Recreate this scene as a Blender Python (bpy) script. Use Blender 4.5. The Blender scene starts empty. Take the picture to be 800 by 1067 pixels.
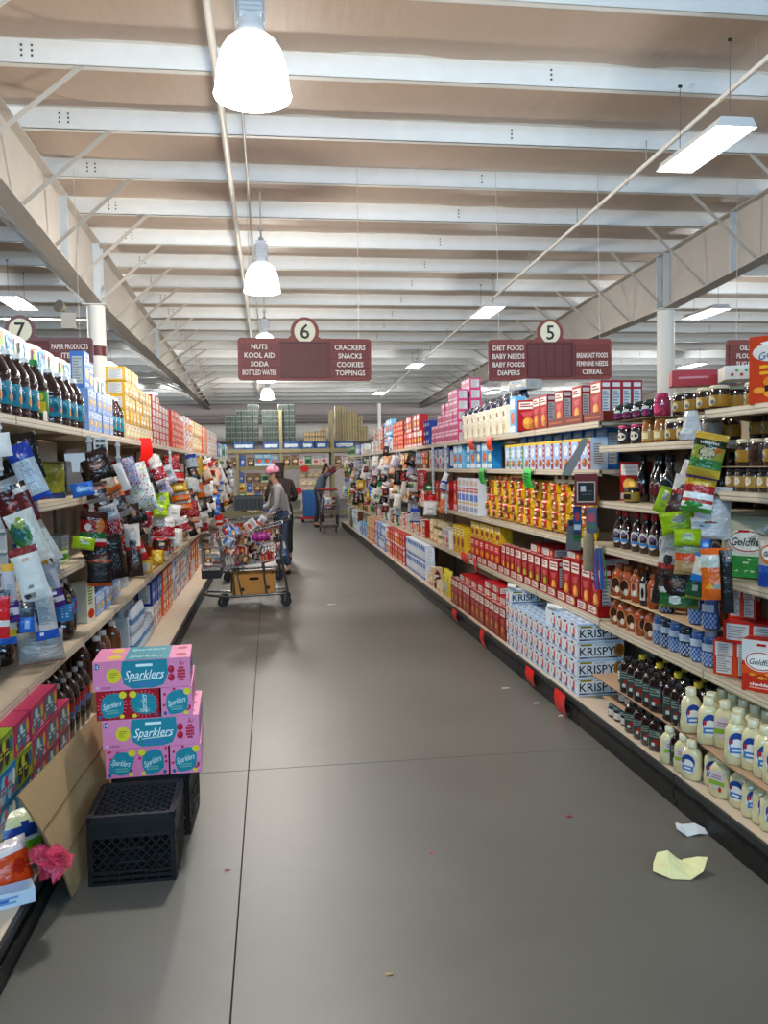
import bpy, bmesh, math, random
from mathutils import Vector, Matrix, Euler

random.seed(7)
PI = math.pi
scene = bpy.context.scene
COL = scene.collection

# ------------------------------------------------------------------ camera
cam_data = bpy.data.cameras.new('camera')
cam = bpy.data.objects.new('camera', cam_data)
COL.objects.link(cam)
_cx = Vector((0.990807, -0.134213, -0.016973))
_cy = Vector((0.024266, 0.052889, 0.998306))
_cz = Vector((-0.133088, -0.989540, 0.055660))
cam.matrix_world = Matrix(((_cx.x, _cy.x, _cz.x, 0.0), (_cx.y, _cy.y, _cz.y, 0.0), (_cx.z, _cy.z, _cz.z, 1.6), (0, 0, 0, 1)))
cam_data.sensor_fit = 'VERTICAL'
cam_data.sensor_height = 24.0
cam_data.lens = 870.0 / 1067.0 * 24.0
cam_data.clip_start = 0.05
cam_data.clip_end = 200
scene.camera = cam

# ------------------------------------------------------------------ view, world, daylight
scene.view_settings.view_transform = 'Standard'
scene.view_settings.look = 'None'
scene.view_settings.gamma = 1.0
scene.view_settings.use_curve_mapping = False
scene.view_settings.exposure = 0.2
world = bpy.data.worlds.new('daylight')
scene.world = world
world.use_nodes = True
world.node_tree.nodes['Background'].inputs[0].default_value = (0.62, 0.78, 1.0, 1)
world.node_tree.nodes['Background'].inputs[1].default_value = 0.05


def area_light(name, loc, target, sx, sy, power, colour):
    d = bpy.data.lights.new(name, 'AREA')
    d.shape = 'RECTANGLE'
    d.size, d.size_y, d.energy, d.color = sx, sy, power, colour
    o = bpy.data.objects.new(name, d)
    COL.objects.link(o)
    o.location = loc
    o.rotation_euler = (Vector(target) - Vector(loc)).to_track_quat('-Z', 'Y').to_euler()
    return o


# daylight that comes in through the storefront glazing, well behind the camera
area_light('storefront_daylight', (2.0, -7.4, 3.9), (2.0, 10.0, 5.2), 28.0, 1.6, 1500, (0.36, 0.68, 1.0))

LAMP_X = -0.06
LAMP_YS = [5.9, 12.3, 18.7, 25.1, 31.5, -0.5]
LAMP_POWER = 370
STRIP_POWER = 60


# ------------------------------------------------------------------ colour
def lin(c):
    return c / 12.92 if c <= 0.04045 else ((c + 0.055) / 1.055) ** 2.4


_cc = {}


def C(h):
    if not isinstance(h, str):
        return h
    r = _cc.get(h)
    if r is None:
        s = h.lstrip('#')
        r = _cc[h] = tuple(lin(int(s[i:i + 2], 16) / 255) for i in (0, 2, 4)) + (1.0,)
    return r


def shade(h, f):
    c = C(h)
    return (min(1, c[0] * f), min(1, c[1] * f), min(1, c[2] * f), 1.0)


# ------------------------------------------------------------------ materials
def new_mat(name):
    m = bpy.data.materials.new(name)
    m.use_nodes = True
    return m, m.node_tree.nodes, m.node_tree.links, m.node_tree.nodes['Principled BSDF']


def coloured(name, rough, spec=0.5, bump=0.0, bscale=60, coat=0.0, vary=0.12, nscale=25, metal=0.0, stretch=None, deep=1.0):
    """A material that takes its colour from the mesh's print colours, broken up by fine noise, with optional relief."""
    m, n, l, b = new_mat(name)
    at = n.new('ShaderNodeAttribute'); at.attribute_name = 'Col'
    tc = n.new('ShaderNodeTexCoord')
    nz = n.new('ShaderNodeTexNoise'); nz.inputs['Scale'].default_value = nscale; nz.inputs['Detail'].default_value = 4
    src = tc.outputs['Object']
    if stretch:
        mp = n.new('ShaderNodeMapping'); mp.inputs['Scale'].default_value = stretch
        l.new(src, mp.inputs['Vector']); src = mp.outputs['Vector']
    l.new(src, nz.inputs['Vector'])
    mr = n.new('ShaderNodeMapRange'); mr.inputs['To Min'].default_value = 1 - vary; mr.inputs['To Max'].default_value = 1 + vary
    l.new(nz.outputs['Fac'], mr.inputs['Value'])
    mul = n.new('ShaderNodeVectorMath'); mul.operation = 'SCALE'
    gm = n.new('ShaderNodeGamma'); gm.inputs['Gamma'].default_value = deep
    l.new(at.outputs['Color'], gm.inputs['Color']); l.new(gm.outputs['Color'], mul.inputs[0]); l.new(mr.outputs['Result'], mul.inputs['Scale'])
    l.new(mul.outputs['Vector'], b.inputs['Base Color'])
    b.inputs['Roughness'].default_value = rough
    b.inputs['Specular IOR Level'].default_value = spec
    b.inputs['Metallic'].default_value = metal
    if coat:
        b.inputs['Coat Weight'].default_value = coat; b.inputs['Coat Roughness'].default_value = 0.08
    if bump:
        n2 = n.new('ShaderNodeTexNoise'); n2.inputs['Scale'].default_value = bscale; n2.inputs['Detail'].default_value = 2
        l.new(src, n2.inputs['Vector'])
        bp = n.new('ShaderNodeBump'); bp.inputs['Strength'].default_value = bump; bp.inputs['Distance'].default_value = 0.01
        l.new(n2.outputs['Fac'], bp.inputs['Height']); l.new(bp.outputs['Normal'], b.inputs['Normal'])
    return m


M_PRINT = coloured('printed_carton', 0.42, 0.28, vary=0.06, deep=1.16)
M_FILM = coloured('plastic_film', 0.22, 0.5, deep=1.16, bump=0.5, bscale=28, vary=0.10)
M_GLOSS = coloured('glossy_bottle', 0.10, 0.6, coat=0.5, vary=0.06)
M_MATTE = coloured('matte_paper', 0.85, 0.2, bump=0.12, bscale=90, vary=0.10)
M_PAINT = coloured('painted_steel', 0.45, 0.4, bump=0.03, bscale=40, vary=0.10, nscale=9)
M_WHITE = coloured('white_painted_steel', 0.55, 0.35, bump=0.04, bscale=20, vary=0.06, nscale=5)
M_RUBBER = coloured('black_plastic', 0.45, 0.3, bump=0.15, bscale=50, vary=0.2, nscale=14)
M_CHROME = coloured('wire_steel', 0.32, 0.5, metal=0.85, vary=0.15)
M_CLOTH = coloured('cloth', 0.9, 0.1, bump=0.35, bscale=70, vary=0.12)
M_NET = coloured('netting', 0.7, 0.2, vary=0.1)
M_NET.node_tree.nodes['Principled BSDF'].inputs['Alpha'].default_value = 0.45
M_SKIN = coloured('skin', 0.55, 0.4, vary=0.05)
M_VINYL = coloured('insulation_vinyl', 0.5, 0.3, bump=0.55, bscale=7, vary=0.07, nscale=4, stretch=(1.6, 0.25, 1))
M_SIGN = coloured('sign_board', 0.5, 0.35, vary=0.05)


def glow(name, colour, strength):
    m, n, l, b = new_mat(name)
    b.inputs['Base Color'].default_value = (0.9, 0.9, 0.9, 1)
    b.inputs['Roughness'].default_value = 0.3
    b.inputs['Emission Color'].default_value = colour
    b.inputs['Emission Strength'].default_value = strength
    return m


M_LAMP = glow('lit_lamp_glass', (1.0, 0.97, 0.93, 1), 5.0)
M_TUBE = glow('lit_fluorescent_tubes', (0.97, 0.98, 1.0, 1), 9.0)


def clear_mat():
    m, n, l, b = new_mat('clear_plastic')
    at = n.new('ShaderNodeAttribute'); at.attribute_name = 'Col'
    l.new(at.outputs['Color'], b.inputs['Base Color'])
    nz = n.new('ShaderNodeTexNoise'); nz.inputs['Scale'].default_value = 30
    bp = n.new('ShaderNodeBump'); bp.inputs['Strength'].default_value = 0.5; bp.inputs['Distance'].default_value = 0.01
    l.new(nz.outputs['Fac'], bp.inputs['Height']); l.new(bp.outputs['Normal'], b.inputs['Normal'])
    b.inputs['Roughness'].default_value = 0.12
    b.inputs['Transmission Weight'].default_value = 0.35
    b.inputs['IOR'].default_value = 1.2
    return m


M_CLEAR = clear_mat()


def concrete():
    m, n, l, b = new_mat('sealed_concrete')
    tc = n.new('ShaderNodeTexCoord')
    a = n.new('ShaderNodeTexNoise'); a.inputs['Scale'].default_value = 0.9; a.inputs['Detail'].default_value = 6; a.inputs['Roughness'].default_value = 0.6
    g = n.new('ShaderNodeTexNoise'); g.inputs['Scale'].default_value = 160; g.inputs['Detail'].default_value = 3
    l.new(tc.outputs['Object'], a.inputs['Vector']); l.new(tc.outputs['Object'], g.inputs['Vector'])
    r = n.new('ShaderNodeValToRGB')
    r.color_ramp.elements[0].position = 0.3; r.color_ramp.elements[0].color = C('#53524c')
    r.color_ramp.elements[1].position = 0.75; r.color_ramp.elements[1].color = C('#63625b')
    l.new(a.outputs['Fac'], r.inputs['Fac'])
    mr = n.new('ShaderNodeMapRange'); mr.inputs['To Min'].default_value = 0.86; mr.inputs['To Max'].default_value = 1.14
    l.new(g.outputs['Fac'], mr.inputs['Value'])
    mul = n.new('ShaderNodeVectorMath'); mul.operation = 'SCALE'
    l.new(r.outputs['Color'], mul.inputs[0]); l.new(mr.outputs['Result'], mul.inputs['Scale'])
    l.new(mul.outputs['Vector'], b.inputs['Base Color'])
    rr = n.new('ShaderNodeMapRange'); rr.inputs['To Min'].default_value = 0.38; rr.inputs['To Max'].default_value = 0.50
    l.new(a.outputs['Fac'], rr.inputs['Value']); l.new(rr.outputs['Result'], b.inputs['Roughness'])
    b.inputs['Specular IOR Level'].default_value = 0.5
    return m


M_FLOOR = concrete()

# ------------------------------------------------------------------ lettering
_gl = {}


def glyphs(s, bold=0.0):
    """Triangles of a string, cap height 1, centred on its middle: (triangles, width)."""
    k = (s, bold)
    if k in _gl:
        return _gl[k]
    cu = bpy.data.curves.new('lettering', 'FONT')
    cu.body = s; cu.resolution_u = 2; cu.offset = bold
    ob = bpy.data.objects.new('lettering', cu)
    me = ob.to_mesh()
    me.calc_loop_triangles()
    vs = [v.co.copy() for v in me.vertices]
    ts = [tuple((vs[i].x, vs[i].y) for i in t.vertices) for t in me.loop_triangles]
    ob.to_mesh_clear()
    bpy.data.objects.remove(ob); bpy.data.curves.remove(cu)
    if not ts:
        _gl[k] = ([], 1.0)
        return _gl[k]
    xs = [p[0] for t in ts for p in t]
    cap = 0.69
    w = (max(xs) - min(xs)) / cap
    mx = (max(xs) + min(xs)) / 2
    _gl[k] = ([tuple(((p[0] - mx) / cap, p[1] / cap - 0.5) for p in t) for t in ts], w)
    return _gl[k]


# ------------------------------------------------------------------ surfaces that print lies on
def flat(o, u, v, nrm):
    o, u, v, nrm = Vector(o), Vector(u), Vector(v), Vector(nrm)
    return lambda a, b, l: o + u * a + v * b + nrm * l


def cyl(r, sx=1.0, sy=1.0):
    def S(a, b, l):
        rr = r(b) if callable(r) else r
        t = a / rr
        return Vector(((rr + l) * math.sin(t) * sx, -(rr + l) * math.cos(t) * sy, b))
    return S


class MB:
    """Collects faces with a print colour each and turns them into one mesh."""

    def __init__(s):
        s.v, s.f, s.c, s.sm, s.mi = [], [], [], [], []
        s.cur = 0

    def face(s, pts, col, smooth=False):
        i = len(s.v)
        s.v.extend([tuple(p) for p in pts])
        s.f.append(tuple(range(i, i + len(pts)))); s.c.append(C(col)); s.sm.append(smooth); s.mi.append(s.cur)

    def grid(s, P, col, smooth=True, close_u=False, flip=False):
        """P: rows of points; col: a colour or a function (row, column)."""
        i0 = len(s.v); nr, nc = len(P), len(P[0])
        for r in P:
            s.v.extend([tuple(p) for p in r])
        for r in range(nr - 1):
            for c in range(nc if close_u else nc - 1):
                c2 = (c + 1) % nc
                q = (i0 + r * nc + c, i0 + r * nc + c2, i0 + (r + 1) * nc + c2, i0 + (r + 1) * nc + c)
                s.f.append(q[::-1] if flip else q)
                s.c.append(C(col(r, c)) if callable(col) else C(col)); s.sm.append(smooth); s.mi.append(s.cur)

    def box(s, x0, y0, z0, x1, y1, z1, col, f={}, M=None):
        p = [Vector((x, y, z)) for z in (z0, z1) for y in (y0, y1) for x in (x0, x1)]
        if M is not None:
            p = [M @ q for q in p]
        for k, q in (('bottom', (0, 2, 3, 1)), ('top', (4, 5, 7, 6)), ('front', (0, 1, 5, 4)), ('back', (3, 2, 6, 7)), ('x0', (2, 0, 4, 6)), ('x1', (1, 3, 7, 5))):
            s.face([p[j] for j in q], f.get(k, col))

    def bar(s, a, b, w, h, col, up=(0, 0, 1)):
        a, b = Vector(a), Vector(b)
        d = (b - a).normalized(); u = Vector(up)
        x = d.cross(u)
        if x.length < 1e-4:
            x = d.cross(Vector((0, 1, 0)))
        x.normalize(); u = x.cross(d)
        M = Matrix((x, d, u)).transposed().to_4x4(); M.translation = a
        s.box(-w / 2, 0, -h / 2, w / 2, (b - a).length, h / 2, col, M=M)

    def tube(s, pts, r, col, n=8, cap=True, closed=False):
        pts = [Vector(p) for p in pts]
        rs = r if isinstance(r, (list, tuple)) else [r] * len(pts)
        rings = []; prev = None
        for i, p in enumerate(pts):
            if closed:
                d = (pts[(i + 1) % len(pts)] - pts[i - 1]).normalized()
            else:
                d = (pts[min(i + 1, len(pts) - 1)] - pts[max(i - 1, 0)]).normalized()
            if prev is None:
                x = d.cross(Vector((0, 0, 1)))
                if x.length < 1e-3:
                    x = d.cross(Vector((0, 1, 0)))
            else:
                x = prev - d * prev.dot(d)
            x.normalize(); prev = x; y = d.cross(x)
            rings.append([p + (x * math.cos(t) + y * math.sin(t)) * rs[i] for t in [2 * PI * k / n for k in range(n)]])
        if closed:
            rings.append(rings[0])
        s.grid(rings, col, close_u=True, flip=True)
        if cap and not closed:
            s.face(rings[0], col); s.face(rings[-1][::-1], col)

    def lathe(s, prof, n, col, sx=1, sy=1, ex=2.0, o=(0, 0, 0), cap=True):
        """prof: (radius, z) from bottom to top; col: colour or function(z). ex > 2 squares the section off."""
        R = []
        for r, z in prof:
            row = []
            for k in range(n):
                t = 2 * PI * (k + 0.5) / n; c, q = math.cos(t), math.sin(t)
                g = (abs(c) ** ex + abs(q) ** ex) ** (-1 / ex)
                row.append((o[0] + r * g * c * sx, o[1] + r * g * q * sy, o[2] + z))
            R.append(row)
        s.grid(R, (lambda r_, c_: col((prof[r_][1] + prof[r_ + 1][1]) / 2)) if callable(col) else col, close_u=True)
        if cap:
            zc = lambda i: col(prof[i][1]) if callable(col) else col
            s.face(R[0][::-1], zc(0)); s.face(R[-1], zc(-1))

    def rect(s, S, u0, v0, u1, v1, col, l=0.0005, nu=1, nv=1):
        P = [[S(u0 + (u1 - u0) * i / nu, v0 + (v1 - v0) * j / nv, l) for i in range(nu + 1)] for j in range(nv + 1)]
        s.grid(P, col, smooth=nu > 1)

    def ell(s, S, cu, cv, ru, rv, col, l=0.001, n=14, rot=0.0):
        pts = []
        for k in range(n):
            t = 2 * PI * k / n; a, b = ru * math.cos(t), rv * math.sin(t)
            pts.append((cu + a * math.cos(rot) - b * math.sin(rot), cv + a * math.sin(rot) + b * math.cos(rot)))
        c0 = S(cu, cv, l)
        for k in range(n):
            a, b = pts[k], pts[(k + 1) % n]
            s.face([c0, S(a[0], a[1], l), S(b[0], b[1], l)], col)

    def poly(s, S, pts, col, l=0.001):
        s.face([S(a, b, l) for a, b in pts], col)

    def text(s, S, t, cu, cv, h, col, l=0.0015, w=None, shear=0.0, rot=0.0, bold=0.0):
        ts, tw = glyphs(t, bold)
        k = h if w is None else w / tw
        cr, sr = math.cos(rot), math.sin(rot)
        for tri in ts:
            q = []
            for a, b in tri:
                a, b = a * k + b * h * shear, b * h
                q.append(S(cu + a * cr - b * sr, cv + a * sr + b * cr, l))
            s.face(q, col)

    def lines(s, S, u0, v0, u1, v1, n, col, l=0.0008, seed=0):
        """n short bars, the look of small print."""
        rd = random.Random(seed)
        for i in range(n):
            v = v1 - (v1 - v0) * (i + 0.5) / n; h = (v1 - v0) / n * 0.25
            s.rect(S, u0, v - h, u0 + (u1 - u0) * rd.uniform(0.6, 1), v + h, col, l)

    def prism(s, S, pts, t, col, side=None):
        """An outline in the plane of S, thick by t along its normal."""
        n = len(pts)
        s.face([S(a, b, t) for a, b in pts], col)
        s.face([S(a, b, 0) for a, b in reversed(pts)], col)
        for i in range(n):
            a, b = pts[i], pts[(i + 1) % n]
            s.face([S(*a, 0), S(*b, 0), S(*b, t), S(*a, t)], side or col)

    def mesh(s, name, mats):
        me = bpy.data.meshes.new(name)
        me.from_pydata(s.v, [], s.f)
        ca = me.color_attributes.new('Col', 'FLOAT_COLOR', 'CORNER')
        buf = []
        for f, c in zip(s.f, s.c):
            buf.extend(tuple(c) * len(f))
        ca.data.foreach_set('color', buf)
        me.polygons.foreach_set('use_smooth', s.sm)
        me.polygons.foreach_set('material_index', s.mi)
        for m in (mats if isinstance(mats, (list, tuple)) else [mats]):
            me.materials.append(m)
        me.update()
        return me


def link(name, me, parent=None):
    o = bpy.data.objects.new(name, me)
    COL.objects.link(o)
    if parent is not None:
        o.parent = parent
    return o


def tag(o, label=None, cat=None, group=None, kind=None):
    for k, v in (('label', label), ('category', cat), ('group', group), ('kind', kind)):
        if v:
            o[k] = v
    return o


class Proto:
    """A kind of product: its own mesh plus the meshes of its parts."""

    def __init__(s, name, cat, w, d, h, me, parts=()):
        s.name, s.cat, s.w, s.d, s.h, s.me, s.parts = name, cat, w, d, h, me, parts

    def put(s, label, loc, rz=0.0, group=None, tilt=None, parts=True, scale=None):
        o = link(s.name, s.me)
        tag(o, label, s.cat, group)
        if tilt is not None:
            o.rotation_euler = tilt
        else:
            o.rotation_euler = (0, 0, rz)
        o.location = loc
        if scale:
            o.scale = scale
        if parts:
            for p in s.parts:
                c = link(p[0], p[1], o)
                if len(p) > 2:
                    c['label'] = p[2]
        return o


ONES = 'st nd rd'.split()


def nth(i):
    return f"{i}{'th' if 10 <= i % 100 <= 20 or not 1 <= i % 10 <= 3 else ONES[i % 10 - 1]}"


RFX, LFX = 1.97, -1.07      # where the goods' fronts stand on the two sides


def place(side, y, z, pr, label, setback=0.0, group=None, rz=0.0, parts=True, scale=None, tip=None):
    dep = pr.d * (scale[1] if scale else 1)
    x = RFX + setback + dep / 2 if side == 'R' else LFX - setback - dep / 2
    base = -PI / 2 if side == 'R' else PI / 2
    return pr.put(label, (x, y, z), base + rz, group, parts=parts, scale=scale)

# ================================================================== THE SETTING
WALL_L, WALL_R, WALL_B, WALL_F = -13.6, 17.8, 41.0, -8.0


def roof_z(y):
    return 5.93 - 0.032 * y


# floor: concrete slabs with sawn joints between them
jx = [WALL_L, -6.155, -0.155, 5.845, 11.845, WALL_R]
jy = [WALL_F, -1.4, 4.40, 10.0, 15.6, 21.2, 26.8, 32.4, WALL_B]
m = MB(); m.box(WALL_L, WALL_F, -0.2, WALL_R, WALL_B, -0.012, '#25231f')
floor = tag(link('floor', m.mesh('floor_base', M_MATTE)), kind='structure')
for i in range(len(jx) - 1):
    for j in range(len(jy) - 1):
        m = MB(); m.box(jx[i] + 0.003, jy[j] + 0.003, -0.05, jx[i + 1] - 0.003, jy[j + 1] - 0.003, 0.0, '#6a6862')
        link('floor_slab', m.mesh('floor_slab', M_FLOOR), floor)

# walls
m = MB(); m.box(WALL_L, WALL_B, 0, WALL_R, WALL_B + 0.2, 5.3, '#cfc2c0')
wb = tag(link('wall_back', m.mesh('wall_back', M_WHITE)), kind='structure')
m = MB()
for z in (3.35, 4.05):
    m.box(WALL_L, WALL_B - 0.12, z, WALL_R, WALL_B, z + 0.2, '#c2b6b2')
link('wall_girt', m.mesh('wall_girt', M_WHITE), wb)
for nm, x0, x1 in (('wall_left', WALL_L - 0.2, WALL_L), ('wall_right', WALL_R, WALL_R + 0.2)):
    m = MB(); m.box(x0, WALL_F, 0, x1, WALL_B, 6.4, '#c9c3b6')
    tag(link(nm, m.mesh(nm, M_WHITE)), kind='structure')
# front wall with a band of storefront glazing (behind the camera)
m = MB()
m.box(WALL_L, WALL_F - 0.2, 0, WALL_R, WALL_F, 0.5, '#c9c3b6'); m.box(WALL_L, WALL_F - 0.2, 4.6, WALL_R, WALL_F, 6.6, '#c9c3b6')
m.box(WALL_L, WALL_F - 0.2, 0.5, -6.5, WALL_F, 4.6, '#c9c3b6'); m.box(10.5, WALL_F - 0.2, 0.5, WALL_R, WALL_F, 4.6, '#c9c3b6')
for i in range(1, 9):
    x = -6.5 + 17 / 9 * i
    m.box(x - 0.04, WALL_F - 0.15, 0.5, x + 0.04, WALL_F - 0.05, 4.6, '#8b8d90')
tag(link('wall_front', m.mesh('wall_front', M_WHITE)), kind='structure')

# roof: vinyl faced insulation between steel purlins
PUR = [8.92 + 1.5 * k for k in range(-10, 22)]
m = MB()
for y0, y1 in ((WALL_F, WALL_B),):
    m.grid([[(x, y, roof_z(y) + 0.32) for x in (WALL_L, WALL_R)] for y in (y0, y1)], '#d8cdbb', smooth=False)
ceiling = tag(link('ceiling', m.mesh('ceiling', M_VINYL)), kind='structure')
rd = random.Random(3)
for k in range(len(PUR) - 1):
    y0, y1 = PUR[k], PUR[k + 1]
    n = 60
    m = MB(); rows = []
    for t in (0.0, 0.25, 0.5, 0.75, 1.0):
        y = y0 + 0.05 + (y1 - y0 - 0.07) * t
        sag = 0.05 * math.sin(PI * t)
        rows.append([(WALL_L + (WALL_R - WALL_L) * i / n, y, roof_z(y) + 0.245 - sag + rd.uniform(-0.006, 0.006)) for i in range(n + 1)])
    m.grid(rows, '#bba897', smooth=True)
    link('insulation_sheet', m.mesh('insulation_sheet', M_VINYL), ceiling)
m = MB()      # one zed purlin: web towards the front, flanges
m.box(WALL_L, -0.006, 0, WALL_R, 0.006, 0.25, '#e9ecec')
m.box(WALL_L, -0.006, 0, WALL_R, 0.075, 0.008, '#dcdcd6')
m.box(WALL_L, -0.075, 0.242, WALL_R, 0.006, 0.25, '#dcdcd6')
m.box(WALL_L, 0.067, 0, WALL_R, 0.075, 0.025, '#dcdcd6')
for x in (-9.5, -2.35, -2.25, 3.1, 7.9, 12.4):
    for z in (0.07, 0.12, 0.17):
        m.box(x - 0.01, -0.012, z, x + 0.01, -0.006, z + 0.02, '#4a4a48')
pur = m.mesh('purlin', M_WHITE)
for y in PUR:
    o = link('purlin', pur, ceiling)
    o.location = (0, y, roof_z(y)); o.rotation_euler = (-0.032, 0, 0)


def rafter_bottom(y):
    return 4.42 + max(0.0, (15.0 - y)) * 0.055 if y < 15 else 4.42 + 0.0 * y


# rafters: deep tapered steel beams that run along the aisles and carry the purlins
for xc in (-2.9, 7.42, -13.2, 17.4):
    m = MB()
    ys = [WALL_F, 0, 5, 10, 15, 20, 26, 33, WALL_B]
    for a, b in zip(ys[:-1], ys[1:]):
        ta, tb, ba, bb = roof_z(a) - 0.005, roof_z(b) - 0.005, rafter_bottom(a), rafter_bottom(b)
        for s in (-0.008, 0.008):
            q = [(xc + s, a, ba), (xc + s, b, bb), (xc + s, b, tb), (xc + s, a, ta)]
            m.face(q if s > 0 else q[::-1], '#b9b2a9')
        for za, zb in ((ta - 0.016, tb - 0.016), (ba, bb)):
            P = [(-0.13, 0), (0.13, 0), (0.13, 0.016), (-0.13, 0.016)]
            A = [(xc + p, a, za + z) for p, z in P]; B = [(xc + p, b, zb + z) for p, z in P]
            for i in range(4):
                j = (i + 1) % 4
                m.face([A[i], A[j], B[j], B[i]], '#b5aea4')
    beam = tag(link('beam', m.mesh('beam', M_WHITE)), kind='structure')
    m = MB()
    for y in (0.2, 7.4, 12.6, 14.85, 15.15, 22.4, 29.9):
        m.box(xc - 0.12, y - 0.008, rafter_bottom(y) + 0.016, xc + 0.12, y + 0.008, roof_z(y) - 0.02, '#c8d2d8')
    st = m.mesh('stiffener_plate', M_WHITE)
    link('stiffener_plate', st, beam)
    # flange braces from the purlins down to the bottom flange
    if xc in (-2.9, 7.42):
        for k, y in enumerate(PUR):
            if 4 < y < 36:
                for sgn in (-1, 1):
                    m = MB()
                    m.bar((xc + sgn * 1.15, y, roof_z(y) + 0.03), (xc + sgn * 0.1, y, rafter_bottom(y) + 0.05), 0.05, 0.006, '#b8b2a8', up=(0, 1, 0))
                    m.bar((xc + sgn * 1.15, y + 0.02, roof_z(y) + 0.03), (xc + sgn * 0.1, y + 0.02, rafter_bottom(y) + 0.05), 0.006, 0.035, '#bdb8ae', up=(0, 1, 0))
                    link('flange_brace', m.mesh('flange_brace', M_WHITE), beam)

# columns under the rafters
for xc, r in ((-2.9, 0.15), (7.42, 0.16)):
    for y in (15.0,):
        m = MB(); m.lathe([(r, 0), (r, rafter_bottom(y) - 0.01)], 20, '#e4e0d8')
        m.box(-0.2, -0.2, 0, 0.2, 0.2, 0.02, '#c9c5bc'); m.box(-0.2, -0.2, rafter_bottom(y) - 0.02, 0.2, 0.2, rafter_bottom(y), '#d9d5cc')
        o = tag(link('column', m.mesh('column', M_WHITE)), kind='structure'); o.location = (xc, y, 0)
m = MB(); m.lathe([(0.16, 0), (0.16, 0.17)], 20, '#5d1a18')
o = tag(link('column_band', m.mesh('column_band', M_PAINT)), 'dark red band around the column behind the paper products sign', 'band'); o.location = (-2.9, 15.0, 3.55)

# pipes and conduit under the roof
def pipe(name, label, cat, pts, r, col, mat=M_WHITE, n=8):
    m = MB(); m.tube(pts, r, col, n)
    return tag(link(name, m.mesh(name, mat)), label, cat)


sp = pipe('sprinkler_pipe', 'long thin white sprinkler pipe running under the purlins above the cracker shelves', 'pipe', [(4.78, -2, 5.70), (4.78, 36, 4.56)], 0.028, '#e6e3dc')
for i in range(14):
    m = MB()
    y = 3 + i * 2.4; z = 5.70 - (y + 2) / 38 * 1.14
    m.tube([(4.78, y, z + 0.02), (4.78, y, roof_z(y) + 0.02)], 0.007, '#9a978f', 5)
    link('pipe_hanger', m.mesh('pipe_hanger', M_WHITE), sp)
    m = MB(); m.lathe([(0.012, 0), (0.03, 0.015), (0.012, 0.05)], 8, '#b5a67c', o=(4.78, y + 0.6, z - 0.06))
    link('sprinkler_head', m.mesh('sprinkler_head', M_WHITE), sp)
pipe('lamp_conduit', 'white electrical conduit running above the row of dome lamps', 'conduit', [(-0.42, -2, 5.62), (-0.42, 36, 4.55)], 0.035, '#dad6cc')
pipe('lamp_cable', 'thin grey cable running above the row of dome lamps beside the conduit', 'cable', [(-0.2, -2, 5.56), (-0.2, 36, 4.5)], 0.014, '#a9a69d')
pipe('cross_conduit', 'thin white conduit crossing the roof over the dark red aisle 7 sign', 'conduit', [(-12, 17.0, 4.55), (-3.2, 17.0, 4.52)], 0.02, '#e6e3dc')
pipe('ventilation_duct', 'thick pale spiral duct running along the back wall', 'duct', [(-13, 39.6, 3.25), (17, 39.6, 3.25)], 0.45, '#d8d2cb', n=20)
m = MB()
for z in (3.95, 3.7):
    m.tube([(-13, 38.6, z), (17, 38.6, z)], 0.05, '#8d8682', 8)
tag(link('wall_pipe', m.mesh('wall_pipe', M_WHITE)), 'pair of thin dark pipes running along the back wall over the duct', 'pipe')
m = MB(); m.tube([(4.9, 37.5, 4.4), (4.9, 37.5, 3.1)], 0.09, '#f2efe8', 10)
tag(link('duct_riser', m.mesh('duct_riser', M_WHITE)), 'short white vertical riser pipe hanging in front of the duct', 'pipe')


# ------------------------------------------------------------------ lamps
def dome_lamp_meshes():
    R = 0.258
    prof = [(R, 0.0), (R * 1.03, 0.012), (R * 0.99, 0.04), (R * 0.965, 0.09), (R * 0.93, 0.17), (R * 0.875, 0.24), (R * 0.785, 0.305), (R * 0.65, 0.36), (R * 0.50, 0.392), (R * 0.39, 0.407)]
    m = MB(); m.lathe(prof, 32, '#ffffff', cap=False)
    m.lathe([(0.001, -0.022), (R * 0.5, -0.016), (R * 0.9, -0.004), (R, 0.0)], 32, '#ffffff', cap=False)
    shade_me = m.mesh('lamp_shade', M_LAMP)
    m = MB()
    m.lathe([(0.10, 0.405), (0.10, 0.43), (0.085, 0.47), (0.085, 0.51)], 16, '#c9ccd0')
    m.box(-0.075, -0.065, 0.51, 0.075, 0.065, 0.72, '#cfd2d6')
    for z in (0.54, 0.57, 0.60, 0.63, 0.66):
        m.box(-0.082, -0.072, z, 0.082, 0.072, z + 0.008, '#b4b8bd')
    m.box(-0.095, -0.02, 0.49, -0.083, 0.02, 0.68, '#b4b8bd'); m.box(0.083, -0.02, 0.49, 0.095, 0.02, 0.68, '#b4b8bd')
    m.box(-0.03, -0.074, 0.43, 0.03, -0.06, 0.49, '#55585c')
    body = m.mesh('ballast', M_WHITE)
    m = MB(); m.lathe([(0.04, 0.72), (0.04, 0.76), (0.014, 0.79), (0.014, 0.90)], 10, '#9ea1a5'); m.tube([(0.02, 0, 0.86), (0.035, 0, 0.89), (0.02, 0, 0.92), (-0.02, 0, 0.92), (-0.035, 0, 0.89), (-0.02, 0, 0.86)], 0.006, '#88898c', 6)
    hook = m.mesh('hook', M_WHITE)
    m = MB(); m.tube([(0, 0, 0.9), (0, 0, 1.9)], 0.011, '#c9c6bd', 6)
    return shade_me, body, hook, m.mesh('hanging_rod', M_WHITE)


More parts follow.
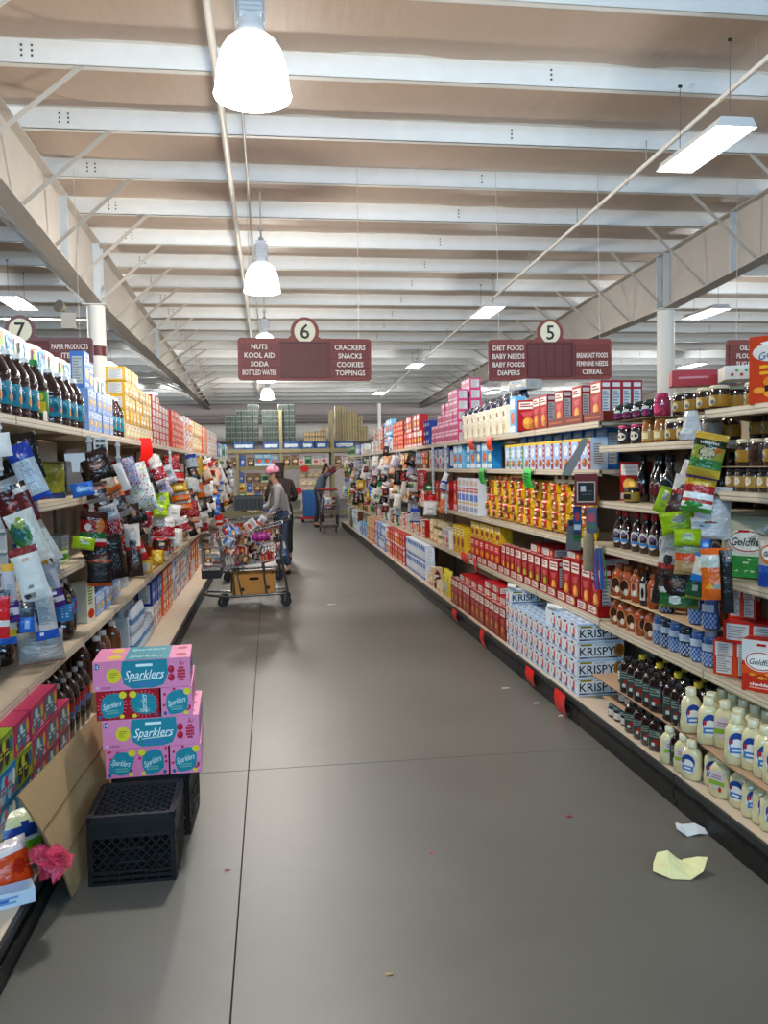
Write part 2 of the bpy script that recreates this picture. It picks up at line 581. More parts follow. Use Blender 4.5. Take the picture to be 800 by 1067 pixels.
dl = dome_lamp_meshes()
lab = ['largest white glowing dome lamp, hanging nearest over the aisle', 'second glowing dome lamp along the aisle, straight above the aisle 6 sign',
       'third glowing dome lamp along the aisle, behind the aisle 6 sign', 'fourth glowing dome lamp, just below the aisle 6 sign', 'fifth glowing dome lamp, smallest, in front of the duct',
       'glowing dome lamp overhead behind the viewer']
for i, y in enumerate(LAMP_YS):
    z = 4.12
    o = link('dome_lamp', dl[0]); tag(o, lab[i], 'lamp', 'dome lamps over the aisle'); o.location = (LAMP_X, y, z)
    link('ballast', dl[1], o); link('hook', dl[2], o); r = link('hanging_rod', dl[3], o)
    k = (roof_z(y) - z - 0.9) / 1.0; r.scale = (1, 1, max(0.2, k)); r.location = (0, 0, 0.9 - 0.9 * max(0.2, k))
    d = bpy.data.lights.new('dome_lamp_light', 'POINT'); d.energy = LAMP_POWER * (0.7 if y < 0 else 0.5 if y > 15 else 1.0); d.color = (1.0, 0.95, 0.88); d.shadow_soft_size = 0.16
    lo = bpy.data.objects.new('dome_lamp_light', d); COL.objects.link(lo); lo.location = (LAMP_X, y, z - 0.2)


def strip_meshes():
    m = MB(); W, L, H = 0.19, 0.61, 0.07
    m.box(-W, -L, 0.0, W, L, 0.004, '#ffffff')
    for x in (-0.135, -0.045, 0.045, 0.135):
        m.tube([(x, -L + 0.02, -0.012), (x, L - 0.02, -0.012)], 0.010, '#ffffff', 8)
    tubes = m.mesh('tube_bank', M_TUBE)
    m = MB()
    P = [(-W - 0.02, -0.02), (W + 0.02, -0.02), (W - 0.03, H), (-W + 0.03, H)]
    for i in (1, 2, 3):
        a, b = P[i], P[(i + 1) % 4]
        m.face([(a[0], -L - 0.02, a[1]), (b[0], -L - 0.02, b[1]), (b[0], L + 0.02, b[1]), (a[0], L + 0.02, a[1])], '#d9dadb')
    for y in (-L - 0.02, L + 0.02):
        m.face([(p[0], y, p[1]) for p in P], '#d9dadb')
    hood = m.mesh('housing', M_WHITE)
    m = MB()
    for y in (-0.5, 0.5):
        m.tube([(0, y, H), (0, y, 1.0)], 0.004, '#6c6a66', 5)
        m.box(-0.02, y - 0.01, 0.97, 0.02, y + 0.01, 1.0, '#2b2b2b')
    return tubes, hood, m.mesh('hanging_wire', M_WHITE)


sm = strip_meshes()
STRIPS = []
for x, word in ((4.5, 'over the cracker shelves'), (-4.6, 'over aisle seven'), (9.3, 'over aisle four'), (13.6, 'beyond aisle four')):
    for i in range(4):
        STRIPS.append((x, 8.28 + 8.7 * i - (0.0 if x > 0 else 0.5), f'white fluorescent strip light hanging {word}, {nth(i + 1)} from the front'))
for x, y, lb in STRIPS:
    z = 4.87 - 0.008 * y
    o = link('strip_light', sm[0]); tag(o, lb, 'lamp', 'hanging strip lights'); o.location = (x, y, z)
    link('housing', sm[1], o); w = link('hanging_wire', sm[2], o)
    k = (roof_z(y) - z - 0.07) / 0.93; w.scale = (1, 1, k); w.location = (0, 0, 0.07 - 0.07 * k)
    d = bpy.data.lights.new('strip_light_tubes', 'POINT'); d.shadow_soft_size = 0.18; d.energy = STRIP_POWER * (1.0 if x == 4.5 else 2.2); d.color = (0.96, 0.98, 1.0)
    lo = bpy.data.objects.new('strip_light_tubes', d); COL.objects.link(lo); lo.location = (x, y, z - 0.32)

# emergency light on the column
m = MB(); m.box(-0.11, -0.06, 0, 0.11, 0.06, 0.26, '#b3ad9f')
o = tag(link('emergency_light', m.mesh('emergency_light', M_PAINT)), 'beige battery emergency light with a spot head on the white column', 'lamp'); o.location = (-3.3, 14.75, 3.98)
m = MB(); m.lathe([(0.06, -0.05), (0.10, 0.05), (0.105, 0.07)], 14, '#8d8473'); m.lathe([(0.001, 0.06), (0.09, 0.06)], 14, '#f4e7c8', cap=False)
c = link('spot_head', m.mesh('spot_head', M_PAINT), o); c.location = (-0.1, -0.03, 0.35); c.rotation_euler = (PI / 2 - 0.2, 0, -0.5)
m = MB(); m.bar((0.1, 0.03, 0.1), (0.2, 0.2, 0.1), 0.04, 0.04, '#77716a'); link('bracket', m.mesh('bracket', M_PAINT), o)


# ------------------------------------------------------------------ aisle signs
def rounded(x0, z0, x1, z1, r, n=5):
    pts = []
    for cx, cz, a0 in ((x1 - r, z0 + r, -90), (x1 - r, z1 - r, 0), (x0 + r, z1 - r, 90), (x0 + r, z0 + r, 180)):
        for k in range(n + 1):
            t = math.radians(a0 + 90 * k / n); pts.append((cx + r * math.cos(t), cz + r * math.sin(t)))
    return pts


def aisle_sign(x, y, num, lefts, rights, label, roll=0.0, bg='#78322a'):
    W, Hh = 0.98, 0.62
    S = flat((0, 0, 0), (1, 0, 0), (0, 0, 1), (0, -1, 0))
    m = MB()
    out = rounded(-W, 0, W, Hh, 0.05)
    # the board with its round head
    m.prism(S, out, 0.03, bg, '#4a1d1c')
    head = [(0.21 * math.cos(math.radians(t)), Hh + 0.10 + 0.21 * math.sin(math.radians(t))) for t in range(-20, 201, 12)]
    m.prism(flat((0, 0.001, 0), (1, 0, 0), (0, 0, 1), (0, -1, 0)), [(-0.27, Hh - 0.02), (0.27, Hh - 0.02)] + head, 0.03, bg, '#4a1d1c')
    o = tag(link('aisle_sign', m.mesh('aisle_sign', M_SIGN)), label, 'sign', 'aisle signs'); o.location = (x * .904, y * .904, 1.6 + 1.27 * .904); o.rotation_euler = (0, roll, 0); o.scale = (.904, .904, .904)
    F = flat((0, -0.03, 0), (1, 0, 0), (0, 0, 1), (0, -1, 0))
    m = MB()
    n = 26
    m.prism(F, [(0.155 * math.cos(2 * PI * k / n), Hh + 0.10 + 0.165 * math.sin(2 * PI * k / n)) for k in range(n)], 0.012, '#d9d2b8')
    m.text(F, num, 0, Hh + 0.10, 0.21, '#16120f', l=0.016, bold=0.012)
    link('number_disc', m.mesh('number_disc', M_SIGN), o)
    m = MB()
    for a, b in ((-0.37, -0.34), (0.34, 0.37)):
        m.box(a, -0.05, 0.06, b, -0.03, Hh - 0.07, '#5a2222')
    m.box(-0.37, -0.05, Hh - 0.07, 0.37, -0.03, Hh - 0.045, '#5a2222'); m.box(-0.37, -0.05, 0.045, 0.37, -0.03, 0.06, '#5a2222')
    m.box(-0.34, -0.036, 0.06, 0.34, -0.03, Hh - 0.07, '#5c241f')
    for xx in (-0.2, -0.07, 0.07, 0.2):
        m.box(xx - 0.004, -0.04, 0.06, xx + 0.004, -0.036, Hh - 0.07, '#471a1b')
    link('poster_frame', m.mesh('poster_frame', M_SIGN), o)
    for side, words in ((-1, lefts), (1, rights)):
        for i, t in enumerate(words):
            z = Hh - 0.125 - 0.125 * i
            cx = side * 0.665
            m = MB(); m.box(cx - 0.27, -0.042, z - 0.055, cx + 0.27, -0.03, z + 0.047, '#571f20', {'front': '#6a2a24'})
            if t:
                tw = glyphs(t, 0.03)[1] * 0.072
                m.text(F, t, cx, z - 0.004, 0.072, '#d9d0c4', l=0.0135, w=min(tw * .9, 0.5), bold=0.018)
            link('name_strip', m.mesh('name_strip', M_SIGN), o)
    m = MB()
    for xx in (-0.8, 0.8):
        m.tube([(xx, -0.015, Hh), (xx, -0.015, (roof_z(y * .904) - 2.75) / .904)], 0.004, '#bdb9af', 5)
    link('hanging_wire', m.mesh('hanging_wire', M_WHITE), o)
    return o


aisle_sign(0.54, 12.5, '6', ['NUTS', 'KOOL AID', 'SODA', 'BOTTLED WATER'], ['CRACKERS', 'SNACKS', 'COOKIES', 'TOPPINGS'], 'dark red hanging aisle sign numbered 6 reading NUTS and CRACKERS', 0.008)
aisle_sign(4.30, 12.5, '5', ['DIET FOOD', 'BABY NEEDS', 'BABY FOODS', 'DIAPERS'], ['', 'BREAKFAST FOODS', 'FEMININE NEEDS', 'CEREAL'], 'dark red hanging aisle sign numbered 5 reading DIET FOOD and CEREAL', -0.012)
aisle_sign(8.16, 12.5, '4', ['OILS', 'FLOUR', 'SUGAR', 'CORN'], ['', '', '', ''], 'dark red hanging aisle sign reading OILS and FLOUR, half behind an orange carton')
aisle_sign(-3.45, 12.5, '7', ['', '', '', ''], ['PAPER PRODUCTS', 'ITEMS', '', ''], 'dark red hanging aisle sign numbered 7 reading PAPER PRODUCTS', bg='#664444')

# ================================================================== SHELVING
NSEC = 15
R_B = [2.34 + 1.22 * k for k in range(NSEC + 2)]        # section boundaries, cracker side
L_B = [2.44 + 1.22 * k for k in range(NSEC + 2)]        # drinks side
R_SH = {0: [1.08, 1.46, 1.82], 1: [1.095, 1.365, 1.69]}
R_STD = [0.645, 1.095, 1.55, 1.84]
L_STD = [0.68, 1.10, 1.45, 1.83]
BEIGE, RAIL = '#b5a58e', '#a89a86'


def gondola(side, i, y0, y1, shelves, label):
    sg = 1 if side == 'R' else -1
    fx = 1.95 if side == 'R' else -1.05
    dx = 1.815 if side == 'R' else -0.86
    bx = 2.42 if side == 'R' else -1.52
    X = lambda a, b: (min(a, b), max(a, b))
    a, b = X(bx, bx + sg * 0.03)
    m = MB(); m.box(a, y0, 0.1, b, y1, 1.80, '#a79a86')
    o = tag(link('gondola_shelving', m.mesh('back_panel', M_PAINT)), label, 'shelving', 'gondola shelving along the aisle')
    # kick plate with a bumper ridge
    m = MB(); e = 0.004
    a, b = X(dx, dx + sg * 0.03)
    m.box(a, y0 + e, 0.0, b, y1 - e, 0.12, '#0e0e0f')
    a, b = X(dx - sg * 0.012, dx + sg * 0.03)
    m.box(a, y0 + e, 0.045, b, y1 - e, 0.09, '#131314'); m.box(a, y0 + e, 0.122, b, y1 - e, 0.152, '#29292c')
    link('kick_plate', m.mesh('kick_plate', M_RUBBER), o)
    m = MB(); a, b = X(dx + sg * 0.003, bx); m.box(a, y0, 0.13, b, y1, 0.156, '#c4b39d'); link('base_deck', m.mesh('base_deck', M_PAINT), o)
    m = MB(); a, b = X(bx - sg * 0.012, bx + sg * 0.02); m.box(a, y0 + 0.002, 0, b, y0 + 0.042, 1.86, '#6d6252')
    for k in range(34):
        z = 0.2 + k * 0.048
        a2, b2 = X(bx - sg * 0.0135, bx - sg * 0.012)
        m.box(a2, y0 + 0.016, z, b2, y0 + 0.028, z + 0.02, '#2a2622')
    link('upright', m.mesh('upright', M_PAINT), o)
    for z in shelves:
        m = MB()
        a, b = X(fx, bx); m.box(a, y0 + 0.003, z - 0.022, b, y1 - 0.003, z, BEIGE)
        a, b = X(fx - sg * 0.006, fx + sg * 0.012); m.box(a, y0 + 0.003, z - 0.036, b, y1 - 0.003, z + 0.004, RAIL)
        s = link('shelf', m.mesh('shelf', M_PAINT), o)
        m = MB()
        S = flat((fx - sg * 0.006, 0, z), (0, -sg, 0), (0, 0, 1), (-sg, 0, 0))
        m.rect(S, -sg * (y0 + 0.01), -0.03, -sg * (y1 - 0.01), 0.0, '#c9bda6', 0.0008)
        m.rect(S, -sg * (y0 + 0.01), -0.018, -sg * (y1 - 0.01), -0.0145, '#8a7d69', 0.0014)
        link('price_rail', m.mesh('price_rail', M_PAINT), s)
        if i < 5:
            for y in (y0 + 0.012, y1 - 0.018):
                m = MB(); a, b = X(fx + sg * 0.05, bx)
                m.face([(fx + sg * 0.03, y, z - 0.022), (bx, y, z - 0.022), (bx, y, z - 0.10)], '#9b8d78')
                link('bracket', m.mesh('bracket', M_PAINT), s)
    return o


for i in range(NSEC + 1):
    sh = R_STD if i >= 2 else R_SH[i] + [0.635]
    gondola('R', i, R_B[i], R_B[i + 1], sh, f'beige steel shelving section, {nth(i + 1)} from the front of the cracker side')
    gondola('L', i, L_B[i], L_B[i + 1], L_STD, f'beige steel shelving section, {nth(i + 1)} from the front of the drinks side')
# the other face of the drinks gondola: its top shelf carries the paper towels of aisle 7
m = MB(); m.box(-2.05, 3.6, 1.80, -1.552, 21.9, 1.82, BEIGE); m.box(-2.05, 3.6, 0.0, -2.0, 21.9, 0.12, '#2b2b2d')
m.box(-1.60, 3.6, 0.02, -1.552, 21.9, 1.80, '#a79a86')
tag(link('rear_shelving', m.mesh('rear_shelving', M_PAINT)), 'beige shelf run of aisle 7 behind the drinks side carrying paper towels', 'shelving')

# ================================================================== KINDS OF GOODS
def faces_of(w, d, h):
    return {'front': flat((0, -d / 2, 0), (1, 0, 0), (0, 0, 1), (0, -1, 0)), 'x1': flat((w / 2, 0, 0), (0, 1, 0), (0, 0, 1), (1, 0, 0)),
            'x0': flat((-w / 2, 0, 0), (0, -1, 0), (0, 0, 1), (-1, 0, 0)), 'top': flat((0, 0, h), (1, 0, 0), (0, 1, 0), (0, 0, 1))}


def carton(name, cat, w, d, h, col, fn=None, f={}, mat=None):
    m = MB(); m.box(-w / 2, -d / 2, 0, w / 2, d / 2, h, col, f)
    if fn:
        fn(m, faces_of(w, d, h), w, d, h)
    return Proto(name, cat, w, d, h, m.mesh(name, mat or M_PRINT))


GREY = '#5b5b63'


def panel(m, S, w, h, col='#cfcdc8', ink='#8a8a90', u=0.0, v0=0.12, v1=0.86, frac=0.72, seed=1, n=9):
    """A pale nutrition panel with small print."""
    m.rect(S, u - w * frac / 2, h * v0, u + w * frac / 2, h * v1, col, 0.0006)
    m.lines(S, u - w * frac * 0.43, h * (v0 + 0.03), u + w * frac * 0.43, h * (v1 - 0.03), n, ink, 0.001, seed)


P = {}


# --- saltine cartons, the end panel towards the aisle
def saltine(m, F, w, d, h):
    S = F['front']
    m.rect(S, -w * .42, h * .06, w * .42, h * .13, '#7fa6cf', .0006)
    m.rect(S, -w * .30, h * .16, w * .1, h * .36, '#4d6f9e', .0006)
    m.ell(S, w * .02, h * .55, w * .12, h * .24, '#c9342f', .0009, 10)
    m.poly(S, [(-w * .18, h * .3), (w * .12, h * .3), (w * .02, h * .52)], '#d2583f', .0012)
    m.rect(S, -w * .42, h * .84, -w * .05, h * .95, '#23324f', .0006)
    m.rect(S, w * .12, h * .80, w * .4, h * .86, '#9db8d8', .0006)
    for k in ('x1', 'x0'):
        S = F[k]; s = 1
        m.rect(S, -d / 2, h * .90, d / 2, h, '#b5cde4', .0004)
        m.rect(S, -d * .44, h * .78, -d * .17, h * .90, '#c9b23c', .0007); m.lines(S, -d * .42, h * .8, -d * .19, h * .88, 1, '#5c5426', .0012)
        m.rect(S, -d * .12, h * .80, d * .1, h * .84, '#9c9c9c', .0007)
        m.text(S, 'KRISPY', -d * .07, h * .47, h * .46, '#15161a', .0011, w=d * .76, bold=.01)
        m.ell(S, d * .40, h * .48, d * .115, h * .40, '#b98344', .0013, 14); m.ell(S, d * .41, h * .52, d * .075, h * .28, '#94602c', .0016, 10)
        m.rect(S, -d * .46, h * .07, d * .46, h * .16, '#3b4a63', .0007); m.lines(S, -d * .3, h * .09, d * .2, h * .14, 1, '#c9d3de', .0012)
    T = F['top']
    m.rect(T, -w * .5, -d * .5, w * .5, d * .5, '#9dbbdc', .0004)
    m.rect(T, -w * .32, -d * .42, w * .32, d * .42, '#c9d8e8', .0008); m.lines(T, -w * .26, -d * .38, w * .26, d * .3, 4, '#7d95b3', .0012)


P['saltine'] = carton('saltine_carton', 'carton', .115, .30, .111, '#e3e6ea', saltine)


def saltine_back(m, F, w, d, h):
    S = F['front']
    m.rect(S, -w * .42, h * .1, w * .42, h * .78, '#2b4076', .0006); m.lines(S, -w * .36, h * .2, w * .3, h * .7, 4, '#5b70a3', .001)


P['saltine_back'] = carton('saltine_carton', 'carton', .26, .115, .115, '#dfe5ee', saltine_back)


# --- red cracker cartons
def cracker(seed, cookie='#c98a3c', band='#7a1118', low='#e3cf9a'):
    def fn(m, F, w, d, h):
        S = F['front']
        m.rect(S, -w * .42, h * .72, w * .42, h * .94, '#e8dfd6', .0006); m.lines(S, -w * .35, h * .77, w * .36, h * .91, 2, '#8a1c20', .001, seed)
        m.poly(S, [(-w * .34, h * .62), (w * .34, h * .66), (w * .16, h * .48), (-w * .18, h * .48)], '#c65a5e', .0008)
        m.ell(S, w * .02, h * .27, w * .26, h * .19, cookie, .001, 12); m.ell(S, -w * .06, h * .33, w * .15, h * .1, shade(cookie, 1.5), .0014, 8)
        m.ell(S, w * .22, h * .16, w * .16, h * .1, shade(cookie, .6), .0014, 8)
        m.rect(S, -w * .5, 0, w * .5, h * .05, band, .0007)
        for k in ('x1', 'x0'):
            panel(m, F[k], d, h, v0=.10, v1=.78, seed=seed); m.rect(F[k], -d * .36, h * .84, d * .36, h * .94, '#e3d4cd', .0007)
        m.rect(F['top'], -w * .36, -d * .3, w * .36, d * .3, '#d8cfc8', .0006); m.lines(F['top'], -w * .3, -d * .2, w * .3, d * .2, 2, '#9c1c22', .001, seed)
    return fn


P['cracker_tall'] = carton('cracker_carton', 'carton', .165, .064, .245, '#a8141c', cracker(1, '#d49545'))
P['cracker_mid'] = carton('cracker_carton', 'carton', .148, .075, .235, '#a4121a', cracker(2, '#cf9a4e'))
P['cracker_low'] = carton('cracker_carton', 'carton', .168, .075, .265, '#96141b', cracker(3, '#b9803f'))
P['cracker_green'] = carton('cracker_carton', 'carton', .148, .075, .23, '#9f1820', cracker(4, '#9caa3c', '#7d8f2c'))
P['cracker_gold'] = carton('cracker_carton', 'carton', .11, .07, .25, '#a01a1c', cracker(5, '#e0a93a', '#b78420'))


def tray_fn(m, F, w, d, h):
    S = F['front']
    n = max(1, round(w / .16))
    for i in range(n):
        u = -w / 2 + w * (i + .5) / n; q = w / n
        m.rect(S, u - q * .42, h * .2, u + q * .3, h * .82, '#d9d0ca', .0006); m.lines(S, u - q * .36, h * .3, u + q * .2, h * .72, 2, '#a5353a', .001, i)
        m.ell(S, u + q * .36, h * .5, q * .08, h * .26, '#c98a3c', .001, 8)


def tray(name, w, d, h, col, rim, fn=tray_fn, mat=None):
    m = MB(); t = .003
    m.box(-w / 2, -d / 2, 0, w / 2, d / 2, t, rim)
    m.box(-w / 2, -d / 2, 0, w / 2, -d / 2 + t, h, col); m.box(-w / 2, d / 2 - t, 0, w / 2, d / 2, h * 1.3, col)
    m.box(-w / 2, -d / 2, 0, -w / 2 + t, d / 2, h, col); m.box(w / 2 - t, -d / 2, 0, w / 2, d / 2, h, col)
    if fn:
        fn(m, faces_of(w, d, h), w, d, h)
    return Proto(name, 'tray', w, d, h, m.mesh(name, mat or M_PRINT))


P['tray_red'] = tray('display_tray', .36, .14, .072, '#9d151c', '#8a7050')
P['tray_dark'] = tray('display_tray', .34, .27, .06, '#7c2a1c', '#8a7050', fn=lambda m, F, w, d, h: m.lines(F['front'], -w * .4, h * .3, w * .4, h * .7, 1, '#b3622c'))


# --- animal cracker cartons: yellow rim, pale blue face, red edge
def animal(m, F, w, d, h):
    S = F['front']
    m.rect(S, -w * .5, h * .9, w * .5, h, '#e6c733', .0006)
    m.rect(S, w * .22, 0, w * .5, h * .9, '#a51f2d', .0006); m.lines(S, w * .26, h * .15, w * .46, h * .85, 4, '#dfc6c2', .001, 3)
    m.rect(S, -w * .46, h * .06, w * .18, h * .86, '#a9c6ea', .0008)
    m.ell(S, -w * .12, h * .63, w * .22, h * .17, '#e9eef6', .001, 12); m.text(S, 'f', -w * .12, h * .62, h * .16, '#3a64b0', .0014)
    m.ell(S, -w * .1, h * .22, w * .26, h * .15, '#a0622d', .001, 12); m.ell(S, -w * .2, h * .28, w * .12, h * .07, '#d29a54', .0014, 8)
    panel(m, F['x1'], d, h)


P['animal'] = carton('animal_cracker_carton', 'carton', .172, .11, .2, '#c8d7ea', animal)


def animal_g(m, F, w, d, h):
    animal(m, F, w, d, h); S = F['front']; m.rect(S, w * .22, h * .05, w * .5, h * .86, '#5d9a3a', .0016); m.lines(S, w * .26, h * .15, w * .46, h * .8, 4, '#d5e2c0', .002, 3)


P['animal_green'] = carton('animal_cracker_carton', 'carton', .172, .11, .2, '#c8d7ea', animal_g)


def bluebox(c1, c2, blob, seed, pan='#cfcdc8'):
    def fn(m, F, w, d, h):
        S = F['front']
        m.rect(S, -w * .44, h * .66, w * .44, h * .93, c1, .0006); m.lines(S, -w * .34, h * .7, w * .36, h * .9, 2, c2, .001, seed)
        m.ell(S, 0, h * .42, w * .34, h * .17, blob, .001, 12); m.ell(S, w * .1, h * .45, w * .14, h * .08, shade(blob, 1.6), .0014, 8)
        m.rect(S, -w * .46, h * .04, w * .46, h * .2, c2, .0006); m.lines(S, -w * .4, h * .07, w * .3, h * .17, 2, c1, .001, seed + 1)
        for k in ('x1', 'x0'):
            panel(m, F[k], d, h, pan, shade(pan, .6), seed=seed)
    return fn


def bb(key, w, d, h, base, c1, c2, blob, name='carton', cat='carton', seed=1):
    P[key] = carton(name, cat, w, d, h, base, bluebox(c1, c2, blob, seed, '#cfcdc8' if seed % 3 == 1 else shade(base, 1.25)))


bb('blue_tall', .172, .08, .27, '#4f92d6', '#9cc6ea', '#d8e6f2', '#c03542', 'cookie_carton')
bb('sky', .2, .09, .26, '#79b9de', '#cfe6f2', '#e9f2f6', '#d0673f', 'cookie_carton', seed=2)
bb('cyan', .17, .09, .25, '#2b8fc9', '#bcdcec', '#e6eef2', '#e6d9a8', 'cookie_carton', seed=3)
bb('navy', .13, .09, .24, '#23428f', '#7d96c9', '#3a5cae', '#b3c2e0', 'cookie_carton', seed=4)
bb('whiteblue', .16, .12, .22, '#d5dbe4', '#6f95cf', '#2e55a5', '#c9cfd8', 'drink_carton', seed=5)
bb('redwhite', .2, .12, .22, '#b51c25', '#e8e2dd', '#d8cfc9', '#e0b05a', 'snack_carton', seed=6)
bb('red', .18, .12, .22, '#b3181f', '#d64a45', '#ead9cf', '#d9872e', 'cereal_carton', seed=7)
bb('orange', .18, .12, .22, '#cf5c26', '#ecd5b8', '#e6a257', '#f0e2c8', 'juice_carton', seed=8)
bb('yellow', .16, .11, .22, '#d9b42c', '#f0e3a6', '#b8821f', '#8e3a24', 'cracker_carton', seed=9)
bb('green', .16, .11, .22, '#3f7d45', '#a7c78f', '#dfe6cf', '#27502e', 'tea_carton', seed=10)
bb('white', .18, .12, .22, '#dcdad4', '#b9c3cf', '#d0906a', '#c25a4a', 'tissue_carton', seed=11)
bb('brown', .17, .11, .22, '#6d4529', '#c9a273', '#3f2616', '#d6b98b', 'cocoa_carton', seed=12)
bb('pink', .2, .12, .11, '#d0457f', '#eeb3cc', '#f0d3df', '#b02a62', 'wafer_pack', 'pack', seed=13)
bb('purple', .16, .1, .22, '#5a3a80', '#b9a4d0', '#e0d9ea', '#36215a', 'carton', seed=14)
bb('beige', .17, .12, .22, '#cdb98f', '#eadfc0', '#a5432d', '#e6d7ae', 'cake_mix_carton', seed=15)
bb('stripes', .085, .09, .33, '#d9dce2', '#c9ced9', '#4d77bd', '#d8c14a', 'cookie_carton', seed=16)


def stripe_fn(m, F, w, d, h):
    S = F['front']
    m.rect(S, -w * .5, h * .60, w * .5, h * .72, '#b8242c', .0006); m.lines(S, -w * .4, h * .62, w * .4, h * .70, 1, '#efe6e0', .001)
    m.rect(S, -w * .42, h * .36, w * .42, h * .54, '#5c87cf', .0006); m.rect(S, -w * .42, h * .26, w * .42, h * .31, '#d9b95a', .0006)
    for u in (-.25, .25):
        m.ell(S, w * u, h * .86, w * .16, h * .09, '#c9b093', .001, 8)
    m.rect(S, -w * .42, h * .06, w * .42, h * .2, '#b4bccb', .0006); m.lines(S, -w * .36, h * .08, w * .36, h * .18, 2, '#7d86a0', .001)


P['stripes'] = carton('snack_carton', 'carton', .085, .09, .36, '#dfe1e6', stripe_fn)
P['white_panel'] = carton('cracker_carton', 'carton', .065, .17, .245, '#a8141c', lambda m, F, w, d, h: (panel(m, F['front'], w, h, v0=.1, v1=.62, frac=.8), m.rect(F['front'], -w * .36, h * .72, w * .36, h * .9, '#e8e0da', .0006), panel(m, F['x1'], d, h, v0=.06, v1=.66, frac=.8), m.rect(F['x1'], -d * .4, h * .8, d * .4, h * .9, '#efe8e2', .0006)))


def lying_fn(m, F, w, d, h):
    for k, q in (('front', w), ('x1', d)):
        m.rect(F[k], -q * .46, h * .14, q * (.1 if k == 'front' else .46), h * .86, '#dcd8d2', .0006); m.lines(F[k], -q * .4, h * .25, q * .05, h * .75, 2, '#a09c9a', .001)
    m.ell(F['front'], w * .3, h * .5, w * .1, h * .3, '#d9a05a', .001, 8)


P['red_flat'] = carton('snack_carton', 'carton', .24, .2, .066, '#b3182a', lying_fn)
P['redorange_flat'] = carton('snack_carton', 'carton', .26, .2, .07, '#c9331f', lambda m, F, w, d, h: (m.ell(F['front'], -w * .2, h * .5, w * .16, h * .34, '#e89a48', .001, 10), m.lines(F['front'], w * .02, h * .2, w * .42, h * .8, 2, '#f0d8c4', .001), panel(m, F['x1'], d, h)))


# --- pouches and bags
def pouch_mesh(w, h, t, fn, mat, name, nu=8, nv=10, back=None, gusset=True, seed=0):
    """A pillow bag standing on its foot: fn(u, v) gives the print, u and v from 0 to 1."""
    rd = random.Random(seed)
    wob = [[rd.uniform(-1, 1) for _ in range(nu + 1)] for _ in range(nv + 1)]

    def S(a, b, l, s=-1):
        u, v = a / w + .5, b / h
        u, v = min(1, max(0, u)), min(1, max(0, v))
        e = (1 - abs(2 * u - 1) ** 3) * (1 - max(0, (v - .80) / .20) ** 1.3) * (1 if gusset else 1 - max(0, (.2 - v) / .2) ** 1.5)
        q = wob[min(nv, int(v * nv))][min(nu, int(u * nu))] * .0 if False else 0
        return Vector((a * (1 - .06 * math.sin(PI * v)), s * (e * t / 2 + l + .0015 + q), b))
    m = MB()
    for s, f in ((-1, fn), (1, back or fn)):
        rows = []
        for j in range(nv + 1):
            r = []
            for i in range(nu + 1):
                p = S(w * (i / nu - .5), h * j / nv, 0, s)
                if 0 < i < nu and 0 < j < nv:
                    p.y += wob[j][i] * t * .05
                r.append(p)
            rows.append(r)
        m.grid(rows, (lambda j, i, f=f: f((i + .5) / nu, (j + .5) / nv)), flip=s > 0)
    m.face([S(w * (k - .5), 0, 0, s) for k, s in ((0, -1), (1, -1), (1, 1), (0, 1))], fn(.5, 0.0))
    return m, S


def bands(*bs, ell=(), spots=None):
    """bs: (upper v limit, colour) from the bottom; ell: (cu, cv, ru, rv, colour) laid over."""
    def fn(u, v):
        col = bs[-1][1]
        for lim, c in bs:
            if v <= lim:
                col = c; break
        for cu, cv, ru, rv, c in ell:
            if ((u - cu) / ru) ** 2 + ((v - cv) / rv) ** 2 <= 1:
                col = c
        if spots:
            k = math.sin(u * 37.1 + v * 91.7) * 43758.5; k -= math.floor(k)
            if k < spots[0]:
                col = spots[1 + int(k * 997) % (len(spots) - 1)]
        return col
    return fn


def noodle(i):
    pic = ['#8c4a22', '#b5672c', '#a8382a', '#70401f'][i % 4]
    base = ['#dcb31f', '#dfbf3a', '#d7a71c', '#c99a22'][i % 4]
    m, S = pouch_mesh(.19, .10, .075, bands((.12, shade(base, .7)), (.88, base), (1, shade(base, .75)), ell=((.5, .45, .33, .3, pic), (.42, .5, .14, .16, '#dcc49a'), (.7, .72, .16, .12, '#c23028'))), M_FILM, 'noodle_bag', 12, 8, gusset=False, seed=i)
    return Proto('noodle_bag', 'bag', .20, .085, .072, m.mesh('noodle_bag', M_FILM))


for i in range(4):
    P['noodle%d' % i] = noodle(i)


def bag(key, name, w, h, t, fn, cat='bag', mat=None, decor=None, nu=12, nv=14, seed=0, gusset=True):
    m, S = pouch_mesh(w, h, t, fn, mat or M_FILM, name, nu, nv, seed=seed, gusset=gusset)
    if decor:
        decor(m, S, w, h)
    P[key] = Proto(name, cat, w, t, h, m.mesh(name, mat or M_FILM))


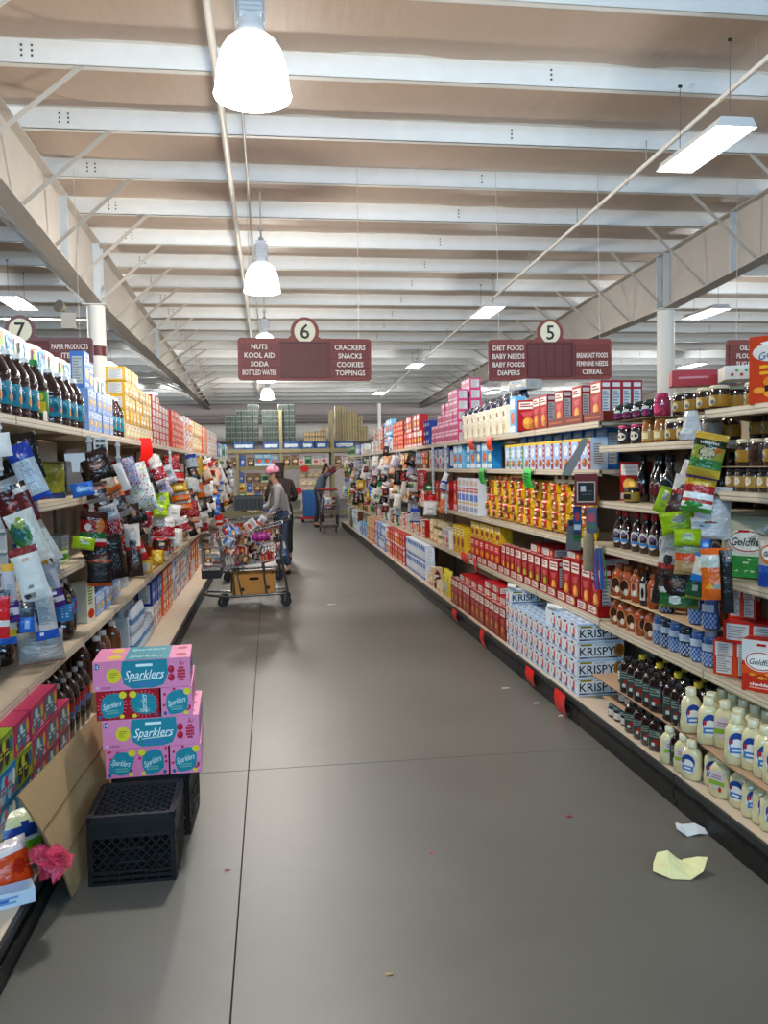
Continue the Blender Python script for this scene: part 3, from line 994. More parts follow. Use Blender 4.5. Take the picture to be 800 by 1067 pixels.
bag('cream', 'cookie_bag', .205, .32, .09, bands((.06, '#c9c2ae'), (.80, '#e3dcc6'), (.88, '#2a3556'), (1, '#1f2947'), ell=((.5, .55, .3, .15, '#f2eee2'), (.55, .57, .15, .1, '#a8763c'), (.45, .2, .22, .1, '#cdbf98'))))
bag('green_pouch', 'snack_pouch', .24, .265, .08, bands((.34, '#3f9a4f'), (.40, '#d9e6d2'), (.93, '#bcb8a0'), (1, '#a9a78f')), decor=lambda m, S, w, h: (
    m.ell(S, .02, h * .60, w * .40, h * .20, '#e7e2d6', .002, 20), m.ell(S, .02, h * .60, w * .37, h * .175, '#b5483c', .0025, 20), m.ell(S, .02, h * .60, w * .345, h * .155, '#e9e6dc', .003, 20),
    m.text(S, 'Goldfish', .02, h * .59, h * .13, '#2b3a4a', .0045, w=w * .62, shear=.25, bold=.012), m.rect(S, -.02, h * .745, .03, h * .785, '#c5262c', .004, 2),
    m.lines(S, -w * .4, h * .22, w * .4, h * .33, 2, '#d8ead8', .003, 4), m.lines(S, -w * .3, h * .08, w * .3, h * .14, 1, '#bcdcc0', .003, 5)))
bag('blue_pouch', 'snack_pouch', .15, .20, .06, bands((.30, '#274f9a'), (.42, '#3a66b0'), (.95, '#c9c3b2'), (1, '#b5b0a0')), decor=lambda m, S, w, h: (
    m.ell(S, 0, h * .66, w * .40, h * .22, '#d9703a', .002, 18), m.ell(S, 0, h * .68, w * .34, h * .16, '#efe9df', .003, 18), m.text(S, 'Goldfish', 0, h * .67, h * .1, '#2b3a4a', .0045, w=w * .56, shear=.25, bold=.012), m.ell(S, .02, h * .5, w * .2, h * .06, '#e8953a', .004, 10)))
for k, (c1, c2, c3) in enumerate((('#b82a26', '#e2a23c', '#efe6da'), ('#c8602a', '#efd9a0', '#7a2a1c'), ('#3a5fa8', '#d9dfe8', '#c24030'), ('#7d8f3a', '#d8d2a0', '#463f22'), ('#e0dcd2', '#8fb0c9', '#c25048'), ('#5a3423', '#c8a070', '#d9c9ad'), ('#d7b02c', '#f0e4b0', '#a8382a'), ('#8c1f2a', '#d9d4cc', '#3a1a1c'))):
    bag('mix%d' % k, 'snack_pouch', .15, .21, .06, bands((.1, shade(c1, .7)), (.3, c3), (.62, c1), (.8, c2), (.93, c1), (1, shade(c1, .8)), ell=((.5, .5, .3, .17, c2), (.55, .48, .15, .1, c3))), nu=8, nv=9, seed=k)


# --- goldfish cartons
def fish(m, S, cu, cv, s, col):
    m.ell(S, cu, cv, s, s * .5, col, .0016, 10); m.poly(S, [(cu + s * .8, cv), (cu + s * 1.5, cv + s * .5), (cu + s * 1.5, cv - s * .5)], col, .0018)


def goldfish(m, F, w, d, h):
    S = F['front']
    m.rect(S, -w / 2, h * .58, w / 2, h, '#d9d8d4', .0005)
    m.poly(S, [(-w / 2, h * .34), (w / 2, h * .34), (w / 2, h * .66), (w * .2, h * .54), (-w * .1, h * .60), (-w / 2, h * .5)], '#dd5a24', .0008)
    m.ell(S, 0, h * .60, w * .43, h * .20, '#e5e0d6', .0012, 18); m.ell(S, 0, h * .60, w * .395, h * .178, '#b93a2c', .0016, 18); m.ell(S, 0, h * .60, w * .365, h * .158, '#ece8e0', .002, 18)
    m.text(S, 'Goldfish', .004, h * .585, h * .11, '#1f2c40', .0026, w=w * .64, shear=.25, bold=.012)
    m.rect(S, -w * .1, h * .89, w * .14, h * .94, '#c01f26', .0014)
    for a, b, s in ((.2, .36, .055), (-.22, .33, .05), (.02, .28, .06), (.3, .24, .045)):
        fish(m, S, w * a, h * b, w * s * 1.6, '#e8a03a')
    m.text(S, 'cheddar', 0, h * .15, h * .06, '#f2ebe2', .0022, w=w * .56, bold=.02); m.lines(S, -w * .3, h * .06, w * .3, h * .1, 1, '#efb49c', .0018)
    for k in ('x1', 'x0'):
        panel(m, F[k], d, h, v0=.08, v1=.92, frac=.8, seed=2, n=12)


P['goldfish'] = carton('fish_cracker_carton', 'carton', .15, .10, .215, '#c4361d', goldfish, {'back': '#c9c8c4'})


def goldfish_side(m, F, w, d, h):
    S = F['front']
    for u in (-.25, .25):
        m.rect(S, w * u - w * .17, h * .06, w * u + w * .17, h * .55, '#d3d2d0', .0007); m.rect(S, w * u - w * .2, h * .57, w * u + w * .2, h * .96, '#d7d6d4', .0007)
        m.lines(S, w * u - w * .15, h * .1, w * u + w * .15, h * .92, 12, '#9a9896', .001, 3)
    m.poly(S, [(-w * .06, 0), (w * .06, 0), (w * .03, h * .5), (-w * .03, h * .6)], '#d8572a', .001)
    m.ell(F['x0'], 0, h * .6, d * .34, h * .14, '#e8e3da', .001, 12); m.ell(F['x0'], 0, h * .3, d * .3, h * .12, '#e8953a', .001, 10)
    m.ell(F['x1'], 0, h * .6, d * .34, h * .14, '#e8e3da', .001, 12)


P['goldfish_side'] = carton('fish_cracker_carton', 'carton', .19, .13, .20, '#c9441f', goldfish_side)
P['goldfish_case'] = carton('fish_cracker_case', 'carton', .24, .16, .095, '#c22a1c', lambda m, F, w, d, h: (
    [m.rect(F['front'], w * u - w * .2, h * .12, w * u + w * .2, h * .88, '#cfcdc9', .0007) or m.lines(F['front'], w * u - w * .17, h * .2, w * u + w * .17, h * .8, 5, '#98969a', .001) for u in (-.24, .24)],
    m.ell(F['x0'], 0, h * .5, d * .16, h * .32, '#e6dfd2', .001, 12), m.ell(F['x0'], 0, h * .48, d * .1, h * .2, '#6a9a4a', .0014, 10), m.ell(F['x1'], 0, h * .5, d * .16, h * .32, '#e6dfd2', .001, 12)))


def orange_carton(m, F, w, d, h):
    S = F['front']
    m.ell(S, 0, h * .76, w * .44, h * .15, '#dcd8d2', .0008, 18); m.text(S, 'Goldfish', 0, h * .755, h * .1, '#49648a', .0014, w=w * .66, shear=.25, rot=.25, bold=.012)
    m.poly(S, [(-w * .3, h * .90), (w * .4, h * .98), (w * .4, h * .93), (-w * .2, h * .86)], '#eceae6', .0012)
    for i, v in enumerate((.55, .46)):
        m.lines(S, -w * .3, h * (v - .05), w * .4, h * (v + .04), 1, '#e6b02c', .001, i)
    m.ell(S, w * .1, h * .32, w * .34, h * .12, '#d9892e', .0008, 12)
    for a, b in ((-.3, .2), (.1, .34), (.28, .25), (-.1, .14)):
        fish(m, S, w * a, h * b, w * .12, '#e8a03a')
    m.rect(S, -w * .2, h * .18, w * .4, h * .27, '#2b2422', .002, 1, 1); m.lines(S, -w * .1, h * .2, w * .34, h * .25, 1, '#e6dfd6', .0026)
    panel(m, F['x0'], d, h)


P['orange_carton'] = carton('fish_cracker_carton', 'carton', .22, .12, .27, '#c6481f', orange_carton)


# --- bottles and jars: body, label, cap
def bottle(key, name, cat, prof, col, capr, caph, capcol, lab=None, n=16, sx=1, sy=1, ex=2.0, mat=None, labfn=None, capsq=False, lab2=None, capmat=None):
    m = MB(); m.lathe(prof, n, col, sx, sy, ex)
    top = prof[-1][1]; parts = []
    R = max(r for r, z in prof)
    if lab:
        z0, z1, lc = lab
        q = MB()
        if ex > 2.2:
            rad = R * sx * 1.0
            q.lathe([(R * 1.004, z0), (R * 1.012, z0 + .002), (R * 1.012, z1 - .002), (R * 1.004, z1)], n, lc, sx, sy, ex, cap=False)
            S = flat((0, -R * sy * 1.02 * 1.0, 0), (1, 0, 0), (0, 0, 1), (0, -1, 0))
        else:
            q.lathe([(R * 1.004, z0), (R * 1.015, z0 + .002), (R * 1.015, z1 - .002), (R * 1.004, z1)], n, lc, sx, sy, cap=False)
            S = cyl(R * 1.018, sx, sy)
        if labfn:
            labfn(q, S, R, z0, z1)
        parts.append(('label', q.mesh('label', M_PRINT)))
    elif labfn:
        q = MB(); labfn(q, (flat((0, -R * sy * 1.01, 0), (1, 0, 0), (0, 0, 1), (0, -1, 0)) if ex > 2.2 else cyl(R * 1.01, sx, sy)), R, 0, top)
        parts.append(('label', q.mesh('label', M_PRINT)))
    if caph:
        q = MB(); q.lathe([(capr, top - .004), (capr * 1.03, top), (capr * 1.0, top + caph - .003), (capr * .9, top + caph)], 12, capcol)
        parts.append(('cap', q.mesh('cap', capmat or M_RUBBER)))
    P[key] = Proto(name, cat, 2 * R * sx, 2 * R * sy, top + caph, m.mesh(name, mat or M_GLOSS), parts)


def juice_lab(q, S, R, z0, z1):
    h = z1 - z0
    q.ell(S, R * .55, z0 + h * .72, R * .36, h * .2, '#d8d0d8', .001, 10)
    q.ell(S, R * .6, z0 + h * .32, R * .42, h * .2, '#e0a02c', .001, 12); q.ell(S, R * .6, z0 + h * .32, R * .22, h * .1, '#c8702a', .0016, 8)
    q.ell(S, -R * .5, z0 + h * .45, R * .4, h * .24, '#20647c', .001, 12); q.ell(S, -R * .8, z0 + h * .35, R * .2, h * .14, '#9c2a44', .0016, 8)
    q.lines(S, -R * .8, z0 + h * .72, 0, z0 + h * .9, 2, '#cfe0e6', .001, 3)


JP = [(.046, 0), (.058, .006), (.060, .03), (.057, .04), (.0605, .05), (.0605, .145), (.058, .155), (.061, .165), (.059, .185), (.046, .22), (.03, .25), (.024, .262), (.024, .275)]
bottle('juice', 'juice_bottle', 'bottle', JP, '#2a1216', .023, .022, '#d9d6d0', (.05, .145, '#2b8ba0'), labfn=juice_lab)
bottle('juice_green', 'juice_bottle', 'bottle', [(r * 1.12, z * 1.03) for r, z in JP], '#22100f', .027, .026, '#1f7a3c', (.045, .155, '#2f8a47'), labfn=lambda q, S, R, z0, z1: (q.rect(S, -R * .9, z0 + .008, R * .1, z0 + .06, '#d2b52c', .001, 3), q.ell(S, -R * .35, z0 + .082, R * .25, .018, '#c9c23a', .002, 10)))
COLA = [(.034, 0), (.050, .008), (.055, .03), (.055, .11), (.052, .115), (.055, .12), (.055, .215), (.053, .225), (.047, .255), (.03, .285), (.014, .30), (.014, .315)]
bottle('cola', 'soda_bottle', 'bottle', COLA, '#1a0b0a', .016, .02, '#b8b4ae', (.115, .215, '#3f86b8'), labfn=lambda q, S, R, z0, z1: (q.ell(S, R * .6, z0 + .055, R * .36, .03, '#b02a6a', .001, 10), q.lines(S, -R * .8, z0 + .02, R * .1, z0 + .08, 4, '#a9d0e8', .001, 2)))
bottle('cola_red', 'soda_bottle', 'bottle', COLA, '#170a0a', .016, .02, '#b9b6b2', (.125, .20, '#8c1a22'), labfn=lambda q, S, R, z0, z1: (q.rect(S, -R, z0, R, z0 + .03, '#3a6aa8', .001, 4), q.lines(S, -R * .6, z0 + .03, R * .6, z0 + .06, 2, '#d8cfc8', .001, 2)))
bottle('brown_jug', 'juice_bottle', 'bottle', [(.04, 0), (.05, .006), (.052, .03), (.050, .16), (.052, .17), (.045, .2), (.03, .225), (.024, .235)], '#6b3a1c', .024, .03, '#cfcac0', None, labfn=lambda q, S, R, z0, z1: q.rect(S, -R * .2, .03, R * .7, .15, '#7d4a20', .001, 3))
bottle('dark_jug', 'juice_bottle', 'bottle', [(.04, 0), (.05, .006), (.052, .03), (.050, .16), (.052, .17), (.045, .2), (.03, .225), (.024, .235)], '#3a1a12', .024, .03, '#cfcac0', None, labfn=lambda q, S, R, z0, z1: q.rect(S, -R * .2, .03, R * .7, .15, '#502818', .001, 3))
bottle('syrup', 'syrup_bottle', 'bottle', [(.032, 0), (.038, .006), (.038, .12), (.034, .145), (.02, .185), (.015, .2), (.015, .225)], '#2a0f0a', .0165, .034, '#a8141f', None, sy=.8, labfn=lambda q, S, R, z0, z1: (
    q.ell(S, 0, .085, R * .86, .05, '#d6d0c8', .001, 18), q.ell(S, 0, .10, R * .4, .02, '#7d6a90', .0016, 10), q.rect(S, -R * .8, .05, R * .8, .066, '#4a8ac0', .002, 4), q.ell(S, R * .1, .078, R * .3, .012, '#3b3535', .0022, 8)))
bottle('syrup_dark', 'syrup_bottle', 'bottle', [(.036, 0), (.042, .006), (.042, .11), (.036, .15), (.02, .2), (.015, .22), (.015, .24)], '#140a0a', .0165, .03, '#1c1718', None, labfn=lambda q, S, R, z0, z1: (q.rect(S, -R * .6, .05, R * .6, .11, '#5a1f24', .001, 3), q.poly(S, [(-R * .3, .11), (R * .4, .125), (R * .5, .10), (-R * .2, .088)], '#b7b2ac', .0016)))
bottle('syrup_round', 'syrup_bottle', 'bottle', [(.04, 0), (.056, .01), (.066, .05), (.068, .09), (.056, .14), (.028, .175), (.018, .19), (.018, .235)], '#15161a', .02, .03, '#241a18', None, sy=.55, labfn=lambda q, S, R, z0, z1: (q.ell(S, 0, .085, R * .75, .06, '#6e7c88', .001, 18), q.ell(S, 0, .085, R * .66, .052, '#20242c', .0016, 18), q.rect(S, -R * .5, .07, R * .5, .10, '#8a9098', .0022, 3)))


def caramel_lab(q, S, R, z0, z1):
    q.rect(S, -R * .7, .035, R * .7, .11, '#cdb8a4', .001, 4); q.ell(S, -R * .1, .085, R * .4, .024, '#8a3a24', .0016, 10); q.ell(S, R * .2, .055, R * .3, .016, '#efe8e0', .002, 8)


SQ = [(.028, 0), (.033, .005), (.034, .05), (.030, .075), (.033, .10), (.033, .125), (.024, .148), (.014, .158), (.014, .163)]
bottle('caramel', 'caramel_bottle', 'bottle', SQ, '#a4491a', .017, .022, '#9b4a22', None, sy=.8, labfn=caramel_lab, capmat=M_GLOSS)
bottle('chocolate', 'sauce_bottle', 'bottle', SQ, '#1d1210', .017, .022, '#17110f', None, sy=.8, labfn=lambda q, S, R, z0, z1: (q.rect(S, -R * .5, .03, R * .5, .12, '#cfc8c0', .001, 3), q.ell(S, 0, .07, R * .3, .03, '#2a2020', .0016, 8)))
bottle('honey', 'honey_bottle', 'bottle', [(.045, 0), (.052, .006), (.052, .11), (.044, .14), (.026, .155), (.024, .165)], '#9c4416', .026, .022, '#8a4a22', None, sy=.75, ex=2.6, labfn=lambda q, S, R, z0, z1: (q.ell(S, 0, .07, R * .74, .045, '#b8895f', .001, 16), q.ell(S, -R * .05, .075, R * .55, .034, '#4a2a1c', .0016, 14), q.ell(S, R * .2, .04, R * .3, .02, '#d9cdbd', .002, 10)))


def gingham(q, S, R, z0, z1):
    for i in range(-4, 5):
        for j in range(5):
            if (i + j) % 2 == 0:
                q.rect(S, R * (i * .24 - .12), .008 + j * .013, R * (i * .24 + .12), .021 + j * .013, '#9db2d2', .0012)
    q.rect(S, -R * .8, .082, R * .8, .118, '#b9c2cf', .001, 4); q.lines(S, -R * .6, .088, R * .6, .112, 2, '#6a7486', .0016)


bottle('gingham', 'sweetener_bottle', 'bottle', [(.032, 0), (.042, .006), (.041, .05), (.032, .085), (.031, .12), (.036, .135), (.034, .15), (.026, .158)], '#3d5f9c', .029, .024, '#8b93a0', None, sy=.85, labfn=gingham)
bottle('gingham_dark', 'sweetener_bottle', 'bottle', [(.032, 0), (.042, .006), (.041, .05), (.032, .085), (.031, .12), (.036, .135), (.034, .15), (.026, .158)], '#2a2a38', .029, .024, '#4a4d58', None, sy=.85, labfn=gingham)


def bbq_lab(q, S, R, z0, z1):
    q.rect(S, -R * .72, .03, R * .72, .128, '#3f4f49', .001, 1); q.rect(S, -R * .62, .085, R * .62, .118, '#8d9a90', .0015); q.lines(S, -R * .56, .09, R * .5, .115, 2, '#2b3330', .002, 1)
    q.ell(S, R * .1, .058, R * .4, .018, '#a3342c', .0018, 10); q.rect(S, -R * .4, .034, R * .0, .052, '#cfd3cc', .002)


bottle('bbq', 'sauce_bottle', 'bottle', [(.04, 0), (.046, .006), (.046, .13), (.041, .155), (.026, .17), (.02, .176)], '#1b0c0a', .021, .022, '#171312', None, sy=.62, ex=3.2, labfn=bbq_lab)
bottle('bbq_yellow', 'sauce_bottle', 'bottle', [(.04, 0), (.046, .006), (.046, .13), (.041, .155), (.026, .17), (.02, .176)], '#1b0c0a', .021, .022, '#c2a42c', None, sy=.62, ex=3.2, labfn=bbq_lab)


def mayo_lab(q, S, R, z0, z1):
    q.ell(S, 0, .088, R * .74, .052, '#e9e6dc', .0012, 18); q.ell(S, 0, .098, R * .68, .040, '#2e4f9a', .0018, 18); q.ell(S, 0, .086, R * .56, .026, '#e6e6e4', .0024, 14)
    q.rect(S, -R * .6, .052, R * .5, .078, '#4f86c4', .003, 1); q.lines(S, -R * .4, .056, R * .35, .074, 1, '#e9e9e9', .0036); q.ell(S, -R * .45, .10, R * .14, .012, '#b8323a', .0036, 8)


def mayo_green(q, S, R, z0, z1):
    q.ell(S, 0, .095, R * .7, .046, '#d9c9cf', .0012, 18); q.lines(S, -R * .5, .095, R * .5, .12, 2, '#a08a98', .0018); q.rect(S, -R * .72, .066, R * .72, .088, '#93b83f', .002, 1); q.ell(S, R * .3, .046, R * .16, .014, '#c42f3a', .002, 8)


MAY = [(.040, 0), (.048, .006), (.049, .05), (.044, .085), (.046, .12), (.043, .145), (.03, .165), (.022, .17), (.022, .178)]
bottle('mayo', 'mayonnaise_bottle', 'bottle', MAY, '#d6cda0', .0235, .03, '#dcd6b4', None, sy=.62, ex=2.8, labfn=mayo_lab, capmat=M_GLOSS)
bottle('mayo_green', 'mayonnaise_bottle', 'bottle', MAY, '#d3cb9c', .0235, .03, '#dcd6b4', None, sy=.62, ex=2.8, labfn=mayo_green, capmat=M_GLOSS)


def jar(key, name, R, h, body, lid, lab, labfn=None, lidh=.013, cat='jar', n=16):
    bottle(key, name, cat, [(R * .92, 0), (R, .006), (R, h * .78), (R * .94, h * .84), (R * .86, h * .88)], body, R * .94, lidh, lid, lab, n=n, labfn=labfn)


def pb_lab(q, S, R, z0, z1):
    h = z1 - z0
    q.ell(S, -R * .3, z0 + h * .5, R * .46, h * .4, '#c9c0a0', .001, 12); q.ell(S, -R * .2, z0 + h * .4, R * .26, h * .2, '#6f7480', .0016, 8); q.rect(S, R * .5, z0 + h * .2, R * 1.1, z0 + h * .8, '#a87f2e', .001, 2)


jar('pb', 'peanut_butter_jar', .046, .118, '#26150f', '#c9c3a6', (.018, .070, '#a37f28'), pb_lab)
jar('pb_brown', 'peanut_butter_jar', .046, .118, '#2b140d', '#b9ae92', (.03, .085, '#3b1c12'), lambda q, S, R, z0, z1: (q.poly(S, [(-R * .7, z0 + .035), (R * .5, z0 + .05), (R * .6, z0 + .04), (-R * .6, z0 + .022)], '#b58a2e', .001)))
jar('pb_small', 'peanut_butter_jar', .037, .10, '#23130e', '#3a3230', (.02, .066, '#a88a48'), lambda q, S, R, z0, z1: q.ell(S, 0, z0 + .026, R * .6, .018, '#d0c8b4', .001, 12))
jar('jelly', 'jelly_jar', .044, .115, '#1f0d14', '#b02a5a', (.02, .075, '#2b2420'), lambda q, S, R, z0, z1: q.ell(S, 0, z0 + .03, R * .7, .024, '#d6d0c2', .001, 14))
bottle('amber', 'honey_jar', 'jar', [(.034, 0), (.038, .006), (.037, .1), (.03, .118), (.028, .122)], '#8a541f', .03, .014, '#9a6a34', (.02, .07, '#b79a5c'), labfn=lambda q, S, R, z0, z1: q.rect(S, -R * .5, z0 + .008, R * .5, z0 + .04, '#e0d3ad', .001, 3))
bottle('grape', 'jelly_squeeze', 'bottle', [(.04, 0), (.046, .005), (.046, .06), (.04, .075)], '#1c1220', .035, .02, '#20302a', None, sy=.8, labfn=lambda q, S, R, z0, z1: (q.ell(S, 0, .03, R * .66, .018, '#7a2a5e', .001, 12), q.rect(S, -R * .5, .048, R * .5, .062, '#b9c4bd', .001, 3)))
bottle('pinkjar', 'jelly_squeeze', 'bottle', [(.038, 0), (.044, .005), (.044, .08), (.036, .1)], '#8c1f4a', .03, .02, '#a82a5c', None, labfn=lambda q, S, R, z0, z1: q.ell(S, 0, .04, R * .6, .025, '#c9466f', .001, 10))
jar('greylid', 'preserve_jar', .046, .12, '#3a3533', '#a7a7a2', (.02, .08, '#8c8a84'))
jar('blackjar', 'sauce_jar', .040, .105, '#161213', '#3f5d63', (.02, .07, '#c9c6bd'), lambda q, S, R, z0, z1: q.lines(S, -R * .6, z0 + .01, R * .6, z0 + .04, 2, '#4a4646', .001))
jar('goldlab', 'preserve_jar', .045, .085, '#1d1512', '#2a201c', (.008, .06, '#a88a3c'), lambda q, S, R, z0, z1: q.rect(S, -R * .8, z0 + .012, R * .5, z0 + .042, '#2a221a', .001, 4))
bottle('can', 'drink_can', 'can', [(.028, 0), (.033, .006), (.033, .11), (.028, .12)], '#4a4038', 0, 0, '#000000', None, labfn=lambda q, S, R, z0, z1: (q.ell(S, 0, .07, R * .6, .03, '#b8b0a4', .001, 12), q.rect(S, -R * .7, .02, R * .7, .04, '#7a2a22', .001, 3)))
bottle('tallcan', 'drink_can', 'can', [(.034, 0), (.038, .006), (.038, .19), (.032, .205)], '#2e2b2c', 0, 0, '#000000', None, labfn=lambda q, S, R, z0, z1: (q.ell(S, 0, .12, R * .6, .05, '#8e8880', .001, 12), q.rect(S, -R * .7, .03, R * .7, .06, '#6d2a22', .001, 3)))
bottle('yellow_bottle', 'juice_bottle', 'bottle', [(.03, 0), (.035, .006), (.035, .13), (.028, .16), (.014, .185), (.014, .2)], '#b8862a', .016, .02, '#c9c6bd', (.03, .11, '#c9ab3c'), mat=M_GLOSS)
bottle('yellow_plastic', 'cleaner_bottle', 'bottle', [(.05, 0), (.058, .008), (.058, .19), (.05, .22), (.024, .245)], '#d2b92f', .026, .04, '#d9c63c', None, sy=.7, ex=2.6, labfn=lambda q, S, R, z0, z1: q.ell(S, 0, .11, R * .7, .06, '#dfe0d2', .001, 14))
bottle('jug', 'water_jug', 'jug', [(.066, 0), (.078, .008), (.08, .05), (.076, .06), (.08, .07), (.08, .15), (.076, .16), (.08, .17), (.07, .215), (.03, .25), (.02, .255)], '#8f9aa3', .022, .02, '#aab4bd', (.075, .145, '#8b8fb0'), mat=M_CLEAR, labfn=None)
bottle('star', 'drink_cup', 'cup', [(.045, 0), (.05, .004), (.058, .10), (.060, .103)], '#2d4ea8', 0, 0, '#000000', None, labfn=lambda q, S, R, z0, z1: q.ell(S, 0, .05, R * .5, .03, '#d5dcf0', .001, 5))

bb('lightblue_small', .13, .08, .145, '#8aa7d4', '#d7deea', '#6f93c9', '#c9a86a', 'drink_mix_carton', seed=21)
bb('blue_high', .15, .08, .22, '#4f84c8', '#cfd9ea', '#2f62b0', '#d9b880', 'drink_mix_carton', seed=22)
bb('green_small', .14, .08, .13, '#6f9a3e', '#d7e2a0', '#dfe6cf', '#4a7a2c', 'drink_mix_carton', seed=23)
bb('grey_flat', .2, .16, .09, '#b9b6ae', '#d0cec8', '#5a8ac0', '#bfbcb4', 'carton', seed=24)
bb('gold_pack', .17, .14, .105, '#d0a42c', '#efe0a2', '#a5741c', '#f2eccf', 'drink_pack', 'pack', seed=25)
bb('cream_pack', .17, .14, .12, '#d6c79c', '#efe6cc', '#b04a3a', '#e9dcb4', 'drink_pack', 'pack', seed=26)


def strawberry(m, F, w, d, h):
    S = F['front']; m.ell(S, 0, h * .22, w * .4, h * .12, '#c83a22', .001, 12); m.lines(S, -w * .36, h * .45, w * .36, h * .9, 6, '#6d8a3c', .001); m.poly(S, [(-w * .4, h * .98), (w * .4, h * .98), (0, h * .9)], '#a8202a', .001)


P['strawberry'] = carton('juice_carton', 'carton', .1, .1, .24, '#d8d2bd', strawberry)
P['beigebox'] = carton('carton', 'carton', .11, .08, .185, '#8f8170', lambda m, F, w, d, h: m.rect(F['front'], -w * .4, h * .04, w * .4, h * .96, '#a2947f', .0006))


def fridge_pack(key, base, c1, c2, c3, seed):
    def fn(m, F, w, d, h):
        S = F['front']
        m.ell(S, -w * .24, h * .5, w * .15, h * .42, c1, .0008, 12, -.3); m.ell(S, w * .10, h * .46, w * .14, h * .40, c1, .0008, 12, -.3); m.ell(S, -w * .08, h * .68, w * .10, h * .2, c2, .001, 8, .6)
        m.lines(S, -w * .34, h * .36, -w * .16, h * .62, 2, c2, .0014, seed); m.lines(S, 0, h * .34, w * .2, h * .6, 2, c2, .0014, seed + 3)
        m.ell(S, w * .34, h * .6, w * .10, h * .26, c3, .001, 10); m.ell(S, -w * .42, h * .26, w * .06, h * .14, c3, .001, 8); m.lines(S, w * .22, h * .08, w * .46, h * .3, 2, c2, .001, seed)
        m.rect(S, -w * .5, h * .94, w * .5, h, shade(base, .6), .0006)
        m.ell(F['x0'], 0, h * .5, d * .2, h * .34, c1, .001, 10); m.ell(F['x1'], 0, h * .5, d * .2, h * .34, c1, .001, 10)
    P[key] = carton('soda_case', 'carton', .20, .38, .122, base, fn)


fridge_pack('pk_pink', '#b83560', '#2c7d8a', '#c9d8d2', '#d9a82c', 1)
fridge_pack('pk_teal', '#2f87b3', '#8fc4dc', '#c24a5a', '#e0d9c9', 2)
fridge_pack('pk_orange', '#c07a1e', '#8a8478', '#d9c9a0', '#d0b02c', 3)
fridge_pack('pk_yellow', '#c9a92c', '#b9d0dc', '#3a7aa8', '#e6dfae', 4)
fridge_pack('pk_black', '#8fa32c', '#20242a', '#c9c23a', '#2c6a9a', 5)
fridge_pack('pk_redblue', '#7a1a22', '#3a6aa8', '#d9d2c9', '#c23a2c', 6)

# ================================================================== STOCKING THE SHELVES
_cnt = {}
LAYER = ['', ', layer two', ', layer three', ', layer four', ', layer five', ', layer six', ', layer seven', ', layer eight']


def lab_of(desc, where, layer=0, total=1):
    k = (desc, where, layer)
    _cnt[k] = _cnt.get(k, 0) + 1
    ly = LAYER[layer] if total > 1 and layer else (', lowest layer' if total > 1 else '')
    return f'{desc}, {nth(_cnt[k])} from the near end{ly}, {where}'


def row(side, z, y0, y1, keys, desc, where, pitch=None, layers=1, lh=None, setback=0.0, jit=0.004, rj=0.02, lay=None, group=None, gap=0.004, back=0, rz=0.0, scale=None, maxl=None, parts=True):
    """Fills a stretch of shelf from y0 (near) to y1 with goods, side by side and in layers."""
    keys = keys if isinstance(keys, (list, tuple)) else [keys]
    k0 = P[keys[0]]
    w = k0.w * (scale[0] if scale else 1)
    pitch = pitch or w + gap
    n = max(1, int((y1 - y0 + 0.01) / pitch))
    h = lh or k0.h * (scale[2] if scale else 1) + 0.001
    for i in range(n):
        L = layers(i, n) if callable(layers) else layers
        for j in range(L):
            p = P[keys[(i + (lay or 0) * j) % len(keys)] if lay is not None else keys[random.randrange(len(keys))] if len(keys) > 1 else keys[0]]
            y = y0 + pitch * (i + .5) + random.uniform(-jit, jit)
            place(side, y, z + 0.001 + h * j, p, lab_of(desc, where, j, maxl or (layers if not callable(layers) else 9)), setback + random.uniform(0, jit * 2), group or (desc + 's'), rz + random.uniform(-rj, rj), parts=parts, scale=scale)
    return n


def one(side, y, z, key, label, setback=0.0, rz=0.0, group=None, scale=None):
    return place(side, y, z + 0.001, P[key], label, setback, group, rz, scale=scale)


# ---------------------------------------------------------- cracker side, first section (Y 2.3 to 3.55)
TC, TD = 'cracker side', 'drinks side'
one('R', 3.12, 1.82, 'orange_carton', 'tall orange fish cracker carton standing alone at the front of the top shelf', .01, rz=.55)
one('R', 3.28, 1.82, 'brown', 'brown carton standing behind the tall orange carton on the top shelf', .22, rz=.3)
row('R', 1.82, 3.3, 3.55, 'pb', 'yellow labelled peanut butter jar', 'topmost nut spread shelf', setback=.10, pitch=.098)
row('R', 1.82, 3.30, 3.50, 'pb', 'yellow labelled peanut butter jar', 'back of topmost nut spread shelf', setback=.22, pitch=.098)
row('R', 1.46, 2.96, 3.50, 'pb_small', 'small round labelled jar', 'nut spread shelf', setback=.03, pitch=.078)
m = MB(); m.box(1.985, 2.5, 1.566, 2.40, 3.54, 1.570, '#9a8a6c')
tag(link('cardboard_sheet', m.mesh('cardboard_sheet', M_MATTE)), 'thin cardboard layer between two rows of nut spread jars', 'cardboard')
row('R', 1.57, 2.96, 3.52, ['pb_brown', 'pb'], 'dark peanut butter jar', 'nut spread shelf', setback=.04, pitch=.098)
row('R', 1.571 + .12, 3.0, 3.5, 'pb', 'peanut butter jar in shade', 'nut spread shelf', setback=.13, pitch=.1)
# that third tier stands on jars of a second rank
row('R', 1.57, 3.0, 3.5, 'pb_brown', 'dark peanut butter jar behind the front row', 'nut spread shelf', setback=.13, pitch=.1)
one('R', 3.40, 1.085, 'green_pouch', 'large cream and green fish cracker pouch on the shelf below the jars', .05, rz=.62)
one('R', 3.09, 1.085, 'blue_pouch', 'smaller blue and orange fish cracker pouch in front of the green one', .0, rz=.6)
one('R', 3.0, 1.085, 'green_pouch', 'second cream and green fish cracker pouch at the frame edge', .05, rz=.4)

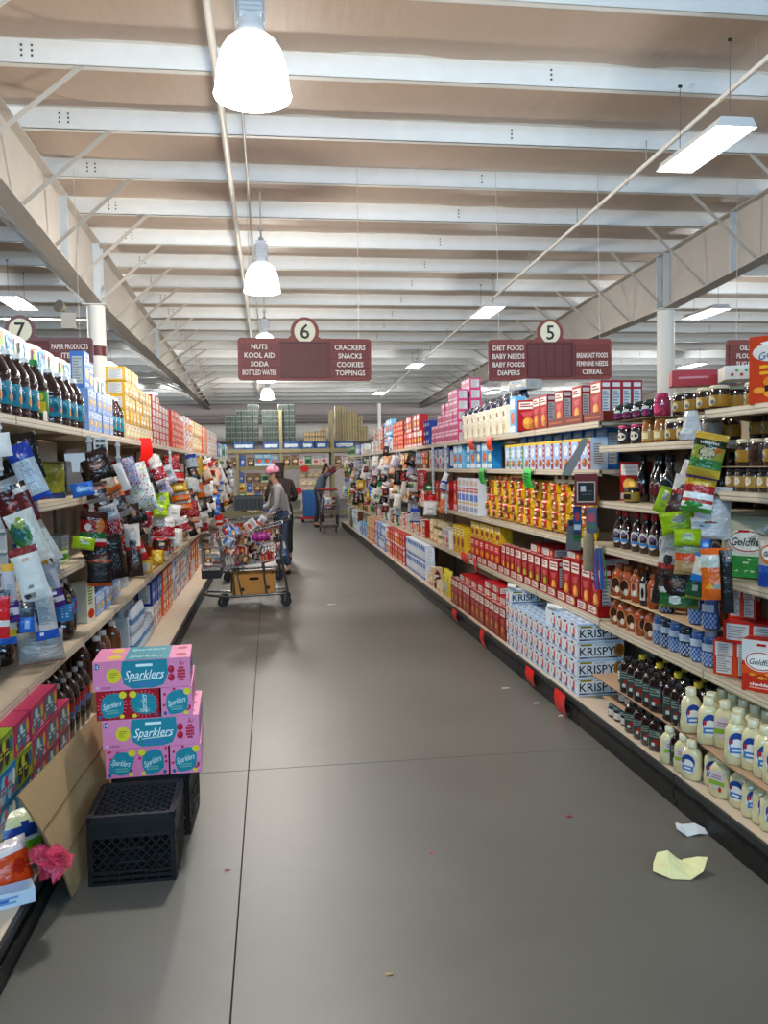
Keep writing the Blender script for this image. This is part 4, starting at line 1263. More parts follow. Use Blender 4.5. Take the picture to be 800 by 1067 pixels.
# fish cracker cartons on the shelf at knee height
SZ = .636
one('R', 3.20, SZ, 'goldfish', 'white and orange fish cracker carton with round name badge, frontmost on its shelf', .0, rz=.72)
one('R', 3.46, SZ, 'goldfish_side', 'orange fish cracker carton showing its pale side, under the red case', .03, rz=.72, scale=(1, 1, .78))
one('R', 3.34, SZ, 'goldfish_side', 'orange fish cracker carton showing its pale side, behind the frontmost carton', .17, rz=.72, scale=(1, 1, .78))
one('R', 3.40, SZ + .158, 'goldfish_case', 'flat red case of fish crackers lying on two orange cartons', .06, rz=.72)
one('R', 3.47, SZ + .255, 'goldfish_side', 'pale panelled fish cracker carton standing on the flat red case', .08, rz=.72, scale=(.62, .7, .80))
one('R', 3.36, SZ + .255, 'goldfish_side', 'pale panelled fish cracker carton second in line on the flat red case', .20, rz=.72, scale=(.62, .7, .80))
one('R', 3.14, SZ + .216, 'goldfish', 'red fish cracker carton stacked at the frame edge above the frontmost one', .18, rz=.7, scale=(1, 1, .9))
one('R', 3.10, SZ, 'goldfish', 'red fish cracker carton below another at the frame edge', .18, rz=.7)

LT_ = (1, 1, .85)
# mayonnaise in two tiers with a sheet of cardboard between them
DK = .157
row('R', DK, 2.78, 3.14, 'mayo', 'pale mayonnaise bottle turned side on', 'lower tier', setback=-.10, scale=(1, 1, .85), pitch=.066, rz=PI / 2 - .35, rj=.04)
one('R', 3.17, DK, 'mayo', 'mayonnaise bottle with blue badge beside the side-on row, bottom shelf', -.10, .45, scale=LT_)
one('R', 3.29, DK, 'mayo_green', 'mayonnaise bottle with green label leaning at the cardboard bend, bottom shelf', -.12, .5, scale=LT_)
one('R', 3.41, DK, 'mayo', 'mayonnaise bottle with pale cream top behind the green one, bottom shelf', -.08, .9, scale=LT_)
one('R', 3.50, DK, 'mayo', 'mayonnaise bottle with big blue badge below the cardboard crease', -.14, .55, scale=LT_)
one('R', 3.59, DK, 'mayo_green', 'mayonnaise bottle with green label beside a dark sauce bottle, lower tier', -.13, .9, scale=LT_)
one('R', 3.71, DK, 'mayo_green', 'narrow side-on mayonnaise bottle left of two dark sauce bottles, lower tier', -.14, 1.35, scale=LT_)
CZ = .342
m = MB()
S = flat((0, 0, 0), (1, 0, 0), (0, 1, 0), (0, 0, 1))
m.prism(flat((0, 0, CZ - .006), (1, 0, 0), (0, 1, 0), (0, 0, 1)), [(1.835, 2.50), (2.40, 2.50), (2.40, 3.50), (1.87, 3.50), (1.835, 3.18)], .006, '#a88c72', '#8a6f56')
tag(link('cardboard_sheet', m.mesh('cardboard_sheet', M_MATTE)), 'brown cardboard sheet under the upper mayonnaise bottles', 'cardboard')
m = MB()
m.prism(flat((0, 0, CZ - .008), (1, 0, 0), (0, 1, .0), (0, 0, 1)), [(1.86, 3.51), (2.40, 3.51), (2.40, 4.70), (1.86, 4.70)], .006, '#a88c72', '#8a6f56')
tag(link('cardboard_sheet', m.mesh('cardboard_sheet', M_MATTE)), 'long brown cardboard sheet under the upper barbecue sauce bottles', 'cardboard')
spec = [(3.02, .03, 1.0, 'mayo'), (3.10, .03, 1.0, 'mayo'), (3.17, .03, 1.05, 'mayo'), (3.26, .03, .75, 'mayo'), (3.34, .0, 1.15, 'mayo'), (3.41, .05, .5, 'mayo'), (3.54, .06, .75, 'mayo_green'),
        (3.61, .02, 1.25, 'mayo'), (3.68, .07, .7, 'mayo_green'), (3.775, .02, 1.4, 'mayo')]
for i, (y, sb, rz, k) in enumerate(spec):
    one('R', y * .95, CZ, k, f'pale mayonnaise bottle, {nth(i + 1)} from the near end, upper tier front', sb - .12, rz, 'upper tier mayonnaise bottles')
for r_ in range(3):
    for i in range(9 - r_):
        one('R', 2.84 + .088 * i, CZ, 'mayo', f'pale mayonnaise bottle, {nth(i + 1)} from the near end, upper tier {["second", "third", "fourth"][r_]} rank', .03 + .09 * r_, 1.0 + random.uniform(-.1, .1), 'upper tier mayonnaise bottles')
for i, (x, y, a) in enumerate(((2.05, 3.42, .1), (2.09, 3.18, -.1))):
    P['mayo'].put(f'mayonnaise bottle lying flat on the other bottles, {["further", "nearer"][i]} one', (x, y - .10, CZ + .240), tilt=(-PI / 2, 0, a), group='lying mayonnaise bottles')

# ---------------------------------------------------------- second section: jars, syrups, caramel, barbecue sauce
Z = 1.69
for i, y in enumerate((3.655, 3.775, 3.90, 4.02)):
    one('R', y, Z, 'greylid' if i == 0 else 'pb', ['grey lidded preserve jar half in a plastic bag', 'yellow label peanut butter jar beside the bagged jar', 'yellow label peanut butter jar, second from the bagged jar', 'yellow label peanut butter jar beside the amber honey jars'][i] + ', lower row', .02, rz=.5)
for i, (y, k) in enumerate(((4.15, 'amber'), (4.29, 'amber'))):
    one('R', y, Z, k, f'tall amber honey jar, {["nearer", "further"][i]} of two on the jar shelf', .02, rz=.5)
for i, y in enumerate((4.43, 4.60)):
    one('R', y, Z, 'jelly', f'dark jelly jar with pink lid, {["nearer", "further"][i]} of two on the jar shelf', .02, rz=.4)
row('R', Z, 3.62, 4.3, 'pb', 'peanut butter jar behind the front row', 'jar shelf', setback=.12, pitch=.11)
for i, y in enumerate((3.66, 3.78, 3.90, 4.02)):
    one('R', y, Z + .137, 'pb', f'yellow label peanut butter jar, {nth(i + 1)} from the near end, upper row', .06, .5, 'upper row of peanut butter jars')
for i, y in enumerate((3.70, 3.84, 3.97)):
    one('R', y, Z + .137, 'pb', f'peanut butter jar, {nth(i + 1)} from the near end, upper row hind rank', .16, .5, 'upper row of peanut butter jars')
m = MB(); m.box(1.985, 4.09, Z + .1385, 2.2, 4.72, Z + .1405, '#8c7a5e')
tag(link('cardboard_sheet', m.mesh('cardboard_sheet', M_MATTE)), 'thin cardboard under the dark jelly squeezers on the jar shelf', 'cardboard')
for i, (y, k) in enumerate(((4.15, 'pinkjar'), (4.28, 'grape'), (4.40, 'grape'), (4.53, 'grape'), (4.65, 'grape'))):
    one('R', y, Z + .141, k, 'pink jelly squeezer beside the yellow label jars, upper row' if i == 0 else f'dark green capped jelly squeezer, {nth(i)} past the pink one, upper row', .02, .4, 'jelly squeezers')
m = MB(); m.box(-.15, -.06, 0, .15, .06, .075, '#a8202c', {'x1': '#6f9cc4'})
m.ell(flat((0, -.06, 0), (1, 0, 0), (0, 0, 1), (0, -1, 0)), .105, .036, .035, .028, '#d9823c', .0012)
m.rect(flat((0, -.06, 0), (1, 0, 0), (0, 0, 1), (0, -1, 0)), -.12, .034, .02, .044, '#c98a90', .0006); m.rect(flat((0, -.06, 0), (1, 0, 0), (0, 0, 1), (0, -1, 0)),   .06, 0, .15, .075, '#7d9cc0', .0008)
o = tag(link('cookie_carton', m.mesh('cookie_carton', M_PRINT)), 'red carton lying on its side on top of the peanut butter jars', 'carton'); o.location = (2.12, 3.90, Z + .137 + .137); o.rotation_euler = (0, 0, PI - .35 + PI)
m = MB(); m.box(-.14, -.09, 0, .14, .09, .062, '#d8d5ce'); S = flat((0, -.09, 0), (1, 0, 0), (0, 0, 1), (0, -1, 0))
for q in range(5):
    m.ell(S, -.11 + .02 * q, .02 + .02 * (q % 2), .008, .008, ['#b0433a', '#6a9a4a'][q % 2], .001, 6)
o = tag(link('white_carton', m.mesh('white_carton', M_PRINT)), 'plain white carton lying across the tops of the peanut butter jars', 'carton'); o.location = (2.22, 3.62, Z + .137 + .137); o.rotation_euler = (0, 0, -.35)

Z = 1.365
one('R', 4.70, Z, 'redwhite', 'red carton with a pale panel at the far end of the syrup shelf', .12, rz=.35, scale=(.8, .8, 1.05))
one('R', 4.50, Z, 'goldlab', 'short dark jar with gold label in front of the syrup bottles', .01, rz=.5)
for i, (y, k, sb) in enumerate(((3.80, 'syrup_dark', .1), (3.93, 'syrup_dark', .06), (4.07, 'syrup_round', .03), (4.22, 'syrup_dark', .05), (4.37, 'syrup_dark', .10), (4.43, 'syrup_dark', .16), (4.58, 'syrup_dark', .12))):
    one('R', y, Z, k, 'round flat black syrup bottle with a ring label' if k == 'syrup_round' else f'dark syrup bottle, {nth(i + 1 - (i > 2))} from the near end, syrup shelf', sb, .4, 'dark syrup bottles' if k != 'syrup_round' else None)
for i in range(9):
    one('R', 3.66 + .088 * i, Z, 'syrup_dark', f'dark syrup bottle, {nth(i + 1)} from the near end, hind rank of the syrup shelf', .28, .4, 'dark syrup bottles')

Z = 1.095
for i, y in enumerate((3.82, 3.93, 4.08, 4.20, 4.31, 4.42, 4.56, 4.66)):
    one('R', y, Z, 'syrup', f'syrup bottle with red cap and white oval label, {nth(i + 1)} from the near end', .02 + (.05 if i == 1 else 0), .45, 'red capped syrup bottles', scale=(1, 1, .84))
for i in range(9):
    one('R', 3.68 + .11 * i, Z, 'syrup', f'red capped syrup bottle, {nth(i + 1)} from the near end, hind rank', .15, .45, 'red capped syrup bottles', scale=(1, 1, .84))

# caramel and honey below, a cardboard tray between the two tiers
Z = .636
m = MB(); m.box(1.965, 3.585, .808, 2.40, 4.74, .812, '#b89a78', {'x0': '#d8c09c'})
tag(link('cardboard_sheet', m.mesh('cardboard_sheet', M_MATTE)), 'light cardboard sheet under the caramel sauce bottles', 'cardboard')
for i, (y, k) in enumerate(((3.62, 'gingham'), (3.73, 'gingham'), (3.84, 'gingham_dark'), (3.95, 'gingham'), (4.04, 'gingham_dark'), (4.13, 'gingham'))):
    one('R', y, Z, k, f'{"blue checked" if k == "gingham" else "dark checked"} sweetener bottle, {nth(i + 1)} from the near end, under the caramel sheet', .01, .5, 'checked sweetener bottles', scale=(1, 1, .93))
for i, y in enumerate((4.24, 4.36, 4.47, 4.60, 4.70)):
    one('R', y, Z, 'honey', f'wide orange honey bottle, {nth(i + 1)} from the near end, under the caramel sheet', .02, .5 if i != 1 else 1.3, 'wide honey bottles', scale=(.9, 1, .9))
Z = .813
for i, (y, k) in enumerate(((3.62, 'gingham'), (3.75, 'gingham'), (4.06, 'gingham_dark'), (4.19, 'caramel'), (4.29, 'chocolate'), (4.40, 'caramel'), (4.53, 'honey'), (4.65, 'honey'))):
    w = {'gingham': 'blue checked sweetener bottle', 'gingham_dark': 'grey see-through sauce bottle', 'caramel': 'orange caramel sauce bottle', 'chocolate': 'black and white chocolate sauce bottle', 'honey': 'wide orange honey bottle'}[k]
    one('R', y, Z, k, f'{w}, {nth(i + 1)} from the near end, on the caramel sheet', .01, 1.35 if i == 3 else .5, 'sauce bottles on the cardboard sheet')
row('R', Z, 3.66, 4.7, ['honey', 'caramel'], 'orange sauce bottle behind the front row', 'on the caramel sheet', setback=.12, pitch=.10)

# barbecue sauce
k = 0
for i, y in enumerate((3.80, 3.88, 3.96, 4.12, 4.20, 4.31, 4.40, 4.49)):
    one('R', y * .95, CZ, 'bbq', f'dark barbecue sauce bottle, {nth(i + 1)} from the near end, upper tier front', -.10, .6, 'barbecue sauce bottles')
for r_ in range(3):
    for i in range(8):
        one('R', 3.60 + .10 * i, CZ, 'bbq_yellow' if (i + r_) % 2 else 'bbq', f'dark barbecue sauce bottle, {nth(i + 1)} from the near end, upper tier {["second", "third", "fourth"][r_]} rank', .0 + .09 * r_, .6, 'barbecue sauce bottles')
for i, y in enumerate((3.84, 4.08, 4.17, 4.27, 4.38)):
    one('R', y * .95, DK, 'bbq', f'dark barbecue sauce bottle, {nth(i + 1)} from the near end, lower tier', -.12, .6, 'barbecue sauce bottles', scale=LT_)
for i, y in enumerate((4.50, 4.60, 4.68)):
    one('R', y * .95, DK, 'blackjar', f'black sauce jar with white label, {nth(i + 1)} from the near end, lower tier', -.11, .5, 'black sauce jars', scale=(1, 1, .68))
for i, y in enumerate((4.56, 4.65)):
    one('R', y * .95, DK + .088, 'blackjar', f'black sauce jar with white label, {["nearer", "further"][i]} one of the second layer', -.06, .5, 'black sauce jars', scale=(1, 1, .68))
for i, y in enumerate((4.58, 4.68)):
    one('R', y * .955, CZ, 'blackjar', f'black sauce jar on the cardboard sheet, {["nearer", "further"][i]} one beside the saltines', -.04, .5, 'black sauce jars')
m = MB(); m.box(1.87, 4.26, DK + .0855, 2.3, 4.56, DK + .0875, '#a88c72')
tag(link('cardboard_sheet', m.mesh('cardboard_sheet', M_MATTE)), 'small cardboard piece between two layers of black sauce jars', 'cardboard')

# ---------------------------------------------------------- saltines and red crackers on the bottom shelf
SAL = 'bottom shelf'
def sal_layers(i, n):
    return 4 if i < 4 else (3 if i < 8 else (3 if i < 10 else 4 if i > 11 else 3))
row('R', DK, 4.87, 6.43, 'saltine', 'white saltine carton', SAL, pitch=.1195, layers=sal_layers, rj=.008, jit=.002, setback=-.135)
o = P['saltine_back'].put('blue backed saltine carton turned sideways on the stack', (1.99, 5.47, DK + .112 * 3 + .002), -PI / 2 + PI / 2 + .08)
row('R', DK, 6.50, 8.6, 'cracker_low', 'dark red cracker carton with biscuit picture', SAL, pitch=.172, rj=.01, setback=-.125)
row('R', DK + .267, 6.53, 8.5, 'red_flat', 'flat lying red cracker carton', 'bottom shelf pile', pitch=.25, rj=.05, setback=-.09, layers=lambda i, n: 2 if i in (1, 2) else 1, maxl=9)
row('R', DK, 8.76, 9.21, 'yellow_plastic', 'yellow squeeze bottle', SAL, pitch=.13, setback=-.11)
row('R', DK + .0, 9.23, 10.07, ['cream_pack', 'beige', 'mix7'], 'assorted snack pack', SAL, pitch=.19, layers=1, setback=-.11)
row('R', DK, 10.09, 11.69, ['whiteblue'], 'white and blue carton', SAL, pitch=.17, layers=2, setback=-.11)
row('R', DK, 11.70, 13.68, ['red', 'redwhite'], 'red snack carton', SAL, pitch=.21, layers=2, setback=-.11)
row('R', DK, 13.70, 15.11, ['blue_high', 'whiteblue'], 'blue snack carton', SAL, pitch=.2, layers=2, setback=-.11)
row('R', DK, 15.12, 16.53, ['orange', 'beige'], 'orange snack carton', SAL, pitch=.22, layers=2, setback=-.11)
row('R', DK, 16.55, 18.05, ['navy', 'sky'], 'deep blue snack carton', SAL, pitch=.22, layers=1, setback=-.11)
row('R', DK, 18.07, 20.52, ['whiteblue', 'green', 'brown'], 'mixed snack carton', SAL, pitch=.3, layers=2, setback=-.11)

# ---------------------------------------------------------- knee shelf: red crackers in trays
KN, Z = 'knee height cracker shelf', .646
for i, y in enumerate((5.02, 5.40, 5.78, 6.16, 6.54, 6.92, 7.30, 7.68, 8.06)):
    one('R', y, Z, 'tray_red', f'red display tray, {nth(i + 1)} from the near end, knee height cracker shelf', -.01, 0, 'red display trays')
for i, y in enumerate((4.93, 5.09, 5.28, 5.45)):
    one('R', y, Z + .003, 'cracker_mid', f'red cracker carton with biscuit picture, {nth(i + 1)} from the near end, knee height cracker shelf', .0 + .01, .02, 'red cracker cartons in trays', scale=(1, 1, 1.28))
row('R', Z + .305, 4.88, 5.5, 'red_flat', 'red cracker carton lying on upright cartons', KN, pitch=.30, setback=.02, scale=(1, 1, .8))
for i, y in enumerate((5.62, 5.66)):
    pass
for i, y in enumerate((5.72, 5.90, 6.08, 6.24, 6.40, 6.56)):
    one('R', y, Z + .003, 'cracker_green' if i > 0 else 'cracker_mid', f'red cracker carton with green foot, {nth(i + 1)} from the near end, knee height cracker shelf', .012 + (.0 if i else .0), -.02 if i else .1, 'red cracker cartons in trays', scale=(1, 1, 1.1))
for i, y in enumerate((5.67, 5.67)):
    one('R', y + .001, Z + .003, 'white_panel', f'red cracker carton turned to show its white panel, {["front", "hind"][i]} one', .115 + .09 * i, PI / 2, 'turned cracker cartons', scale=(1.2, .4, 1))
row('R', Z + .26, 5.8, 6.6, 'red_flat', 'red carton lying behind green footed ones', KN, pitch=.27, setback=.04)
for i, y in enumerate((6.75, 6.88, 7.01)):
    one('R', y, Z + .003, 'cracker_gold', f'golden stick cracker carton, {nth(i + 1)} from the near end, knee height cracker shelf', .012, 0, 'golden cracker cartons')
row('R', Z + .003, 7.12, 8.4, 'red', 'red and yellow cracker carton', KN, pitch=.185, setback=.012)
row('R', Z + .225, 7.12, 8.4, 'yellow', 'yellow topped cracker carton', KN + ', second layer', pitch=.185, setback=.012, scale=(1, 1, .72))
row('R', Z, 8.45, 9.1, 'yellow', 'yellow cracker carton', KN, pitch=.19, scale=(1, 1, 1.35))
row('R', Z, 9.2, 9.6, ['red', 'white'], 'red and white cracker carton', KN, pitch=.2)
row('R', Z, 9.65, 10.6, ['beige', 'cream_pack'], 'stack of tan flat packs', KN, pitch=.24, layers=3, lh=.1, scale=(1.2, 1, .55))
row('R', Z, 10.65, 13.0, ['white', 'redwhite', 'grey_flat'], 'white and red carton', KN, pitch=.24, layers=1)
row('R', Z, 13.0, 17.0, ['red', 'white', 'whiteblue', 'brown', 'green'], 'mixed carton', KN, pitch=.27)
row('R', Z, 17.0, 21.6, ['yellow', 'green', 'brown', 'beige'], 'mixed small carton', KN, pitch=.34)

# ---------------------------------------------------------- hip shelf: noodle bags
HP, Z = 'noodle shelf', 1.096
row('R', Z, 5.04, 7.75, ['noodle0', 'noodle1', 'noodle2', 'noodle3'], 'yellow noodle bag', HP, pitch=.205, layers=lambda i, n: 5 if i > 0 else 4, maxl=9, setback=.01, jit=.01, rj=.08, lh=.068, group='noodle bags')
row('R', Z + .345, 6.4, 7.7, ['mix6', 'noodle1'], 'loose yellow snack bag', HP + ', on the noodle bags', pitch=.17, setback=.03, scale=(1, 1, .55))
row('R', Z + .345, 5.2, 5.9, ['mix5', 'mix6'], 'loose brown snack bag', HP + ', on the noodle bags', pitch=.15, setback=.03, scale=(1, 1, .55))
row('R', Z, 7.85, 8.75, 'stripes', 'tall white and blue striped carton', HP, pitch=.09)
row('R', Z, 8.78, 8.95, 'red', 'narrow red carton', HP, pitch=.15, scale=(.8, 1, 1.5))
row('R', Z, 9.15, 10.3, ['redwhite', 'red'], 'red and white snack carton', HP, pitch=.2, scale=(1, 1, 1.4))
row('R', Z, 10.4, 15.0, ['brown', 'red', 'white', 'beige', 'redwhite', 'mix5'], 'mixed dark carton', HP, pitch=.25, setback=.04)
row('R', Z, 15.0, 21.6, ['brown', 'green', 'grey_flat', 'beige', 'navy'], 'mixed far carton', HP, pitch=.34, setback=.05)

# ---------------------------------------------------------- chest shelf: animal crackers
CH, Z = 'chest height cracker shelf', 1.551
row('R', Z, 4.98, 7.05, ['animal'] * 8 + ['animal_green'] * 4, 'yellow rimmed animal cracker carton', CH, pitch=.175, lay=0, setback=.0, rj=.01)
row('R', Z, 5.02, 7.1, 'blue_tall', 'blue cookie carton behind animal crackers', CH, pitch=.21, setback=.13)
row('R', Z, 7.30, 8.5, ['cyan', 'sky'], 'light blue cookie carton', CH, pitch=.21, lay=0)
row('R', Z, 8.52, 9.0, 'sky', 'pale blue cookie carton', CH, pitch=.21)
row('R', Z, 9.15, 10.3, ['navy', 'white'], 'navy blue cookie carton', CH, pitch=.14, lay=0)
row('R', Z, 10.4, 11.6, ['brown', 'red'], 'dark red cookie carton', CH, pitch=.18)
row('R', Z, 11.6, 15.0, ['beige', 'yellow', 'redwhite', 'white'], 'cream and red carton', CH, pitch=.22, scale=(1, 1, .95))
row('R', Z, 15.0, 21.6, ['brown', 'grey_flat', 'green', 'white'], 'mixed grey and white carton', CH, pitch=.33, setback=.03)

# ---------------------------------------------------------- top shelf
TP, Z = 'top cracker shelf', 1.841
for i, (y, n_) in enumerate(((4.92, 4), (5.24, 2), (5.58, 2), (5.91, 1), (6.08, 1))):
    if i < 3:
        one('R', y, Z, 'tray_dark', f'dark red tray under tall cracker cartons, {nth(i + 1)} from the near end, top shelf', -.01, 0, 'dark red trays')
    for q in range(n_):
        one('R', y, Z + .004, 'cracker_tall', f'tall red cracker carton, {nth(i + 1)} from the near end, {["front", "second", "third", "fourth"][q]} in its file, top shelf', .01 + .066 * q, 0, 'tall red cracker cartons')
one('R', 6.32, Z, 'cracker_tall', 'tall red cracker carton with brown picture beside the cream bags, top shelf', .0, .9)
one('R', 6.47, Z, 'cracker_tall', 'tall red cracker carton turned to a wide grey panel, top shelf', .09, PI / 2, scale=(.9, 2.2, 1))
one('R', 6.66, Z, 'sky', 'narrow light blue carton between cream bags and red cartons, top shelf', .0, 0, scale=(.75, 1, 1.15))
row('R', Z, 6.82, 8.66, 'cream', 'navy topped cream cookie bag', TP, pitch=.22, rj=.08, setback=.0)
row('R', Z, 6.86, 8.5, 'cream', 'cream cookie bag behind the front row', TP, pitch=.22, rj=.1, setback=.14, scale=(1, 1, 1.22))
one('R', 6.95, Z + .38, 'grey_flat', 'pale carton lying on the cream cookie bags', .12, .3, scale=(1.3, 1, .9))
row('R', Z, 8.72, 10.3, 'pink', 'pink wafer pack', TP, pitch=.205, layers=lambda i, n: [5, 5, 4, 4, 3, 2, 2, 2][min(i, 7)], maxl=9, rj=.03)
row('R', Z, 8.72, 9.9, 'pink', 'hind pink wafer pack', TP, pitch=.205, layers=lambda i, n: [6, 6, 5, 5, 4, 3, 2][min(i, 6)], maxl=9, rj=.03, setback=.14, lh=.112)
row('R', Z, 10.32, 10.75, 'star', 'pale starred blue cup', TP, pitch=.13, layers=3, lh=.106)
row('R', Z, 10.8, 12.3, ['redwhite', 'red'], 'red and white stacked carton', TP, pitch=.215, layers=lambda i, n: 2 if i % 3 else 1, maxl=9)
row('R', Z, 12.4, 13.6, ['redorange_flat'], 'red flat carton', TP, pitch=.27, layers=6)
row('R', Z, 13.6, 14.6, ['sky', 'whiteblue'], 'light blue stacked carton', TP, pitch=.22, layers=2)
row('R', Z, 14.6, 16.2, ['redwhite', 'white', 'red'], 'red stacked carton', TP, pitch=.24, layers=2)
row('R', Z, 16.2, 18.2, ['white', 'grey_flat'], 'pale stacked carton', TP, pitch=.26, layers=1)
row('R', Z, 18.2, 19.6, ['navy', 'whiteblue'], 'blue far carton', TP, pitch=.24)
row('R', Z, 19.6, 21.7, ['green'], 'green far carton', TP, pitch=.22)

# ================================================================== DRINKS SIDE
LT, Z = 'top drinks shelf', 1.831
for i, y in enumerate((3.42, 3.56, 3.70, 3.84, 3.98, 4.12)):
    one('L', y, Z, 'juice', f'dark grape juice bottle with teal label, {nth(i + 1)} from the near end, before the green cap', .0, -.5, 'juice bottles with teal labels')
one('L', 4.29, Z, 'juice_green', 'dark juice bottle with green cap and green label among the teal ones', .0, -.5)
for i, y in enumerate((4.55, 4.74, 4.90, 5.08)):
    one('L', y, Z, 'juice', f'dark grape juice bottle with teal label, {nth(i + 1)} past the green cap', .0, -.45, 'juice bottles with teal labels')
row('L', Z, 3.4, 5.1, 'juice', 'dark juice bottle behind the front row', LT, pitch=.16, setback=.14)
row('L', Z, 5.22, 6.05, 'lightblue_small', 'small light blue drink carton', LT, pitch=.135, layers=2, lh=.131, scale=(1, 1, .9))
one('L', 5.30, Z + .262, 'blue_high', 'tall blue drink mix carton on the small light blue cartons', .02)
one('L', 5.62, Z + .262, 'blue_high', 'second blue carton with a pale figure on the light blue cartons', .06, scale=(1, 1, .9))
one('L', 5.22, Z, 'green_small', 'small green and white carton behind the light blue stack', .30, scale=(1, 1, 2.6))
one('L', 4.95, Z + .30, 'grey_flat', 'pale grey carton lying high behind the juice bottles', .26)
m = MB(); m.box(-1.45, 4.80, Z, -1.36, 5.10, Z + .299, '#bdb9ae')
tag(link('white_carton', m.mesh('white_carton', M_PRINT)), 'plain pale carton standing under the grey flat one behind juice bottles', 'carton')
for i, y in enumerate((6.12, 6.27, 6.42)):
    one('L', y, Z, 'juice', f'dark juice bottle, {nth(i + 1)} past the light blue cartons', .0, -.4, 'juice bottles with teal labels')
row('L', Z, 6.52, 7.95, 'cream_pack', 'cream drink pack', LT, pitch=.178, layers=1)
row('L', Z + .122, 6.52, 7.95, 'gold_pack', 'golden drink pack', LT, pitch=.178, layers=lambda i, n: [4, 4, 4, 4, 3, 3, 3, 3][min(i, 7)], maxl=9, rj=.06)
row('L', Z, 8.0, 9.45, 'red_flat', 'white ended red flat carton', LT, pitch=.245, layers=lambda i, n: 7 if i < 2 else 6, maxl=9, rj=.02, setback=.0)
row('L', Z, 9.5, 10.85, 'redorange_flat', 'orange red flat carton', LT, pitch=.265, layers=lambda i, n: 6 if i < 3 else 5, maxl=9)
row('L', Z, 10.9, 11.95, ['redwhite', 'white'], 'white and red stacked carton', LT, pitch=.21, layers=2)
row('L', Z, 12.0, 13.6, ['beige'], 'pale stacked carton', LT, pitch=.3, layers=2, scale=(1.6, 1.4, 1.0))
row('L', Z, 13.7, 14.8, ['orange', 'white'], 'orange and white stacked carton', LT, pitch=.22, layers=2, lay=0)
row('L', Z, 14.9, 17.4, ['white'], 'white stacked carton', LT, pitch=.24, layers=2)
row('L', Z, 17.5, 19.2, ['navy', 'whiteblue'], 'dark blue far carton', LT, pitch=.22, scale=(1, 1, 1.3))
row('L', Z, 19.2, 20.4, ['green'], 'green far carton', LT, pitch=.22, scale=(1, 1, 1.3))
row('L', Z, 20.4, 21.7, ['white', 'sky'], 'white far carton', LT, pitch=.24, scale=(1, 1, 1.3))

# paper towels behind, on aisle 7's top shelf
m = MB()
def towel_fn(m, w, d, h):
    S = flat((0, -d / 2, 0), (1, 0, 0), (0, 0, 1), (0, -1, 0))
    m.rect(S, -w * .1, h * .3, w * .28, h * .9, '#5fa8c8', .004); m.ell(S, w * .1, h * .72, w * .2, h * .14, '#2f7ca4', .006, 12); m.ell(S, w * .12, h * .45, w * .1, h * .15, '#e6ecee', .007, 10)
    m.rect(S, -w * .44, h * .3, -w * .2, h * .62, '#2f6fa8', .004); m.rect(S, -w * .44, h * .62, -w * .2, h * .78, '#7da83c', .004); m.rect(S, -w * .44, h * .78, -w * .2, h * .9, '#d9642c', .004)
    X = flat((w / 2, 0, 0), (0, 1, 0), (0, 0, 1), (1, 0, 0))
    m.rect(X, -d * .45, h * .08, -d * .1, h * .5, '#2f6fa8', .004); m.rect(X, -d * .45, h * .5, -d * .1, h * .74, '#7da83c', .004); m.rect(X, -d * .45, h * .74, -d * .1, h * .9, '#d9642c', .004)
W_, D_, H_ = .36, .30, .34
R_ = []
for z, q in ((0, .90), (.015, .98), (.10, 1), (.24, 1), (.315, .97), (.338, .86)):
    R_.append([(W_ / 2 * q * math.copysign(abs(math.cos(t)) ** .35, math.cos(t)), D_ / 2 * q * math.copysign(abs(math.sin(t)) ** .35, math.sin(t)), z) for t in [2 * PI * (k + .5) / 24 for k in range(24)]])
m.grid(R_, '#e6e4df', close_u=True); m.face(R_[-1], '#dedcd6'); towel_fn(m, W_, D_, H_)
P['towel'] = Proto('paper_towel_pack', 'pack', W_, D_, H_, m.mesh('paper_towel_pack', M_FILM))
for i in range(14):
    for j in range(2):
        P['towel'].put(f'white wrapped paper towel pack, {nth(i + 1)} from the near end, {"upper" if j else "lower"} layer behind the juice bottles', (-1.78, 4.1 + .375 * i, 1.822 + .342 * j), PI / 2 + (0.05 if i % 2 else -.04), 'paper towel packs')

# shelf under the top one
S2, Z = 'second drinks shelf', 1.451
row('L', Z, 3.0, 3.55, ['blue_high'], 'blue drink carton', S2, pitch=.16)
row('L', Z, 3.66, 4.05, 'can', 'short drink can', S2, pitch=.075, layers=2, lh=.121, setback=.16)
row('L', Z, 4.15, 4.5, 'tallcan', 'dark tall drink can', S2, pitch=.085, setback=.12)
row('L', Z, 3.6, 3.9, 'brown', 'brown drink mix carton', S2, pitch=.17, setback=.28, scale=(1, 1, 1.3))
bag('olive', 'snack_pouch', .24, .2, .09, bands((.16, '#27407a'), (.95, '#8c8a2c'), (1, '#6a6a22'), ell=((.5, .55, .28, .2, '#7a7824'),)))
one('L', 4.75, Z, 'olive', 'olive yellow snack pouch with blue foot on the second shelf', .08, -.5)
one('L', 4.66, Z, 'pk_redblue', 'dark blue pack low behind the olive pouch', .12, 0, scale=(.8, .6, .6))
row('L', Z, 7.1, 8.6, ['white', 'grey_flat', 'red'], 'pale carton', S2, pitch=.26, setback=.15)
row('L', Z, 8.6, 13.6, ['red', 'brown', 'yellow', 'white', 'orange'], 'mixed carton', S2, pitch=.34, setback=.12)
row('L', Z, 13.6, 21.6, ['white', 'brown', 'green', 'navy'], 'mixed far carton', S2, pitch=.55, setback=.1)
